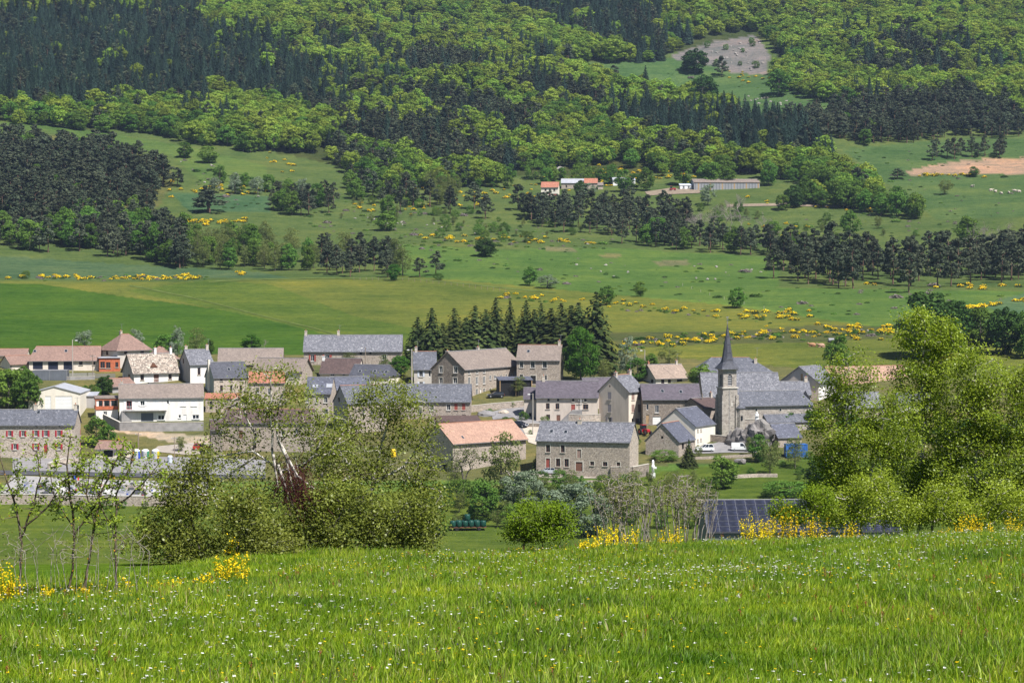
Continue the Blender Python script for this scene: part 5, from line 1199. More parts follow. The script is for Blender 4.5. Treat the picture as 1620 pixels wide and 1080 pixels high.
LONE = [  # single trees and bushes, each described on its own
    ('leafy', 1166, 487, 31, 30, 'lone round dark tree in the meadow above the church'), ('leafy', 960, 482, 29, 28, 'round tree on the broom-lined field edge'), ('leafy', 1013, 469, 23, 23, 'small round tree on the bright pasture'),
    ('leafy', 838, 452, 29, 26, 'young round tree at the top of the hay meadow'), ('pale', 866, 456, 21, 40, 'pale spreading bush beside the young round tree'), ('bright', 624, 444, 25, 24, 'small bright tree at the foot of the pine clump'),
    ('darkleaf', 767, 406, 29, 34, 'dark round bush alone on the bright pasture'), ('pine', 690, 436, 38, 22, 'dense pine standing left of the meadow fence'), ('pine', 664, 438, 30, 22, 'smaller pine just left of the dense meadow pine'), ('bush', 693, 443, 10, 22, 'low pale bush below the two meadow pines'),
    ('bush', 40, 441, 13, 18, 'small dark bush in the broom hedge at left'), ('leafy', 1232, 152, 40, 42, 'big lone tree casting a shadow on the upland meadow'), ('darkleaf', 1100, 116, 38, 44, 'dark round tree at the edge of the scree'), ('pine', 1142, 122, 32, 18, 'slim pine standing on the scree'),
    ('darkleaf', 1112, 175, 52, 52, 'broad dark tree at the left end of the upland meadow'), ('beech', 972, 98, 34, 44, 'round light tree in front of the upper spruces'), ('pale', 340, 306, 26, 30, 'white-flowering tree on the left pasture'), ('pale', 372, 307, 24, 28, 'second white-flowering tree on the left pasture'),
    ('leafy', 330, 258, 26, 36, 'round tree below the left forest fringe'), ('leafy', 292, 250, 24, 28, 'dark round tree at the end of the mown strip'), ('pine', 328, 335, 40, 24, 'pointed pine beside the blue-green crop'), ('pine', 332, 336, 34, 50, 'wide pine group tree right of the pointed pine'),
    ('darkleaf', 918, 312, 26, 22, 'dark bush in front of the white farmhouse'), ('leafy', 986, 303, 34, 30, 'green tree in front of the white metal shed'), ('leafy', 1003, 300, 24, 22, 'smaller green tree right of the white metal shed'), ('pale', 930, 312, 22, 36, 'silvery bush before the patched farm building'), ('pale', 1120, 325, 34, 34, 'silvery round tree below the long grey barn'), ('leafy', 1238, 333, 24, 24, 'lone round tree beside the farm track'), ('darkleaf', 1255, 328, 34, 34, 'dark clumped tree right of the farm track'),
    ('leafy', 1345, 373, 38, 34, 'round tree with a leafless neighbour in the right pasture'), ('leafy', 1530, 390, 46, 40, 'leafy tree above the right pine belt'), ('bare', 1498, 390, 32, 30, 'leafless grey tree in front of the right pine belt'), ('loose', 1495, 308, 26, 26, 'thin tree alone below the ploughed field'),
    ('leafy', 1540, 280, 16, 18, 'small green tree on the ploughed field edge'), ('pine', 1420, 283, 16, 24, 'dark pine bush at the left tip of the ploughed field'), ('leafy', 1222, 372, 22, 30, 'dark bush in the middle of the upper pasture'), ('leafy', 610, 365, 26, 40, 'spreading tree in the broom of the centre slope'), ('leafy', 614, 345, 34, 30, 'round dark tree beside the grey dead thicket'),
    ('beech', 852, 262, 34, 30, 'yellowish tree glowing in the dark forest edge'),
    # village trees
    ('pale', 134, 551, 29, 36, 'white-blossomed round tree behind the tan garage'), ('pale', 216, 556, 36, 32, 'pale tree behind the pyramid roof'), ('leafy', 262, 566, 36, 40, 'dark leafy tree behind the brown bungalow'), ('pale', 281, 570, 54, 28, 'tall silvery tree behind the grey gabled house'),
    ('loose', 311, 566, 46, 34, 'yellow-green young tree right of the tall silvery tree'), ('leafy', 333, 560, 22, 14, 'small tree between silvery tree and barn'), ('bright', 398, 556, 26, 38, 'round green tree peeping over the long taupe barn'), ('bare', 420, 556, 22, 20, 'leafless shrub beside the round green tree'),
    ('leafy', 14, 648, 62, 60, 'large leafy tree at the left edge above the farmhouse'), ('leafy', 45, 655, 64, 54, 'leafy tree beside the cream workshop'), ('loose', 62, 652, 40, 30, 'thin leafy tree against the workshop doors'), ('leafy', 30, 640, 52, 50, 'mid green tree between the two leafy trees at the left edge'), ('leafy', 20, 625, 36, 46, 'low leafy tree under the far-left garage'), ('leafy', 4, 612, 24, 40, 'low green bush below the far-left garage'), ('leafy', 38, 606, 26, 24, 'small tree left of the dark container'),
    ('darkleaf', 165, 624, 30, 30, 'dark conifer-like bush beside the brown-roofed shed'), ('leafy', 152, 706, 46, 42, 'round green tree right of the red-shuttered farmhouse'), ('leafy', 170, 706, 34, 30, 'smaller green tree behind the small brown shed'), ('loose', 286, 714, 26, 22, 'thin shrub by the stony yard'),
    ('loose', 553, 578, 20, 30, 'pale shrub in front of the long slate barn'), ('loose', 607, 592, 30, 22, 'light yellow-green tree below the long slate barn'), ('bright', 632, 596, 32, 36, 'bright green round bush left of the tall pole'),
    ('spruce', 661, 574, 70, 34, 'leftmost dark spruce behind the stone gable'), ('spruce', 684, 574, 84, 36, 'second dark spruce from the left behind the stone gable'), ('spruce', 718, 570, 80, 42, 'third dark spruce from the left of the village row'), ('spruce', 751, 566, 80, 44, 'broad spruce fourth in the village row'), ('spruce', 785, 562, 88, 44, 'tall spruce in the middle of the village row'),
    ('spruce', 808, 560, 82, 30, 'slim spruce right of the tall middle spruce'), ('spruce', 832, 560, 82, 34, 'slim spruce behind the taupe-roofed stone house'), ('spruce', 857, 560, 78, 36, 'spruce above the right end of the taupe roof'), ('spruce', 889, 566, 84, 44, 'light-tipped spruce behind the big lime tree'), ('spruce', 940, 584, 118, 62, 'tallest broad spruce at the right end of the row'), ('spruce', 918, 578, 96, 46, 'dark spruce squeezed left of the tallest spruce'),
    ('spruce', 700, 573, 60, 40, 'shorter spruce between the second and third of the row'), ('spruce', 735, 569, 64, 48, 'bushy shorter spruce left of the broad fourth one'), ('spruce', 768, 566, 74, 44, 'spruce merged with the left side of the tallest middle one'), ('spruce', 845, 562, 70, 42, 'shorter spruce behind the taupe ridge'), ('spruce', 873, 564, 74, 48, 'spruce tucked left of the light-tipped one'), ('spruce', 904, 574, 88, 54, 'broad spruce right behind the lime crown'),
    ('bright', 919, 606, 84, 62, 'big bright green lime tree beside the stone house'), ('loose', 955, 606, 42, 36, 'yellow-green tree right of the big lime'), ('pale', 992, 598, 66, 38, 'tall whitish tree behind the tall beige house'), ('leafy', 1008, 602, 34, 40, 'green bush left of the cream bungalow'), ('loose', 1058, 578, 30, 46, 'loose dark shrub behind the cream bungalow'), ('leafy', 1030, 582, 22, 26, 'low bush above the bungalow roof'),
    ('leafy', 1112, 612, 34, 48, 'leafy tree left of the church spire'), ('bright', 1241, 676, 27, 42, 'bright green bush in front of the nave'), ('leafy', 1288, 678, 28, 36, 'green bush at the right end of the nave'), ('leafy', 1326, 600, 66, 46, 'dark green tree at the left of the birches'), ('loose', 820, 626, 30, 30, 'dusty green shrub in front of the carport'),
    ('bush', 828, 664, 13, 20, 'small round bush by the annex wall'), ('bush', 862, 668, 10, 16, 'tiny bush under the farmhouse windows'), ('spruce', 852, 748, 36, 15, 'dark clipped conifer at the corner of the stone farmhouse'), ('spruce', 1090, 738, 42, 18, 'narrow conifer beside the stone barn'), ('bush', 1052, 728, 17, 50, 'low green hedge against the stone barn wall'),
    ('leafy', 1140, 772, 50, 56, 'dense dark green bush on the bank below the car'), ('loose', 1218, 752, 62, 44, 'half-bare tree in front of the slate shed'), ('leafy', 1200, 730, 42, 34, 'green bush below the big rock'), ('bush', 1250, 786, 26, 96, 'long low bush above the solar roof'), ('darkleaf', 1300, 770, 44, 60, 'dark bush at the left foot of the birches'), ('loose', 1258, 740, 46, 40, 'half-bare tree standing before the blue container'), ('loose', 1186, 720, 28, 18, 'slim sapling in front of the big rock'), ('loose', 1105, 724, 20, 16, 'small yellowish shrub by the low stone wall'),
    ('darkleaf', 1468, 566, 100, 108, 'big dark rounded tree above the birches'), ('darkleaf', 1512, 556, 78, 66, 'dark tree right of the big rounded tree'), ('leafy', 1550, 556, 66, 54, 'leafy tree in the right-hand grove'), ('darkleaf', 1590, 560, 74, 66, 'dark tree at the right end of the grove'), ('leafy', 1625, 566, 70, 60, 'leafy tree at the right edge of the grove'), ('bare', 1425, 540, 50, 30, 'leafless tree left of the dark rounded tree'),
    ('leafy', 686, 850, 80, 80, 'dark green elder bush right of the broken birch'), ('bush', 722, 800, 42, 66, 'green bush beside the stack of bales'), ('leafy', 762, 822, 62, 60, 'leafy green bush right of the bales'), ('loose', 793, 790, 104, 74, 'half-leafed willow in front of the orange barn'), ('silver', 828, 812, 64, 84, 'silver-green willow shrub behind the bright broom bush'), ('silver', 912, 846, 78, 116, 'broad grey-green willow shrub left of the leafless shrubs'),
    ('loose', 720, 770, 40, 40, 'thin green shrub at the foot of the pollard'), ('loose', 970, 800, 40, 46, 'olive shrub behind the leafless shrubs'), ('loose', 905, 788, 44, 30, 'small half-bare tree before the stone farmhouse'), ('loose', 1000, 790, 44, 50, 'olive shrub by the white garden ornament'),
]
for k, x, y, h, w, lab in LONE:
    plant_px(k, x, y, h, lab, None, w, 'bush' if ('bush' in lab or 'shrub' in lab or 'hedge' in lab) else 'tree', crown_m='l_vspruce' if k == 'spruce' else None)
for i in range(9): plant_px('bush', 78 + i * 9.5, 629 + (i % 2), 17 + (i * 7) % 5, 'low shrub in the row above the cream workshop', 'shrubs above the workshop', 16, 'bush')
for i, x in enumerate((1345, 1375, 1410, 1450, 1490, 1530, 1570, 1610)): plant_px('leafy', x, 700 + 8 * (i % 2), 44, 'green tree hidden low behind the birches', 'trees behind the birches', 50)

# ------------------------------------------------------------------ broom in flower along banks and field edges
def broom_line(pts, n, jy, size, label, group, seed):
    rng = random.Random(seed); out = []
    seg = [math.hypot(pts[i + 1][0] - pts[i][0], pts[i + 1][1] - pts[i][1]) for i in range(len(pts) - 1)]; tot = sum(seg)
    for _ in range(n):
        t = rng.uniform(0, tot); i = 0
        while i < len(seg) - 1 and t > seg[i]: t -= seg[i]; i += 1
        f = t / seg[i]; x = pts[i][0] + (pts[i + 1][0] - pts[i][0]) * f + rng.uniform(-3, 3); y = pts[i][1] + (pts[i + 1][1] - pts[i][1]) * f + rng.gauss(0, jy)
        P = unproject(x, y); out.append((P, rng.uniform(*size), rng.randrange(5), rng.uniform(0, 6.28), label, group))
    return out
BR = []
BR += broom_line([(980, 546), (1060, 542), (1150, 536), (1240, 527), (1330, 526), (1420, 525)], 95, 4.5, (.8, 1.7), 'yellow flowering broom on the bank above the church', 'broom on the bank above the church', 1)
BR += broom_line([(790, 468), (870, 474), (960, 479), (1060, 488), (1140, 496), (1215, 506)], 46, 2.2, (.8, 1.5), 'yellow flowering broom along the hay meadow boundary', 'broom along the hay meadow boundary', 2)
BR += broom_line([(60, 438), (150, 441), (320, 440)], 58, 1.8, (1.0, 1.8), 'yellow broom bush in the hedge above the left meadow', 'broom hedge above the left meadow', 3)
BR += broom_line([(275, 351), (330, 353), (395, 350)], 34, 2, (1.2, 2.0), 'yellow broom bush by the left crop field', 'broom by the left crop field', 4)
BR += broom_line([(660, 376), (740, 379), (840, 380), (950, 386)], 36, 2.5, (1.1, 2.0), 'yellow broom bush along the centre pasture', 'broom along the centre pasture', 5)
BR += broom_line([(1440, 278), (1500, 278), (1558, 279)], 16, 1, (1.2, 2.0), 'yellow broom bush below the ploughed field', 'broom below the ploughed field', 6)
BR += broom_line([(372, 433), (395, 434)], 5, 1.5, (1.2, 1.7), 'yellow broom bush at the tip of the left meadow', 'broom at the tip of the left meadow', 8)
BR.sort(key=lambda b: (b[5], b[0].x / b[0].y)); _seen = {}
for P, s, k, a, lab, grp in BR:
    i = _seen[grp] = _seen.get(grp, 0) + 1; lab += ', %d%s from the left' % (i, {1: 'st', 2: 'nd', 3: 'rd'}.get(i % 10, 'th') if not 10 < i % 100 < 20 else 'th')
    o = link('broom_bush', KIND['broom'][k][3], None, P - Vector((0, 0, .15)), (0, 0, a), (s, s, s * .85)); tag(o, lab, 'bush', grp)
B2 = []
for pts, n, jy in [([(640, 300), (760, 312), (850, 300), (950, 285), (1050, 272)], 70, 9), ([(940, 268), (1080, 280), (1190, 285)], 40, 5), ([(230, 300), (300, 302), (420, 305)], 26, 5), ([(420, 250), (490, 275)], 12, 8), ([(1180, 318), (1290, 326), (1400, 328)], 24, 4), ([(1350, 456), (1640, 452)], 14, 3),
                   ([(1500, 492), (1560, 484), (1630, 473)], 22, 1), ([(0, 440), (45, 439)], 6, 1), ([(40, 328), (230, 330)], 22, 6), ([(560, 330), (700, 330)], 16, 8), ([(1100, 110), (1160, 122), (1220, 122)], 14, 6), ([(180, 348), (230, 349)], 8, 1), ([(1240, 520), (1300, 500), (1180, 492)], 14, 5), ([(1180, 355), (1330, 370)], 12, 8)]:
    B2 += broom_line(pts, n, jy, (1.0, 1.9), '', '', n)
scatter('broom_scrub', [tuple(b[0] - Vector((0, 0, .15))) for b in B2], [(0, 0, b[3]) for b in B2], [(b[1], b[1], b[1] * .85) for b in B2], [b[2] for b in B2], [k[3] for k in KIND['broom']], 'small yellow broom scrub dotted over the far slopes')
# low dark heath and bramble on the same banks
HB = broom_line([(980, 545), (1150, 535), (1420, 524)], 120, 5, (.7, 1.4), '', '', 77) + broom_line([(790, 470), (1215, 507)], 50, 2, (.6, 1.2), '', '', 78) + broom_line([(60, 440), (330, 441)], 50, 2, (.8, 1.4), '', '', 79) + broom_line([(500, 390), (960, 385)], 60, 5, (.8, 1.6), '', '', 80)
SC_ = []
for poly, n, sd in (([(430, 305), (640, 318), (960, 372), (1000, 395), (640, 400), (500, 370)], 260, 1), ([(1000, 335), (1250, 340), (1560, 330), (1620, 380), (1300, 400), (1050, 385)], 200, 2), ([(280, 250), (430, 280), (540, 330), (330, 330)], 110, 3), ([(640, 400), (1240, 415), (1620, 470), (1400, 505), (900, 455)], 170, 4), ([(1340, 240), (1620, 225), (1620, 340), (1450, 330)], 70, 5), ([(900, 108), (1220, 125), (1340, 178), (1150, 172)], 60, 6)):
    rq = random.Random(sd); c = 0
    while c < n:
        x, y = rq.uniform(min(p[0] for p in poly), max(p[0] for p in poly)), rq.uniform(min(p[1] for p in poly), max(p[1] for p in poly))
        if _inside((x, y), poly): SC_.append((unproject(x, y), rq.uniform(.35, 1.25) * (1 + (rq.random() < .1)), rq.randrange(3), rq.uniform(0, 6.28))); c += 1
hv = []
for k in range(3):
    rng = np.random.RandomState(900 + k); q = unit(rng.normal(size=(160, 3))); q[:, 2] = np.abs(q[:, 2]); V, Fq = cards(rng, q * rng.uniform(.6, 1, (160, 1)), q + rng.normal(size=(160, 3)) * .6, .4, .25)
    hv.append(mesh_np('heath', V, Fq, [M['l_leafy'] if k == 0 else M['l_dark'] if k == 1 else M['l_bare']], rnd=rng.rand(160)))
scatter('pasture_tussocks', [tuple(b[0] - Vector((0, 0, .15))) for b in SC_], [(0, 0, b[3]) for b in SC_], [(b[1] * 1.2, b[1] * 1.2, b[1] * .6) for b in SC_], [b[2] for b in SC_], hv, 'small tussocks and scrub roughening the hill pastures')
scatter('heath_scrub', [tuple(b[0] - Vector((0, 0, .15))) for b in HB], [(0, 0, b[3]) for b in HB], [(b[1], b[1], b[1] * .7) for b in HB], [b[2] % 3 for b in HB], hv, 'low dark heath and bramble along the banks')
# ------------------------------------------------------------------ near trees and shrubs, grown branch by branch
M['l_birch'] = leafy('birch_leaf', (0.075, 0.12, 0.008), (0.34, 0.42, 0.04), 0.4, 0.1, 0.012)
M['l_birch_olive'] = leafy('sparse_birch_leaf', (0.075, 0.095, 0.014), (0.27, 0.31, 0.05), 0.38, 0.1, 0.012)
M['l_thicket'] = leafy('thicket_leaf', (0.055, 0.072, 0.012), (0.25, 0.28, 0.048), 0.38, 0.1, 0.012)
M['l_bud'] = leafy('spring_bud', (0.13, 0.2, 0.016), (0.28, 0.36, 0.04), 0.4, 0.1, 0.01)
M['l_green_broom'] = leafy('green_broom', (0.09, 0.15, 0.01), (0.2, 0.28, 0.025), 0.3, 0.1)
M['l_tinybud'] = leafy('tiny_bud', (0.1, 0.11, 0.03), (0.2, 0.21, 0.07), 0.3, 0.1)
M['l_lichen'] = leafy('orange_lichen', (0.4, 0.16, 0.02), (0.55, 0.28, 0.04), 0.05, 0.1)
def at(x, y, D): return ray(x, y) * D
def skeleton(rng, trunks, attr, seg=0.22, wob=0.1, up=0.6):
    """joins every attractor to the nearest wood already grown; returns edges with radii by the number of twigs they carry"""
    nodes, par = [], []
    for tr in trunks:
        prev = -1
        for i in range(len(tr) - 1):
            a, b = np.array(tr[i]), np.array(tr[i + 1]); k = max(1, int(np.linalg.norm(b - a) / seg))
            for j in range(k):
                nodes.append(a + (b - a) * j / k + rng.normal(size=3) * wob * seg * (0.6 if prev >= 0 else 0)); par.append(prev); prev = len(nodes) - 1
        nodes.append(np.array(tr[-1])); par.append(prev)
    cap = len(nodes) + len(attr) * 14
    NA = np.zeros((cap, 3)); NA[:len(nodes)] = nodes; n = len(nodes)
    A = np.array(attr)
    d0 = np.array([np.min(np.sum((NA[:n] - a) ** 2, 1)) for a in A])
    for a in A[np.argsort(d0)]:
        v = NA[:n] - a
        c = np.sqrt((v ** 2).sum(1)) + up * np.maximum(0, v[:, 2])
        i = int(np.argmin(c)); p = NA[i]; L = np.linalg.norm(a - p); k = min(12, max(1, int(L / seg)))
        prev = i; bow = rng.normal(size=3) * L * 0.10 + np.array([0, 0, L * 0.08])
        for j in range(1, k + 1):
            t = j / k
            if n >= cap: break
            NA[n] = p + (a - p) * t + bow * 4 * t * (1 - t) * 0.8 + rng.normal(size=3) * wob * seg * 0.5 * (j < k)
            par.append(prev); prev = n; n += 1
    par = np.array(par[:n]); cnt = np.ones(n)
    for i in range(n - 1, -1, -1):
        if par[i] >= 0: cnt[par[i]] += cnt[i]
    return NA[:n], par, cnt
def wood_mesh(name, NA, par, cnt, rt, pw, m, k=4, rmax=0.2, extra=None):
    e = np.where(par >= 0)[0]; p1 = NA[e]; p0 = NA[par[e]]
    r1 = np.minimum(rmax, rt * cnt[e] ** pw); r0 = np.minimum(rmax, rt * np.minimum(cnt[par[e]], cnt[e] * 3) ** pw)
    d = unit(p1 - p0); ref = np.where(np.abs(d[:, 2:3]) > 0.9, np.array([[1.0, 0, 0]]), np.array([[0, 0, 1.0]]))
    u = unit(np.cross(d, ref)); v = np.cross(d, u)
    a = np.arange(k) * 2 * np.pi / k; ring = u[:, None, :] * np.cos(a)[None, :, None] + v[:, None, :] * np.sin(a)[None, :, None]
    V = np.concatenate([p0[:, None, :] + ring * r0[:, None, None], p1[:, None, :] + d[:, None, :] * (r1 * .3)[:, None, None] + ring * r1[:, None, None]], 1)
    n = len(e); j = np.arange(k); j2 = (j + 1) % k
    q = np.stack([j, j2, k + j2, k + j], -1)[None] + (np.arange(n) * 2 * k)[:, None, None]
    return mesh_np(name, V.reshape(-1, 3), q.reshape(-1, 4), [m], smooth=True)
def hero(name, label, cat, base, D, trunks, blobs, seed, leaf='l_birch', wood='bark_birch', per=60, spread=0.15, ls=0.05, rt=0.004, pw=0.42, seg=0.22, depth=0.9, shell=0.5, hang=0.0, up=0.6, aspect=.7, group=None, rmax=.12, keep=None):
    rng = np.random.RandomState(seed); s = F_PX / D
    O = Vector(at(*base, D)); gzz = gz(O.x, O.y)
    O.z = gzz
    T = empty(name, O, 0, label, cat, group); o = np.array(O)
    tr = []
    for t in trunks:
        pts = [at(x, y, D + (dd[0] if dd else 0)) for x, y, *dd in t]
        if t[0][1] >= base[1] - 12: pts[0] = np.array([pts[0][0], pts[0][1], float(ground(pts[0][0], pts[0][1])) - .1])
        tr.append(([np.array([0, 0, -.3])] if t[0][1] >= base[1] - 12 else []) + [p - o for p in pts])
    A = []
    for (x, y, rx, ry, n) in blobs:
        q = unit(rng.normal(size=(n, 3))) * (shell + (1 - shell) * rng.rand(n, 1)) ** 0.7
        c = at(x, y, D) - o; rxm, rym = rx / s, ry / s
        P = c + q * np.array([rxm, min(depth, rxm * 1.1) if depth else rxm, rym]); A.append(P)
    A = np.concatenate(A); A = A[A[:, 2] > 0.08]
    NA, par, cnt = skeleton(rng, tr, A, seg, up=up)
    link('branches', wood_mesh('branches', NA, par, cnt, rt, pw, M[wood], 5 if rt > .005 else 4, rmax), T)
    if per:
        tips = np.repeat(A, per, 0) + rng.normal(size=(len(A) * per, 3)) * spread * np.array([1, 1, .8]) - np.array([0, 0, hang * spread])
        # leaves also clothe the finer twigs
        N = rng.normal(size=tips.shape) * .6 + np.array([0.2, -.25, .85])
        L = ls * rng.uniform(.65, 1.35, len(tips)); V, Fq = cards(rng, tips, N, L, L * aspect)
        cl = np.repeat(rng.rand(len(A)), per)
        link('leaves', mesh_np('leaves', V, Fq, [M[leaf]], rnd=np.clip(cl * .45 + rng.rand(len(tips)) * .6, 0, 1)), T)
    return T, A, NA, par, cnt

# right: a stand of birches just over the brow
hero('birch_tree', 'leftmost leafy birch of the right-hand stand beside the church', 'tree', (1345, 838), 68, [[(1345, 838), (1350, 760), (1338, 680), (1345, 600)], [(1352, 838), (1375, 760), (1395, 690), (1400, 640)]],
     [(1345, 600, 40, 50, 50), (1330, 680, 55, 60, 80), (1370, 730, 75, 60, 110), (1325, 770, 45, 45, 60), (1410, 680, 50, 60, 70), (1350, 800, 60, 25, 50)], 31, per=92, spread=.18, ls=.068, rt=.0058, depth=1.6)
hero('birch_tree', 'tallest birch of the stand, its top above the meadow', 'tree', (1452, 838), 72, [[(1452, 838), (1458, 740), (1462, 660), (1458, 590), (1465, 520)], [(1440, 838), (1430, 760), (1440, 700)]],
     [(1462, 525, 45, 35, 55), (1480, 590, 30, 45, 40), (1455, 610, 45, 45, 60), (1500, 540, 32, 22, 26), (1450, 700, 75, 60, 110), (1500, 760, 70, 55, 100), (1430, 790, 60, 35, 70)], 32, per=92, spread=.18, ls=.07, rt=.0058, depth=1.6)
hero('birch_tree', 'broad birch right of the tallest one', 'tree', (1548, 836), 70, [[(1548, 836), (1545, 740), (1540, 650), (1545, 580)], [(1556, 836), (1585, 740), (1600, 680)]],
     [(1545, 590, 40, 45, 55), (1525, 660, 45, 50, 70), (1580, 650, 55, 60, 90), (1540, 740, 70, 60, 110), (1600, 740, 60, 60, 90), (1530, 800, 60, 30, 60)], 33, per=92, spread=.18, ls=.068, rt=.0058, depth=1.6)
hero('birch_tree', 'birch cut by the right edge of the picture', 'tree', (1650, 830), 70, [[(1650, 830), (1650, 720), (1645, 620)]],
     [(1650, 620, 50, 55, 70), (1665, 700, 60, 60, 80), (1640, 780, 60, 45, 90)], 34, per=92, spread=.18, ls=.068, rt=.0058, depth=1.6)
hero('birch_tree', 'low birch scrub filling the gap under the stand', 'shrub', (1400, 838), 64, [[(1400, 838), (1395, 800), (1385, 770)], [(1470, 838), (1480, 800)]],
     [(1385, 792, 46, 42, 70), (1440, 815, 40, 22, 36), (1490, 798, 40, 36, 56), (1545, 815, 45, 22, 40), (1590, 795, 36, 38, 50), (1310, 800, 28, 34, 40), (1345, 820, 34, 18, 24), (1635, 812, 40, 24, 40)], 35, per=80, spread=.16, ls=.06, depth=.8)
# left: the broken birch, its neighbour and the thicket round them
bt, bA, bN, bP, bC = hero('birch_tree', 'sparse birch with broken white limbs hanging down', 'tree', (470, 905), 46,
     [[(470, 905), (462, 830), (445, 760), (432, 720), (430, 650), (428, 600)], [(440, 742), (412, 722), (398, 712), (365, 718), (335, 722), (310, 735, -.5)], [(402, 714), (404, 690), (392, 665), (378, 632), (368, 612)], [(404, 722), (375, 742), (345, 765), (322, 782, -.4)],
      [(445, 745), (478, 738), (498, 720), (508, 690), (520, 660)], [(440, 700), (436, 660), (448, 620)]],
     [(430, 612, 62, 42, 60), (380, 660, 55, 45, 46), (470, 650, 50, 45, 50), (520, 690, 40, 40, 40), (430, 720, 80, 35, 30), (350, 710, 40, 30, 24), (500, 770, 50, 55, 60), (395, 790, 60, 55, 80), (530, 740, 40, 40, 40)], 41, leaf='l_birch_olive', per=34, spread=.12, ls=.05, rt=.0036, pw=.47, depth=.7, rmax=.075)
# snapped limbs and the dead crown that hangs from them
rng = np.random.RandomState(5); o = np.array(bt.location); ch = []
for pts in ([(440, 697), (452, 720), (458, 752), (470, 792)], [(442, 700), (462, 742), (476, 778), (478, 800)], [(432, 718), (436, 745), (440, 770)], [(440, 735), (452, 770), (464, 802)], [(444, 702), (470, 752), (500, 775)]):
    P = [at(x, y, 45.4 + rng.uniform(-.2, .1)) - o for x, y in pts]; ch.append((np.array(P), np.linspace(.034, .012, len(P))))
V, Fq = tubes(ch, 6); link('broken_limb', mesh_np('broken_limb', V, Fq, [M['bark_birch']], smooth=True), bt)
ch = []
for i in range(520):
    s0 = rng.rand(); p = at(455 + s0 * 40 + rng.normal(0, 12), 745 + s0 * 50 + rng.normal(0, 14), 45.3 + rng.normal(0, .25)) - o
    d = np.array([rng.normal(.0, .35) + .1, rng.normal(0, .3), -.75 + rng.normal(0, .3)]); L = rng.uniform(.25, .6)
    q = p + unit(d) * L * .5 + rng.normal(size=3) * .04; e = p + unit(d) * L + rng.normal(size=3) * .08
    ch.append((np.array([p, q, e]), [.0055, .0045, .003]))
V, Fq = tubes(ch, 3); dt = link('dead_twigs', mesh_np('dead_twigs', V, Fq, [M['dead_twig']]), bt); dt['label'] = 'dark reddish-brown dead twigs'
hero('birch_tree', 'fuller birch right of the broken one, with a dark bent limb', 'tree', (600, 893), 47, [[(600, 893), (585, 820), (590, 760), (605, 700), (618, 640)], [(588, 765), (612, 752), (640, 735), (662, 705), (684, 660)], [(590, 775), (565, 742), (545, 730), (530, 700)]],
     [(615, 628, 50, 30, 60), (580, 660, 45, 40, 55), (655, 665, 40, 40, 50), (560, 720, 55, 45, 60), (640, 730, 60, 50, 80), (590, 780, 80, 45, 90), (680, 780, 30, 45, 40), (540, 800, 50, 40, 50), (640, 830, 60, 30, 60)], 42, leaf='l_birch_olive', per=38, spread=.13, ls=.05, rt=.0034, depth=.8, rmax=.07)
hero('thicket', 'dense dark leafy thicket at the left foot of the broken birch', 'shrub', (320, 912), 44, [[(320, 912), (310, 850), (300, 800)], [(370, 908), (380, 850)], [(270, 915), (262, 860)]],
     [(300, 780, 48, 60, 90), (322, 735, 22, 34, 20), (262, 775, 26, 44, 22), (280, 860, 60, 45, 90), (370, 830, 55, 50, 80), (395, 790, 30, 40, 26), (350, 885, 80, 25, 80), (235, 845, 24, 50, 26), (430, 870, 60, 30, 60)], 43, leaf='l_thicket', wood='bark', per=50, spread=.13, ls=.052, rt=.003, depth=.8, shell=.2)
hero('thicket', 'leafy thicket under the fuller birch', 'shrub', (520, 900), 45, [[(520, 900), (515, 860)], [(580, 895), (585, 850)], [(640, 885), (640, 845)]],
     [(440, 845, 50, 36, 80), (495, 825, 40, 50, 80), (545, 850, 50, 32, 70), (575, 805, 34, 48, 44), (605, 835, 45, 45, 70), (655, 812, 34, 46, 56), (530, 790, 24, 36, 20), (672, 850, 26, 24, 26)], 44, leaf='l_thicket', wood='bark', per=48, spread=.13, ls=.052, rt=.003, depth=.7, shell=.2)
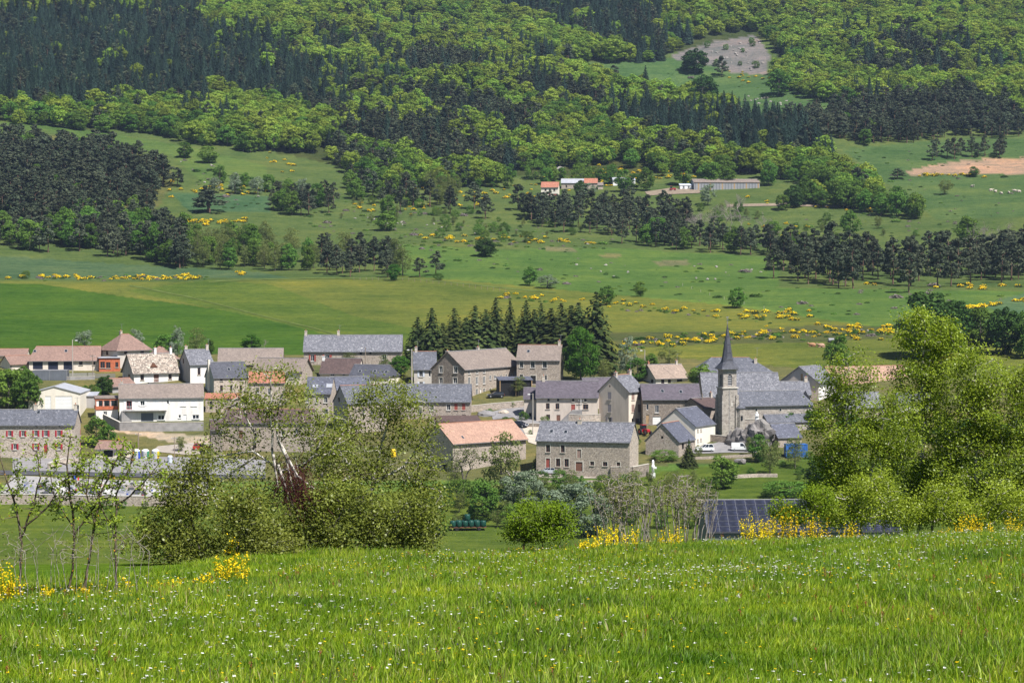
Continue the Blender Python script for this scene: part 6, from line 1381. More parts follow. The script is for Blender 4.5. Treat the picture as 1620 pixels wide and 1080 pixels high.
# far left: young ash trees coming into leaf
for i, (lab, base, tr, bl) in enumerate([
    ('leftmost thin sapling with bright new leaves', (30, 912), [[(30, 912), (34, 850), (25, 800), (8, 750), (-5, 705)], [(34, 850), (52, 800), (62, 755), (58, 715)], [(36, 835), (78, 800), (100, 760)]], [(5, 740, 30, 55, 26), (52, 740, 32, 55, 30), (95, 770, 26, 40, 18), (30, 800, 45, 30, 16)]),
    ('dark-stemmed sapling second from the left', (108, 912), [[(108, 912), (118, 850), (112, 790), (106, 735), (112, 690)], [(116, 850), (150, 800), (165, 750)], [(114, 830), (88, 790), (80, 752)]], [(108, 722, 32, 45, 32), (150, 760, 34, 50, 32), (84, 775, 24, 45, 16), (125, 825, 40, 30, 16)]),
    ('sapling with crossing stems in front of the cemetery', (128, 910), [[(128, 910), (150, 830), (160, 780), (182, 735), (196, 705)], [(150, 830), (138, 780), (142, 735)]], [(185, 735, 28, 45, 26), (145, 740, 28, 45, 22), (160, 810, 35, 35, 16)]),
    ('rightmost sapling beside the dark thicket', (186, 905), [[(186, 905), (182, 840), (184, 780), (206, 740), (214, 700)], [(182, 850), (160, 800), (152, 770)], [(184, 800), (226, 765), (250, 735)]], [(205, 735, 26, 45, 24), (240, 755, 24, 40, 20), (168, 790, 26, 45, 18), (200, 840, 34, 30, 14)])]):
    bl = [(x, y, rx * 1.1, ry * 1.1, int(n * 1.45)) for x, y, rx, ry, n in bl]
    T, A, NA, par, cnt = hero('sapling', lab, 'tree', base, 33.0, tr, bl, 51 + i, leaf='l_bud', wood='bark_lichen', per=10, spread=.036, ls=.046, rt=.0028, pw=.42, seg=.12, depth=.5, up=.9, rmax=.017, aspect=.6)
    rng = np.random.RandomState(i); big = np.where(cnt > 4)[0]; P = NA[rng.choice(big, 60)] + rng.normal(size=(60, 3)) * .015
    V, Fq = cards(rng, P, rng.normal(size=(60, 3)), .03, .022); link('lichen', mesh_np('lichen', V, Fq, [M['l_lichen']], rnd=rng.rand(60)), T)
# bare grey shrubs before the solar roof
for i, (lab, base, x0, x1, bl) in enumerate([
    ('left leafless grey shrub above the foreground meadow', (985, 856), 942, 1030, [(985, 785, 50, 44, 460)]), ('dense leafless shrub beside the solar roof', (1078, 852), 1022, 1130, [(1078, 788, 58, 44, 560)])]):
    rq = random.Random(i); st = []
    for _ in range(36):
        x = rq.uniform(x0 + 8, x1 - 8); dd = rq.uniform(-.5, .5); tx = x + (x - base[0]) * .5 + rq.uniform(-10, 10); ty = 748 + 34 * abs((x - base[0]) / (x1 - x0) * 2) ** 2 + rq.uniform(0, 45)
        st.append([(x, base[1], dd), ((x + tx) / 2 + rq.uniform(-4, 4), (base[1] + ty) / 2, dd), (tx, ty, dd * 1.2)])
    hero('leafless_shrub', lab, 'shrub', base, 50, st, bl, 61 + i, leaf='l_tinybud', wood='bark_pale', per=5, spread=.05, ls=.034, rt=.0046, pw=.24, seg=.16, depth=.8, shell=.1, up=1.0, rmax=.016)
rq = random.Random(44)
hero('leafless_shrub', 'pale leafless undergrowth at the feet of the saplings', 'shrub', (110, 912), 32.4, [[(x, 912), (x + rq.uniform(-18, 18), 872), (x + rq.uniform(-36, 36), 825 + rq.uniform(0, 40))] for x in range(-10, 240, 11)], [(20, 870, 40, 34, 60), (110, 865, 60, 36, 80), (200, 862, 46, 36, 70)], 66, leaf='l_tinybud', wood='bark_pale', per=4, spread=.04, ls=.028, rt=.0022, pw=.24, seg=.1, depth=.5, shell=.1, up=.8, rmax=.007)
hero('broom_bush', 'bright green leafy bush on the brow left of the leafless shrubs', 'bush', (858, 855), 47, [[(858, 855), (855, 830)], [(830, 855), (828, 838)], [(885, 855), (886, 830)]], [(850, 815, 45, 24, 80), (885, 822, 26, 24, 50), (815, 842, 22, 14, 30), (855, 842, 55, 16, 90)], 71, leaf='l_green_broom', wood='bark_pale', per=48, spread=.085, ls=.042, depth=.6, shell=.3, rt=.003)
hero('broom_bush', 'tall green broom bush rising over the solar roof', 'bush', (1275, 840), 52, [[(1275, 840), (1290, 800)], [(1240, 840), (1236, 812)]], [(1295, 790, 28, 26, 70), (1236, 808, 20, 18, 40), (1262, 815, 30, 16, 40)], 72, leaf='l_green_broom', wood='bark', per=46, spread=.085, ls=.045, depth=.6, shell=.3, rt=.003)
# broom in flower along the brow
def near_broom(label, x, y, rx, ry, n, seed):
    P = unproject(x, y + ry, 14); e = float(np.interp(x, [0, 200, 400, 600, 810, 1000, 1200, 1620], [31, 32.5, 36, 41, 44, 46.5, 49, 55])) + .6
    if P.y > e: P = Vector((at(x, y, 1)[0] * e, e, 0)); P.z = gz(P.x, P.y)
    hp = (CY - F_PX * float(UP.dot(np.array(P))) / float(FW.dot(np.array(P)))) ; ry = min(max(ry, (hp - (y - ry)) / 2), ry * 2.5); n = int(n * .65) if x < 300 else n
    D = float(FW.dot(np.array(P))); rng = np.random.RandomState(seed); s = F_PX / D
    T = empty('broom_bush', P, 0, label, 'bush'); rxm, hm = rx / s, 2 * ry / s
    a = rng.uniform(0, 6.28, n); rr = np.sqrt(rng.rand(n)); b0 = np.stack([np.cos(a) * rr * rxm * .7, np.sin(a) * rr * rxm * .5, np.zeros(n)], 1)
    top = b0 * 1.35 + np.stack([rng.normal(0, .05, n), rng.normal(0, .05, n), hm * rng.uniform(.45, 1.1, n) * (1 - .35 * rr ** 2)], 1)
    ch = [(np.array([b0[i] - [0, 0, .1], (b0[i] + top[i]) / 2 + rng.normal(size=3) * .02, top[i]]), [.005, .004, .0025]) for i in range(n)]
    V, Fq = tubes(ch, 3); link('stems', mesh_np('stems', V, Fq, [M['l_green_broom']], rnd=rng.rand(len(Fq))), T)
    t = rng.uniform(.35, 1.03, (n, 16)); Q = (b0[:, None] * (1 - t[..., None]) + top[:, None] * t[..., None]).reshape(-1, 3) + rng.normal(size=(n * 16, 3)) * .018
    V, Fq = cards(rng, Q, rng.normal(size=Q.shape) + [0, -.4, .5], .034 * rng.uniform(.7, 1.3, len(Q)), .026); link('blossom', mesh_np('blossom', V, Fq, [M['l_yellow']], rnd=rng.rand(len(Q))), T)
for i, (x, y, rx, ry, n, lab) in enumerate([(366, 866, 34, 16, 34, 'yellow broom in front of the dark thicket'), (322, 880, 14, 6, 10, 'small yellow broom left of the thicket broom'), (8, 893, 26, 14, 40, 'yellow broom at the left edge under the saplings'), (75, 902, 24, 6, 16, 'low yellow broom under the leftmost sapling'), (125, 903, 22, 6, 16, 'low yellow broom at the foot of the crossing sapling'), (205, 896, 20, 6, 14, 'low yellow broom right of the last sapling'), (240, 889, 14, 5, 10, 'tiny yellow broom before the thicket'), (275, 887, 14, 5, 10, 'tiny yellow broom nearest the thicket edge'),
    (965, 836, 36, 13, 40, 'yellow broom at the foot of the left leafless shrub'), (1062, 836, 26, 8, 22, 'yellow broom at the foot of the dense leafless shrub'), (932, 862, 20, 16, 26, 'yellow broom standing out in the meadow grass'), (1005, 826, 8, 10, 10, 'upright yellow broom sprig beside the leafless shrubs'),
    (1200, 822, 34, 14, 48, 'yellow broom left of the tall green broom'), (1245, 815, 40, 14, 50, 'broad yellow broom before the solar roof'), (1292, 820, 26, 12, 30, 'yellow broom right of the tall green broom'), (1346, 830, 18, 7, 18, 'small yellow broom under the leftmost birch'), (1540, 822, 38, 14, 52, 'large yellow broom under the broad birch'), (1500, 826, 18, 7, 14, 'yellow broom left of the large one under the birches'), (1612, 812, 18, 12, 22, 'yellow broom at the right edge below the birches')]):
    near_broom(lab, x, y, rx, ry, n, 80 + i)
# old pollard beyond the brow
def pollard():
    P = unproject(733, 782); rng = np.random.RandomState(9)
    T = empty('pollard_tree', P, 0, 'old pollard with a thick dark trunk and sparse shoots', 'tree'); k = ppm(P); h = 36 / k
    tr = [[np.array([0, 0, -.3]), np.array([.1, 0, h * .5]), np.array([-.3, 0, h])], [np.array([.1, 0, h * .5]), np.array([.9, .2, h * .95])]]
    A = np.concatenate([np.array([-.6, 0, h * 1.7]) + unit(rng.normal(size=(70, 3))) * np.array([2.6, 2.2, 2.6]) * (.4 + .6 * rng.rand(70, 1)), np.array([1.6, 0, h * 1.7]) + unit(rng.normal(size=(60, 3))) * np.array([2.4, 2, 2.6]) * (.4 + .6 * rng.rand(60, 1))])
    A = A[A[:, 2] > h * .9]; NA, par, cnt = skeleton(rng, tr, A, .5, up=1.5); link('branches', wood_mesh('branches', NA, par, cnt, .02, .5, M['bark'], 5, .5), T)
    tips = np.repeat(A, 7, 0) + rng.normal(size=(len(A) * 7, 3)) * .4; V, Fq = cards(rng, tips, rng.normal(size=tips.shape), .3, .2); link('leaves', mesh_np('leaves', V, Fq, [M['l_loose']], rnd=rng.rand(len(tips))), T)
pollard()

# ------------------------------------------------------------------ meadow grass and flowers
def grass():
    m = bpy.data.materials.new('meadow_grass'); m.use_nodes = True; n = m.node_tree.nodes; l = m.node_tree.links
    n.remove(n['Principled BSDF']); out = n['Material Output']
    a = n.new('ShaderNodeAttribute'); a.attribute_name = 'rnd'
    col = _ramp(n, l, a.outputs['Fac'], [(0, (0.09, 0.175, 0.006)), (.55, (0.205, 0.32, 0.013)), (.82, (0.34, 0.43, 0.033)), (.95, (0.27, 0.27, 0.09)), (1, (0.36, 0.32, 0.17))])
    pos = n.new('ShaderNodeNewGeometry').outputs['Position']
    f = _noise(n, l, pos, .42, 4, .65).outputs[0]; g = _noise(n, l, pos, 1.9, 3, .6).outputs[0]
    col = _mix(n, l, 1.0, col, _ramp(n, l, f, [(.32, (.45, .62, .5)), (.5, (1, 1, 1)), (.68, (1.22, 1.12, 1.0))]), 'MULTIPLY')
    col = _mix(n, l, .8, col, _ramp(n, l, g, [(.3, (.5, .66, .62)), (.5, (1, 1, 1)), (.7, (1.45, 1.28, 1.15))]), 'MULTIPLY')
    d = n.new('ShaderNodeBsdfDiffuse'); t = n.new('ShaderNodeBsdfTranslucent'); x = n.new('ShaderNodeMixShader'); gl = n.new('ShaderNodeBsdfGlossy'); y = n.new('ShaderNodeMixShader')
    l.new(col, d.inputs[0]); l.new(_mix(n, l, 1.0, col, (1.0, 1.0, .4), 'MULTIPLY'), t.inputs[0]); x.inputs[0].default_value = .35; l.new(d.outputs[0], x.inputs[1]); l.new(t.outputs[0], x.inputs[2])
    gl.inputs['Roughness'].default_value = .45; y.inputs[0].default_value = .012; l.new(x.outputs[0], y.inputs[1]); l.new(gl.outputs[0], y.inputs[2]); l.new(y.outputs[0], out.inputs[0])
    protos = []
    for k in range(6):
        rng = np.random.RandomState(300 + k); nb = 130 if k < 4 else 100; R = .3
        r = R * np.sqrt(rng.rand(nb)); th = rng.uniform(0, 6.28, nb); b = np.stack([r * np.cos(th), r * np.sin(th), np.full(nb, -.02)], 1)
        h = rng.uniform(.05, .135, nb) * (1.35 if k >= 4 else 1); w = rng.uniform(.0024, .0046, nb)
        az = rng.uniform(0, 6.28, nb); dirn = np.stack([np.cos(az), np.sin(az), np.zeros(nb)], 1) * .75 + np.array([.35, .1, 0]); lean = rng.uniform(.1, .75, nb)[:, None] * h[:, None]
        side = np.stack([-np.sin(az + rng.normal(0, .6, nb)), np.cos(az + rng.normal(0, .6, nb)), np.zeros(nb)], 1) * w[:, None]
        mid = b + dirn * lean * .35 + np.array([0, 0, 1]) * h[:, None] * .6; tip = b + dirn * lean + np.array([0, 0, 1]) * h[:, None] * (1 - .25 * (lean / h[:, None]) ** 2)
        V = np.stack([b - side, b + side, mid + side * .8, mid - side * .8, tip], 1).reshape(-1, 3); i = np.arange(nb)[:, None] * 5
        rnd = np.clip(rng.normal(.45 if k < 4 else (.68 if k == 4 else .12), .24, nb), 0, 1); rnd[rng.rand(nb) < .045] = .97
        protos.append(mesh_np('grass_tuft', V, [i + np.array([[0, 1, 2, 3]]), i + np.array([[3, 2, 4]])], [m], rnd=np.concatenate([rnd, rnd])))
    rng = np.random.RandomState(77)
    # denser towards the camera, thinning out past the brow and beside the view
    N = 54000
    D = np.sqrt(rng.uniform(9 ** 2, 64 ** 2, N)); az = rng.uniform(-.30, .30, N); X = D * np.tan(az); Y = D
    De = np.interp(CX + F_PX * X / Y, [-300, 0, 200, 400, 600, 810, 1000, 1200, 1620, 1900], [29, 31, 32.5, 36, 41, 44, 46.5, 49, 55, 57])
    k = Y < De + 7; X, Y = X[k], Y[k]
    xs = rng.uniform(-30, 30, 5000); ys = rng.uniform(-6, 30, 5000); k = (np.abs(xs) > .28 * np.maximum(ys, 9)); X = np.concatenate([X, xs[k]]); Y = np.concatenate([Y, ys[k]])
    Z = ground(X, Y); n_ = len(X); pn = np.sin(X * 1.1 + 2 * np.sin(Y * .6)) * np.sin(Y * .8 + 1.3) + rng.normal(0, .5, n_)
    idx = np.where(pn > .62, rng.randint(4, 6, n_), rng.randint(0, 4, n_)); sc = rng.uniform(.75, 1.3, n_) * (1 + .12 * np.clip(pn, -1, 2))
    scatter('meadow_grass', np.stack([X, Y, Z], 1), np.stack([rng.normal(0, .06, n_), rng.normal(0, .06, n_), rng.uniform(-.9, .9, n_) + (rng.rand(n_) < .3) * 3.1], 1), np.stack([sc * 1.15, sc * 1.15, sc], 1), idx, protos, 'tall fresh green meadow grass in the foreground')
    print('grass tufts', n_)
    # flowers
    M['petal_white'] = leafy('white_petal', (0.62, 0.62, 0.56), (0.82, 0.82, 0.78), .2, .05); M['petal_yellow'] = leafy('yellow_petal', (0.75, 0.5, 0.01), (0.85, 0.66, 0.02), .2, .05)
    M['petal_violet'] = leafy('violet_petal', (0.08, 0.05, 0.22), (0.16, 0.1, 0.36), .2, .05); M['seed_fluff'] = leafy('seed_fluff', (0.5, 0.48, 0.45), (0.68, 0.66, 0.62), .3, .05); M['stalk'] = leafy('flower_stalk', (0.09, 0.14, 0.02), (0.14, 0.19, 0.03), .2, .05)
    M['sorrel'] = leafy('sorrel', (0.2, 0.06, 0.03), (0.32, 0.11, 0.06), .2, .05)
    def flower(mat, h, npet, r, flat, L, seed):
        rng = np.random.RandomState(seed); sv, sf = tubes([(np.array([[0, 0, 0], [.01, 0, h * .5], [.0, .01, h]]), [.0022, .002, .0018])], 3)
        q = unit(rng.normal(size=(npet, 3))) * np.sqrt(rng.rand(npet, 1)); P = np.array([0, .01, h]) + q * np.array([r, r, r * flat]); V, Fq = cards(rng, P, np.array([0, -.2, 1]) + rng.normal(size=(npet, 3)) * (.35 if flat < .6 else 2), L, L * .8)
        return mesh_np('flower', np.vstack([sv, V]), np.vstack([sf, Fq + len(sv)]), [M['stalk'], M[mat]], midx=np.concatenate([np.zeros(len(sf)), np.ones(len(Fq))]), rnd=rng.rand(len(sf) + len(Fq)))
    def spread(nm, lab, protos, count, hs, seed, clump=1.0, far=0):
        rng = np.random.RandomState(seed); X, Y = [], []
        while len(X) < count:
            D = math.sqrt(rng.uniform(10 ** 2, 60 ** 2)); x = D * math.tan(rng.uniform(-.28, .28)); e = np.interp(CX + F_PX * x / D, [0, 400, 810, 1200, 1620], [31, 36, 44, 49, 55])
            if D > e + 2: continue
            if rng.rand() > np.clip(.35 + clump * .5 * (math.sin(x * .55 + seed) * math.sin(D * .33 + seed * 2) + .3 * math.sin(x * 1.7 + D)) + far * (D / e - .5), .03, 1): continue
            X.append(x); Y.append(D)
        X, Y = np.array(X), np.array(Y); Z = ground(X, Y); s = rng.uniform(*hs, count)
        scatter(nm, np.stack([X, Y, Z], 1), np.stack([rng.normal(0, .12, count), rng.normal(0, .12, count), rng.uniform(0, 6.28, count)], 1), np.stack([s, s, s], 1), rng.randint(0, len(protos), count), protos, lab)
    spread('white_meadow_flowers', 'white umbel flowers scattered through the grass', [flower('petal_white', .17, 14, .017, .14, .011, i) for i in range(4)], 4600, (.5, 1.4), 3, 1.1, .5)
    spread('yellow_meadow_flowers', 'small yellow buttercups scattered through the grass', [flower('petal_yellow', .18, 8, .011, .4, .012, 10 + i) for i in range(3)], 1200, (.8, 1.4), 5, 1.3, .2)
    spread('seed_heads', 'round pale dandelion seed heads in the grass', [flower('seed_fluff', .17, 60, .024, 1.0, .01, 20 + i) for i in range(2)], 70, (.9, 1.2), 8)
    spread('violet_meadow_flowers', 'few violet flowers in the grass', [flower('petal_violet', .16, 9, .014, .9, .014, 30)], 90, (.8, 1.2), 9)
    spread('sorrel_stalks', 'reddish sorrel stalks in the grass', [flower('sorrel', .22, 26, .016, 4.0, .012, 31)], 260, (.8, 1.3), 12, 1.0, .4)
grass()
# ------------------------------------------------------------------ the upper farm
house('farmhouse', 'white farmhouse with a red roof on the upper slope', (856, 312), 883, -6, 8, 296, 288, 'ivory', 'red_tile', over=.4, frame='frame_brown', rcap='ridge_terracotta', front=[(861.5, 298.5, 864.5, 302), (868.5, 298.5, 871.5, 302), (875.5, 298.5, 878.5, 302), (861.5, 304.5, 864.5, 308.5), (868, 304.5, 871, 311, 'd'), (874.5, 306.5, 881, 311.5, 'g', {'f': 'shutter_red'})])
house('barn', 'long stone farm building with a patched grey roof on the upper slope', (888, 299), 924, -2, 9, 289.5, 283, 'stone', 'metal_roof', cat='barn', over=.3, front=[(895, 293, 897, 297, 'v'), (907, 293, 909, 297, 'v')])
house('house', 'stone farm wing with a red roof beside the patched barn', (924.5, 299), 945, -2, 9, 289.5, 282.5, 'stone_pale', 'red_tile', over=.3, rcap='ridge_terracotta', front=[(929, 292, 931, 295), (937, 292, 939, 295)])
house('shed', 'low stone shed at the right end of the upper farm', (946, 300), 954, -2, 8, 293, 289, 'stone_pale', 'taupe_tile', cat='shed', over=.3)
house('shed', 'white metal shed among trees of the upper farm', (970, 294), 1005, 3, 10, 285, 281, 'frame_white', 'metal_roof', cat='shed', over=.2, gut=False)
house('cabin', 'small white cabin with a teal roof in the farmyard', (1076, 300), 1095, 4, 4, 293, 291, 'frame_white', 'shutter_blue', rp=1, cat='cabin', over=.2, gut=False, front=[(1080, 294.5, 1083, 298, 'w'), (1088, 294.5, 1091, 298, 'w')])
LB = house('barn', 'very long grey farm shed with a tan roof on the upper slope', (1098, 301), 1202, 3, 16, 288.5, 283.5, 'frame_grey', 'taupe_tile', cat='barn', over=.3, gut=False)
li = INFO[LB.name]
for k in range(22):
    x = li['L'] * (k + .5) / 22; MB().box(x - .4, -.06, -.5, x + .4, -.003, li['he'] - .2).build('cladding_strip', M['tan_wood'] if k % 4 == 1 else M['zinc'], LB)

# ------------------------------------------------------------------ solar barn below the church
SB = house('solar_barn', 'barn with a roof of dark blue solar panels below the church', (1095, 852), 1345, 3, 12, 827, 791, 'grey_metal', 'slate_dark', cat='barn', over=.5, P0=Vector(at(1120, 866, 392)), he=3.0, hr=None, L=33.6, below=8, rcap='ridge_grey', gut=False)
si = INFO[SB.name]
def solar():
    pitch = math.atan((si['hr'] - si['he']) / (si['W'] / 2)); sl = (si['W'] / 2 + .5) / math.cos(pitch)
    ncol, nrow = 19, 6; pw, ph = 1.72, sl / nrow * .985
    R = [c for c in SB.children if c.name.startswith('roof')][0]
    me = MB().box(-.5, -.5, 0, .5, .5, 1).mesh('solar_panel'); fr = _frame_mesh('panel_frame', .012, False)
    for i in range(ncol):
        for j in range(nrow):
            s = (j + .5) * sl / nrow; y = -.5 + s * math.cos(pitch); z = si['he'] - .5 * math.tan(pitch) + .1 + s * math.sin(pitch)
            p = link('solar_panel', me, R, (.25 + (i + .5) * (pw + .03), y, z + .03), (pitch, 0, 0), (pw, ph, .045), M['solar'])
            link('frame', fr, p, (0, 0, .55), (math.pi / 2, 0, 0), (1.0, 1.25, 1.0), M['zinc'])
solar()

# ------------------------------------------------------------------ vehicles
def paint(name, c): 
    m, n, l, b = _mat(name); tc = n.new('ShaderNodeTexCoord').outputs['Object']; f = _noise(n, l, tc, 3, 2).outputs[0]
    l.new(_ramp(n, l, f, [(.3, scl(c, .92)), (.7, scl(c, 1.05))]), b.inputs['Base Color']); b.inputs['Roughness'].default_value = .28; b.inputs['Coat Weight'].default_value = .5; return m
M['p_white'] = paint('white_car_paint', (.78, .78, .77)); M['p_red'] = paint('red_car_paint', (.42, .02, .03)); M['p_black'] = paint('black_car_paint', (.015, .016, .018)); M['p_silver'] = paint('silver_car_paint', (.5, .52, .55)); M['p_navy'] = paint('navy_car_paint', (.02, .025, .05))
M['tyre'] = plain('tyre_rubber', (.02, .02, .02), .9, .2); M['rim'] = plain('wheel_rim', (.45, .45, .46), .4, .1, metal=.5); M['lamp_red'] = plain('tail_lamp', (.4, .02, .02), .3, .1); M['lamp_white'] = plain('head_lamp', (.8, .8, .78), .2, .05)
def car(name, label, px, py, yaw, colour, style='hatch', cat='car', dz=.06):
    P = unproject(px, py); T = empty(name, P + Vector((0, 0, dz + .06)), rad(yaw), label, cat)
    L, W, H = {'hatch': (4.0, 1.72, 1.46), 'estate': (4.4, 1.78, 1.48), 'suv': (4.35, 1.82, 1.68), 'van': (4.4, 1.83, 1.82)}[style]
    x0, x1 = -L / 2, L / 2; belt = .92 if style != 'van' else 1.0
    hood = {'hatch': .8, 'estate': .9, 'suv': 1.0, 'van': 1.0}[style]
    prof = [(x0, .35), (x0 + .06, .22), (x0 + .5, .2), (x1 - .5, .2), (x1 - .04, .24), (x1, .5), (x1 - .05, hood - .12), (x1 - .35, hood), (x1 - 1.05, belt), (x0 + .15, belt + .02), (x0 + .02, .75)]
    b = link('body', MB().prism(prof, -W / 2, W / 2).mesh('body', M[colour]), T); md = b.modifiers.new('bevel', 'BEVEL'); md.width = .07; md.segments = 2; md.limit_method = 'ANGLE'
    # cabin
    if style == 'van': r0, r1, c0, c1 = x0 + .08, x1 - 1.75, x0 + .05, x1 - .95
    elif style == 'hatch': r0, r1, c0, c1 = x0 + .55, x1 - 1.9, x0 + .1, x1 - 1.0
    else: r0, r1, c0, c1 = x0 + .45, x1 - 2.0, x0 + .1, x1 - 1.1
    wb, wt = W / 2 - .05, W / 2 - .2
    V = [(c0, -wb, belt), (c1, -wb, belt), (c1, wb, belt), (c0, wb, belt), (r0, -wt, H - .05), (r1, -wt, H - .05), (r1, wt, H - .05), (r0, wt, H - .05)]
    link('windows', mesh_py('windows', V, [(0, 1, 5, 4), (1, 2, 6, 5), (2, 3, 7, 6), (3, 0, 4, 7), (4, 5, 6, 7)], M['glass'] if style != 'van' else M[colour]), T)
    rf = MB().box(r0 - .04, -wt - .02, H - .07, r1 + .05, wt + .02, H).build('car_roof', M[colour], T)
    if style == 'van':
        link('windscreen', mesh_py('windscreen', [(c1 + .01, -wb + .1, belt + .02), (c1 + .01, wb - .1, belt + .02), (r1 + .02, wt - .06, H - .1), (r1 + .02, -wt + .06, H - .1)], [(0, 1, 2, 3)], M['glass']), T)
        for s in (-1, 1): link('side_window', mesh_py('side_window', [(c1 - 1.35, s * (wb + .02), belt + .02), (c1 - .1, s * (wb + .02), belt + .02), (r1 + .02, s * (wt + .06), H - .14), (c1 - 1.35, s * (wt + .06), H - .14)], [(0, 1, 2, 3)], M['glass']), T)
    else:
        pm = MB()
        for s in (-1, 1):
            for t in (0.0, .42, .72, 1.0):
                xb, xt = c0 + (c1 - c0) * t, r0 + (r1 - r0) * t; n = len(pm.v)
                pm.v += [(xb - .04, s * (wb + .012), belt), (xb + .04, s * (wb + .012), belt), (xt + .04, s * (wt + .012), H - .05), (xt - .04, s * (wt + .012), H - .05)]; pm.f.append((n, n + 1, n + 2, n + 3))
        pm.build('pillars', M[colour], T)
    for sx in (-1, 1):
        for sy in (-1, 1):
            wx = sx * (L / 2 - .75); w = MB().frustum((wx, sy * (W / 2 - .2) - .1, .3), .32, .32, .22, 14, ax='y').build('wheel', M['tyre'], T)
            MB().frustum((wx, sy * (W / 2 + .005) - .1 + (.03 if sy > 0 else -.05) + .0, .3), .19, .19, .12, 10, ax='y').build('rim', M['rim'], w)
        MB().box(sx * L / 2 - .06, -W / 2 + .08, .62, sx * L / 2 + .02, -W / 2 + .42, .78).build('headlight' if sx > 0 else 'tail_light', M['lamp_white' if sx > 0 else 'lamp_red'], T)
        MB().box(sx * L / 2 - .06, W / 2 - .42, .62, sx * L / 2 + .02, W / 2 - .08, .78).build('headlight' if sx > 0 else 'tail_light', M['lamp_white' if sx > 0 else 'lamp_red'], T)
        MB().box(sx * L / 2 - .02, -.26, .42, sx * L / 2 + .025, .26, .54).build('number_plate', M['lamp_white'], T)
        MB().box(c1 - .35, sx * (W / 2 + .08) - .07, belt + .02, c1 - .15, sx * (W / 2 + .08) + .07, belt + .16).build('wing_mirror', M[colour], T)
    return T
car('parked_car', 'silver hatchback parked in front of the long stone farmhouse', 867, 750, 165, 'p_silver', 'hatch')
car('parked_car', 'white off-road car parked on the lane by the white house', 1115, 714, 182, 'p_white', 'suv')
car('parked_van', 'white delivery van parked below the church rock', 1172, 713, -8, 'p_white', 'van', 'van')
car('parked_car', 'red car parked in the stony yard left of the birch', 320, 712, 8, 'p_red', 'estate')
car('parked_car', 'black car parked in front of the carport', 784, 629, 190, 'p_black', 'estate')
car('parked_car', 'dark car parked on the lane beside the orange barn', 823, 676, -35, 'p_navy', 'hatch')
def tractor(px, py, yaw, label):
    P = unproject(px, py); T = empty('tractor', P + Vector((0, 0, .1)), rad(yaw), label, 'tractor')
    MB().prism([(-.2, .75), (1.7, .75), (1.75, 1.25), (1.5, 1.4), (-.2, 1.45)], -.4, .4).build('bonnet', M['p_red'], T)
    MB().box(-1.3, -.65, .6, -.2, .65, 1.3).build('chassis', M['p_red'], T)
    cb = MB().box(-1.25, -.62, 1.302, -.2, .62, 2.3).build('cab', M['glass'], T); MB().box(-1.35, -.7, 2.302, -.1, .7, 2.42).build('cab_roof', M['p_red'], cb)
    for x, r in ((-.85, .75), (1.25, .48)):
        for s in (-1, 1):
            w = MB().frustum((x, s * .85 - .18, r), r, r, .36, 16, ax='y').build('wheel', M['tyre'], T); MB().frustum((x, s * .85 - .2, r), r * .5, r * .5, .4, 12, ax='y').build('rim', M['p_red'], w)
    MB().frustum((.9, .2, 1.4), .05, .05, .9, 8).build('exhaust', M['zinc'], T)
tractor(1020, 688, -60, 'red tractor parked between the beige house and the stone barn')
tractor(1064, 302, 0, 'small red tractor in the upper farmyard')

# ------------------------------------------------------------------ bales on a trailer
M['bale_wrap'] = plain('green_bale_wrap', (.012, .055, .04), .35, .2, 2); M['bale_end'] = M['bale_wrap']
def bales():
    P = unproject(740, 838); a = rad(6); T = empty('trailer', P, a, 'low flat farm trailer under the green bales', 'trailer')
    MB().box(-3.6, -1.1, .55, 3.6, 1.1, .72).build('bed', M['brown_wood'], T); MB().box(-5.0, -.06, .45, -3.6, .06, .55).build('drawbar', M['zinc'], T)
    for x in (-2.2, 2.2):
        for s in (-1, 1): MB().frustum((x, s * .95 - .12, .33), .33, .33, .24, 14, ax='y').build('wheel', M['tyre'], T)
    v = []; prof = [(.52, 0), (.6, .06), (.61, .5), (.61, .75), (.58, 1.14), (.5, 1.2)]; k = 16
    for r, z in prof: v += [(r * math.cos(i * 2 * math.pi / k), r * math.sin(i * 2 * math.pi / k), z) for i in range(k)]
    f = [(j * k + i, j * k + (i + 1) % k, (j + 1) * k + (i + 1) % k, (j + 1) * k + i) for j in range(5) for i in range(k)] + [tuple(reversed(range(k))), tuple(range(5 * k, 6 * k))]
    me = mesh_py('wrapped_bale', v, f, M['bale_wrap'], True)
    for i in range(6):
        for j in range(2):
            if j and i in (0, 5): continue
            o = link('wrapped_bale', me, None, P + Matrix.Rotation(a, 3, 'Z') @ Vector((-3.0 + i * 1.2, -.5 + j * 1.15 - .1, .724)), (0, 0, a + i)); tag(o, 'dark green wrapped bale on the trailer, %s of the %s row from the left' % (['first', 'second', 'third', 'fourth', 'fifth', 'sixth'][i - j], 'back' if j else 'front'), 'bale', 'bales of the lower layer')
    o = link('wrapped_bale', me, None, P + Matrix.Rotation(a, 3, 'Z') @ Vector((-.1, .1, 1.926)), (0, 0, 1)); tag(o, 'single green wrapped bale on top of the others', 'bale')
bales()

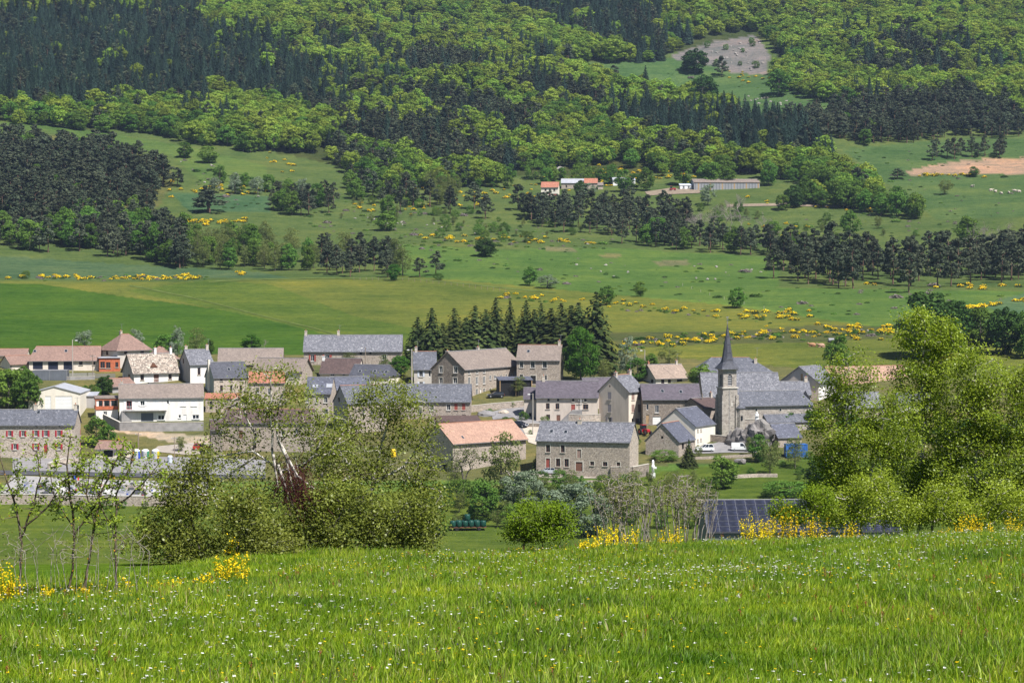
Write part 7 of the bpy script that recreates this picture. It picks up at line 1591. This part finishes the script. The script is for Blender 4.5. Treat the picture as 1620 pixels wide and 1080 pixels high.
# ------------------------------------------------------------------ poles, lamps, walls, fences
M['pole_wood'] = plain('pole_wood', (.24, .19, .15), .9, .2); M['pole_concrete'] = plain('pole_concrete', (.4, .36, .31), .9, .15)
def pole(label, px, py, ytop, lamp=0, m='pole_wood', name='utility_pole', r=.14, brace=False):
    P = unproject(px, py); h = solve_h(P, ytop); T = empty(name, P, 0, label, 'pole' if not lamp else 'street lamp')
    MB().frustum((0, 0, -1), r, r * .7, h + 1, 8).build('shaft', M[m], T)
    if lamp:
        MB().box(min(0, lamp * 1.3), -.04, h - .25, max(0, lamp * 1.3), .04, h - .17).build('arm', M['zinc'], T); MB().prism([(lamp * 1.0 - .3, h - .34), (lamp * 1.0 + .35, h - .34), (lamp * 1.0 + .3, h - .1), (lamp * 1.0 - .2, h - .12)], -.16, .16).build('lamp_head', M['frame_white'], T)
    else:
        MB().box(-.7, -.05, h - .5, .7, .05, h - .4).build('crossarm', M['zinc'], T)
        for x in (-.6, 0, .6): MB().frustum((x, 0, h - .4), .05, .04, .18, 6).build('insulator', M['frame_white'], T)
    return P, h
w1 = pole('tall street lamp in front of the tan garage', 115, 600, 537, 1, 'pole_concrete', 'street_lamp'); w2 = pole('wooden pole right of the tall street lamp', 147, 600, 561)
w3 = pole('tall concrete pole with a lamp left of the stone gable', 651.5, 612, 552, -1, 'pole_concrete', 'street_lamp', .22); w4 = pole('street lamp on a pole beside the orange barn', 843, 688, 622, -1, 'pole_concrete', 'street_lamp')
w5 = pole('short lamp pole in front of the long slate barn', 578, 580, 549, -1, 'pole_wood', 'street_lamp'); w6 = pole('thin pole beside the church tower', 1111, 672, 622); w7 = pole('street lamp above the cream bungalow', 1020, 592, 553, -1, 'pole_concrete', 'street_lamp'); w8 = pole('slim white pole in front of the rendered farmhouse', 919, 667, 631, 0, 'frame_white', r=.09)
pole('wooden pole above the recycling containers', 219, 712, 684); pole('thin dark post beside the car park', 276, 725, 690, r=.1)
def wires(label, A, B):
    a, b = A[0] + Vector((0, 0, A[1] - .3)), B[0] + Vector((0, 0, B[1] - .3)); pts = [a + (b - a) * t - Vector((0, 0, 4 * t * (1 - t) * .9)) for t in np.linspace(0, 1, 14)]
    V, Fq = tubes([(np.array(pts) - np.array(a), [.02] * 14)], 4); tag(link('power_line', mesh_np('power_line', V, Fq, [M['tyre']]), None, a), label, 'cable')
wires('sagging cable between the tall lamp and the wooden pole at left', w1, w2)
wires('cable from the barn lamp to the tall concrete pole', w5, w3)
wires('cable from the orange barn lamp to the slim white pole', w4, w8)
wires('cable from the church pole to the bungalow lamp', w6, w7)
def strip_wall(name, label, pts, h, th, m, cat='wall', dmin=395, cap=True, zoff=0):
    W = [unproject(x, y, dmin) for x, y in pts]; T = empty(name, W[0], 0, label, cat)
    for i in range(len(W) - 1):
        a, b = W[i], W[i + 1]; d = b - a; n = max(1, int(d.length / 2.5)); u = Vector((d.x, d.y, 0)).normalized(); q = Vector((-u.y, u.x, 0)) * th / 2
        V, Fc = [], []
        for k in range(n + 1):
            p = a + d * k / n; g = gz(p.x, p.y)
            for s, z in ((-1, g - 1.0), (-1, g + h + zoff), (1, g + h + zoff), (1, g - 1.0)): V.append(tuple(p + q * s - W[0] + Vector((0, 0, z - p.z))))
        for k in range(n):
            for j in range(3): Fc.append((k * 4 + j, k * 4 + 4 + j, k * 4 + 5 + j, k * 4 + 1 + j))
        Fc += [(0, 1, 2, 3), tuple(n * 4 + j for j in (3, 2, 1, 0))]
        link('wall_run', mesh_py('wall_run', V, Fc, M[m]), T)
        if cap:
            V = []; 
            for k in range(n + 1):
                p = a + d * k / n; g = gz(p.x, p.y) + h + zoff
                for s, z in ((-1.25, .003), (-1.25, .1), (1.25, .1), (1.25, .003)): V.append(tuple(p + q * s - W[0] + Vector((0, 0, g + z - p.z))))
            link('coping', mesh_py('coping', V, Fc, M['surround']), T)
    return T
strip_wall('retaining_wall', 'grey block retaining wall below the white balcony house', [(164, 668), (190, 681), (250, 682), (322, 681)], 2.0, .4, 'concrete')
strip_wall('garden_wall', 'pale garden wall below the red-shuttered farmhouse', [(76, 742), (100, 734), (128, 733)], 1.3, .4, 'stone_pale')
strip_wall('cemetery_wall', 'upper cemetery wall beside the road', [(90, 768), (130, 771), (220, 774), (320, 776)], .9, .4, 'stone_pale')
strip_wall('cemetery_wall', 'lower cemetery retaining wall above the meadow', [(-20, 797), (60, 797), (140, 799), (240, 800), (330, 798)], 2.0, .5, 'stone')
strip_wall('garden_wall', 'low stone garden wall below the carport', [(744, 652), (780, 648), (828, 644)], 1.6, .4, 'stone')
strip_wall('garden_wall', 'low wall along the lane before the rendered farmhouse', [(826, 675), (860, 676), (900, 674)], .9, .35, 'stone_dark')
strip_wall('garden_wall', 'pale courtyard wall with a sloping top by the tall beige house', [(900, 672), (918, 673), (950, 672)], 2.6, .4, 'stone_pale')
strip_wall('garden_wall', 'dark sloping garden wall at the gable of the stone farmhouse', [(966, 757), (1000, 757), (1026, 752)], 2.6, .4, 'stone_dark')
strip_wall('retaining_wall', 'dark retaining wall beside the church lane', [(1112, 697), (1135, 699), (1156, 701)], 1.6, .4, 'stone_dark')
strip_wall('dry_stone_wall', 'low dry stone wall on the bank below the white car', [(1080, 727), (1110, 726), (1150, 724), (1190, 722)], .55, .5, 'stone', cap=False)
strip_wall('dry_stone_wall', 'broken dry stone wall in the meadow below the van', [(1160, 756), (1200, 754), (1230, 754)], .7, .6, 'stone_pale', cap=False)
strip_wall('dry_stone_wall', 'dry stone wall before the forecourt of the stone farmhouse', [(842, 762), (890, 763), (960, 762)], .4, .45, 'stone', cap=False)
strip_wall('retaining_wall', 'pale concrete wall below the tan garage', [(60, 598), (110, 601), (150, 600)], .8, .3, 'concrete')
def picket(label, pts, h, n, m='frame_grey'):
    W = [unproject(x, y) for x, y in pts]; T = empty('fence', W[0], 0, label, 'fence'); d = W[-1] - W[0]; a = math.atan2(d.y, d.x)
    me = MB().box(-.045, -.03, -.4, .045, .03, h).mesh('picket', M[m])
    for i in range(n):
        p = W[0] + d * i / (n - 1); link('picket', me, T, (p.x - W[0].x, p.y - W[0].y, gz(p.x, p.y) - W[0].z), (0, 0, a))
    L = d.length
    for z in (.3, h - .15): MB().box(0, .032, z, L, .07, z + .08).build('rail', M[m], T, rot=(0, -math.asin((gz(W[-1].x, W[-1].y) - W[0].z) / L), a))
picket('grey picket fence before the orange annex', [(106, 598), (150, 597)], 1.3, 44); picket('grey gate fence right of the wooden pole', [(151, 598), (182, 598)], 1.2, 30, 'zinc')
def posts(label, grp, pts, n, h=1.1, m='pole_wood'):
    me = MB().frustum((0, 0, -.4), .07, .055, h + .4, 6).mesh('fence_post', M[m])
    for i in range(n):
        t = i / (n - 1) * (len(pts) - 1); k = min(int(t), len(pts) - 2); f = t - k; P = unproject(pts[k][0] + (pts[k + 1][0] - pts[k][0]) * f, pts[k][1] + (pts[k + 1][1] - pts[k][1]) * f)
        tag(link('fence_post', me, None, P), label, 'post', grp)
posts('thin wooden fence post along the top of the hay meadow', 'posts along the hay meadow', [(560, 443), (640, 444), (720, 452), (800, 462)], 26, 1.3); posts('pale fence post in the pasture above the church', 'posts above the church', [(1080, 452), (1130, 470), (1240, 496)], 8, 1.1, 'pole_concrete')

# ------------------------------------------------------------------ containers, cemetery, flag
def container(label, px, py, xr, yaw, W, ytop, m, ribs=14, name='container', posts_=False):
    P = unproject(px, py); a = rad(yaw); ux = Vector((math.cos(a), math.sin(a), 0)); L = solve_len(P, ux, xr); h = solve_h(P, ytop); T = empty(name, P, a, label, 'container')
    MB().box(0, 0, -.6, L, W, h).build('shell', M[m], T)
    for i in range(ribs): MB().box(L * (i + .25) / ribs, -.05, .1, L * (i + .75) / ribs, -.003, h - .12).build('rib', M[m], T)
    MB().box(-.05, -.07, h - .1, L + .05, W + .05, h + .06).build('top_rail', M['zinc'] if m == 'grey_metal' else M[m], T)
    for x in (0, L / 2, L): MB().box(x - .08, -.08, -.4, x + .08, -.004, h).build('corner_post', M['zinc'] if m == 'grey_metal' else M[m], T)
M['blue_metal'] = plain('blue_metal', (.03, .12, .38), .5, .15)
container('dark grey panelled metal shed below the tan garage', 52, 601, 105, 3, 5, 586, 'grey_metal', 12); container('bright blue container behind bushes below the slate shed', 1244, 724, 1277, 6, 2.5, 703, 'blue_metal', 14)
def recycler(label, px, py, band):
    P = unproject(px, py); T = empty('recycling_container', P + Vector((0, 0, .1)), rad(10), label, 'container'); h = 12 / ppm(P)
    r = 6.0 / ppm(P); MB().frustum((0, 0, 0), r * .96, r, h, 20).build('drum', M['frame_white'], T); MB().frustum((0, 0, h), r, r * .55, .3, 20).build('lid', M['frame_white'], T)
    for z in np.linspace(.15, .9, 6): MB().frustum((0, 0, h * z - .03), r + .03, r + .03, .06, 20).build('hoop', M['zinc'], T)
    MB().box(r * .45, -r * .95, .05, r * .95, -r * .3, h - .1).build('colour_stripe', band, T)
M['band_blue'] = plain('blue_stripe', (.03, .08, .45), .5, .1); M['band_green'] = plain('green_stripe', (.03, .22, .12), .5, .1); M['band_yellow'] = plain('yellow_stripe', (.75, .5, .02), .5, .1)
recycler('white recycling drum with a blue stripe', 216, 725, M['band_blue']); recycler('white recycling drum with a green stripe', 230, 725, M['band_green']); recycler('white recycling drum with a yellow stripe', 246, 725, M['band_yellow'])
M['granite'] = plain('grey_granite', (.3, .3, .33), .4, .2); M['granite_dark'] = plain('dark_granite', (.09, .09, .1), .3, .2); M['marble'] = plain('pale_marble', (.6, .58, .55), .5, .12); M['flower_red'] = plain('red_flowers', (.5, .02, .03), .7, .3); M['flower_mix'] = plain('blue_flowers', (.05, .1, .4), .7, .3)
def tomb(px, py, k):
    P = unproject(px, py); m = [M['granite'], M['granite_dark'], M['marble']][k % 3]; T = empty('tomb', P + Vector((0, 0, .1)), rad(-4 + (k * 37) % 9), None, 'tomb', 'tombs in the cemetery'); T['label'] = ['grey granite tomb in the cemetery behind the saplings', 'dark polished tomb in the cemetery behind the saplings', 'pale marble tomb in the cemetery behind the saplings'][k % 3]
    T['group'] = ['grey tombs', 'dark tombs', 'pale tombs'][k % 3] + ' in the cemetery'
    MB().box(-.6, -1.1, -.3, .6, 1.1, .4).build('slab', m, T); MB().prism([(-.5, .402), (.5, .402), (.5, 1.15), (0, 1.4), (-.5, 1.15)], .85, 1.05).build('headstone', m, T)
    if k % 4 == 0: MB().box(-.06, .9, 1.41, .06, 1.0, 2.2).box(-.35, .9, 1.8, .35, 1.0, 1.92).build('cross', m, T)
    if k % 5 < 2: MB().frustum((0, -.4, .403), .15, .28, .3, 8).build('flower_pot', M['flower_red'] if k % 2 else M['flower_mix'], T)
for i in range(36): tomb(40 + (i % 12) * 24 + (i // 12) * 9, 772 + (i // 12) * 7 + (i * 5) % 3, i)
def flag():
    P = unproject(117, 776); T = empty('flagpole', P, 0, 'flagpole with a blue, white and red flag beside the cemetery', 'flag'); h = solve_h(P, 750)
    MB().frustum((0, 0, -.5), .06, .04, h + .5, 8).build('pole', M['frame_white'], T)
    for i, m in enumerate((M['band_blue'], M['frame_white'], M['flower_red'])):
        V = [(.05 + (i + t) * .35, .06 * math.sin((i + t) * 2.2), h - .15 - s * .9 - .1 * (i + t)) for s in (0, 1) for t in (0, .5, 1)]; n = len(V)
        V += [(x, y + .01, z) for x, y, z in V]; link('flag_band', mesh_py('flag_band', V, [(0, 3, 4, 1), (1, 4, 5, 2), (6, 7, 10, 9), (7, 8, 11, 10), (0, 1, 7, 6), (1, 2, 8, 7), (3, 9, 10, 4), (4, 10, 11, 5), (0, 6, 9, 3), (2, 5, 11, 8)], m), T)
flag()
# ------------------------------------------------------------------ rocks, statue, heaps, cattle
def rock_mesh(seed, sub=3, rough=.28):
    import bmesh
    from mathutils import noise
    bm = bmesh.new(); bmesh.ops.create_icosphere(bm, subdivisions=sub, radius=1)
    for v in bm.verts:
        p = v.co + Vector((seed * 7.1, seed, 0)); n = noise.noise(p * 1.1) * rough * 1.6 + noise.noise(p * 2.7) * rough * 1.1 - abs(noise.noise(p * 4.1)) * rough * 1.1
        v.co *= 1 + n
        v.co = Vector([round(c * 3.2) / 3.2 * .35 + c * .65 for c in v.co])
    me = bpy.data.meshes.new('rock'); bm.to_mesh(me); bm.free(); return me
M['rock'] = stone_wall('rock', [(.14, .13, .125), (.22, .2, .19), (.28, .26, .245), (.18, .165, .155)], (.09, .085, .08), .9, .02); M['pale_rock'] = plain('pale_rock', (.3, .27, .245), .95, .3, 1.2)
RK = [rock_mesh(i, 4 if i == 0 else 2) for i in range(5)]
def rock(label, px, py, w, h, k=1, m='rock', grp=None, dmin=395):
    P = unproject(px, py, dmin); s = ppm(P); o = link('rock', RK[k], None, P + Vector((0, 0, h / s * .25)), (0, 0, px), (w / s / 2, w / s / 2 * .8, h / s * .62), M[m]); tag(o, label, 'rock', grp); return o
rock('big grey boulder below the church carrying the statue', 1196, 708, 62, 46, 0); rock('rounded boulder at the left foot of the church rock', 1165, 704, 34, 30, 2); rock('small grey boulder at the end of the church lane', 1156, 701, 14, 22, 3); rock('pile-like grey rock on the bank below the van', 1172, 733, 20, 10, 4)
rock('large pale rock above the upper farm', 886, 270, 14, 8, 1, 'pale_rock')
rng = random.Random(3)
for poly, n, lab, grp in [([(860, 412), (1240, 425), (1150, 445), (930, 440)], 16, 'small pale rock lying on the bright pasture', 'rocks on the bright pasture'), ([(1150, 150), (1290, 160), (1300, 172), (1170, 168)], 14, 'small pale rock on the upland meadow', 'rocks on the upland meadow'), ([(560, 338), (960, 388), (950, 392), (560, 350)], 18, 'pale rock among the broom of the centre slope', 'rocks among the centre broom'), ([(1000, 535), (1400, 520), (1400, 530), (1000, 545)], 14, 'pale stone on the broom bank above the church', 'stones on the broom bank'), ([(1065, 85), (1210, 62), (1218, 115), (1140, 112)], 30, 'grey stone block of the scree slope', 'blocks of the scree'), ([(280, 250), (420, 280), (480, 320), (330, 310)], 12, 'pale rock on the left hillside pasture', 'rocks on the left pasture')]:
    c = 0
    while c < n:
        x, y = rng.uniform(min(p[0] for p in poly), max(p[0] for p in poly)), rng.uniform(min(p[1] for p in poly), max(p[1] for p in poly))
        if _inside((x, y), poly): rock(lab, x, y, rng.uniform(2.5, 6), rng.uniform(1.5, 3.2), 1 + c % 4, 'pale_rock', grp); c += 1
def lathe(prof, k=12, sx=1, sy=1):
    v = [(r * sx * math.cos(i * 2 * math.pi / k), r * sy * math.sin(i * 2 * math.pi / k), z) for r, z in prof for i in range(k)]
    return v, [(j * k + i, j * k + (i + 1) % k, (j + 1) * k + (i + 1) % k, (j + 1) * k + i) for j in range(len(prof) - 1) for i in range(k)] + [tuple(reversed(range(k))), tuple(range((len(prof) - 1) * k, len(prof) * k))]
def statue():
    P = unproject(1198, 706); P = P + Vector((0, 1.0, 0)); z0 = solve_h(P, 668); z1 = solve_h(P, 651); T = empty('statue', P + Vector((0, 0, z0)), 0, 'white robed statue standing on the big boulder', 'statue'); h = z1 - z0
    MB().box(-.55, -.55, -2.4, .55, .55, 0).build('pedestal', M['surround'], T)
    prof = [(.2, 0), (.21, .05), (.19, .25), (.16, .45), (.17, .6), (.19, .72), (.17, .79), (.08, .83), (.065, .855), (.09, .9), (.095, .94), (.07, .98), (.02, 1.0)]
    v, f = lathe([(r * h * .95, z * h + .005) for r, z in prof], 14, 1, .75); link('figure', mesh_py('figure', v, f, M['frame_white'], True), T)
    MB().box(-.16 * h, -.2 * h, .58 * h, .16 * h, -.08 * h, .66 * h).build('folded_hands', M['frame_white'], T)
statue()
def ornament():
    P = unproject(1033, 755); h = solve_h(P, 727); T = empty('garden_pillar', P, 0, 'white stone garden pillar beside the stone barn', 'pillar')
    MB().box(-.5, -.4, -.5, .5, .4, h * .25).build('base', M['frame_white'], T); v, f = lathe([(.34, h * .252), (.3, h * .5), (.42, h * .55), (.4, h * .68), (.24, h * .72), (.3, h * .85), (.2, h * .97), (.05, h)], 10); link('shaft', mesh_py('shaft', v, f, M['frame_white'], True), T); MB().box(.3, -.2, h * .5, .8, .2, h * .6).build('side_bracket', M['frame_white'], T)
ornament()
def heap(label, px, py, w, h, m, nm):
    P = unproject(px, py); s = ppm(P); me = rock_mesh(11 + px, 3, .1); o = link(nm, me, None, P, (0, 0, 0), (w / s / 2, w / s / 2, h / s), M[m]); tag(o, label, 'heap')
heap('grey gravel heap beside the lane', 770, 656, 30, 8, 'asphalt', 'gravel_heap'); heap('small tan sand heap beside the gravel', 797, 653, 18, 5, 'pale_gravel', 'sand_heap')
def lying_cow(label, px, py, yaw, c):
    P = unproject(px, py); T = empty('cow', P, rad(yaw), label, 'cow')
    secs = [(-1.05, .3, .42, .3), (-.9, .5, .5, .46), (-.5, .62, .56, .55), (0, .62, .56, .6), (.45, .56, .55, .54), (.75, .4, .62, .42), (.95, .26, .78, .28), (1.12, .22, .95, .22), (1.3, .2, 1.0, .2), (1.48, .15, .9, .17), (1.62, .1, .8, .12)]
    k = 12; v = []
    for x, ry, zc, rz in secs: v += [(x, ry * math.cos(i * 2 * math.pi / k), max(.0, zc + rz * math.sin(i * 2 * math.pi / k))) for i in range(k)]
    f = [(j * k + i, j * k + (i + 1) % k, (j + 1) * k + (i + 1) % k, (j + 1) * k + i) for j in range(len(secs) - 1) for i in range(k)] + [tuple(reversed(range(k))), tuple(range((len(secs) - 1) * k, len(secs) * k))]
    link('body', mesh_py('body', v, f, M[c], True), T)
    for s in (-1, 1):
        MB().box(1.2, s * .32 - .12, 1.05, 1.28, s * .32 + .12, 1.15).build('ear', M[c], T); MB().frustum((1.22, s * .12, 1.15), .035, .01, .2, 6).build('horn', M['surround'], T)
        MB().box(.35, s * .5 - .1, .0, 1.0, s * .5 + .1, .2).build('folded_leg', M[c], T); MB().box(-.9, s * .6 - .12, .0, -.2, s * .6 + .1, .22).build('folded_leg', M[c], T)
M['cow_tan'] = plain('tan_hide', (.36, .19, .1), .8, .2, 2); M['cow_pied'] = plain('red_pied_hide', (.42, .26, .18), .8, .6, 1.6); M['cow_white'] = plain('cream_hide', (.42, .36, .29), .8, .12, 2)
lying_cow('tan cow lying in the meadow above the church, left of two', 1285, 548, 160, 'cow_tan'); lying_cow('red-and-white cow lying right of the tan cow', 1299, 549, 190, 'cow_pied')
for i, (x, y) in enumerate([(1568, 302), (1575, 304), (1584, 307), (1605, 303), (1612, 304), (1596, 306), (1538, 296)]): lying_cow('pale cow resting in the far right pasture', x, y, i * 50, 'cow_white'); 
for o in [o for o in COL.objects if o.get('label') == 'pale cow resting in the far right pasture']: o['group'] = 'pale cattle in the far right pasture'
def tank():
    P = unproject(1317, 544); T = empty('water_bowser', P, rad(8), 'grey water tank trailer in the meadow beside the broom', 'trailer')
    MB().frustum((-1.3, 0, 1.15), .62, .62, 2.6, 16, ax='x').build('tank', M['zinc'], T); MB().box(-1.5, -.5, .42, 1.5, .5, .56).build('chassis', M['tyre'], T)
    for s in (-1, 1): MB().frustum((0, s * .7 - .1, .36), .36, .36, .2, 14, ax='y').build('wheel', M['tyre'], T)
    MB().box(1.5, -.05, .42, 2.4, .05, .5).build('drawbar', M['zinc'], T)
tank()
def boxlike(name, label, cat, px, py, wpx, hpx, m):
    P = unproject(px, py); s = ppm(P); w, h = wpx / s, hpx / s; T = empty(name, P, .2, label, cat); MB().frustum((0, 0, 0), w * .46, w * .5, h * .8, 14).build('body', M[m], T); MB().frustum((0, 0, h * .8), w * .54, w * .3, h * .2, 14).build('lid', M[m], T)
boxlike('yellow_bin', 'round yellow bin glimpsed through the fuller birch', 'bin', 622, 722, 10, 12, 'band_yellow'); boxlike('blue_bin', 'blue bin beside the car park at the thicket', 'bin', 269, 732, 8, 12, 'shutter_blue')
# ------------------------------------------------------------------ the air
def haze():
    me = MB().box(-5700, -5700, -75, 5700, 5700, 640).mesh('haze'); o = link('haze', me); tag(o, 'thin bluish summer haze over the valley', None, None, 'stuff')
    m = bpy.data.materials.new('haze'); m.use_nodes = True; n = m.node_tree.nodes; n.remove(n['Principled BSDF'])
    v = n.new('ShaderNodeVolumePrincipled'); v.inputs['Color'].default_value = (.55, .72, 1.0, 1); v.inputs['Density'].default_value = 0.00005; v.inputs['Anisotropy'].default_value = 0.2
    m.node_tree.links.new(v.outputs[0], n['Material Output'].inputs['Volume']); me.materials.append(m)
haze()
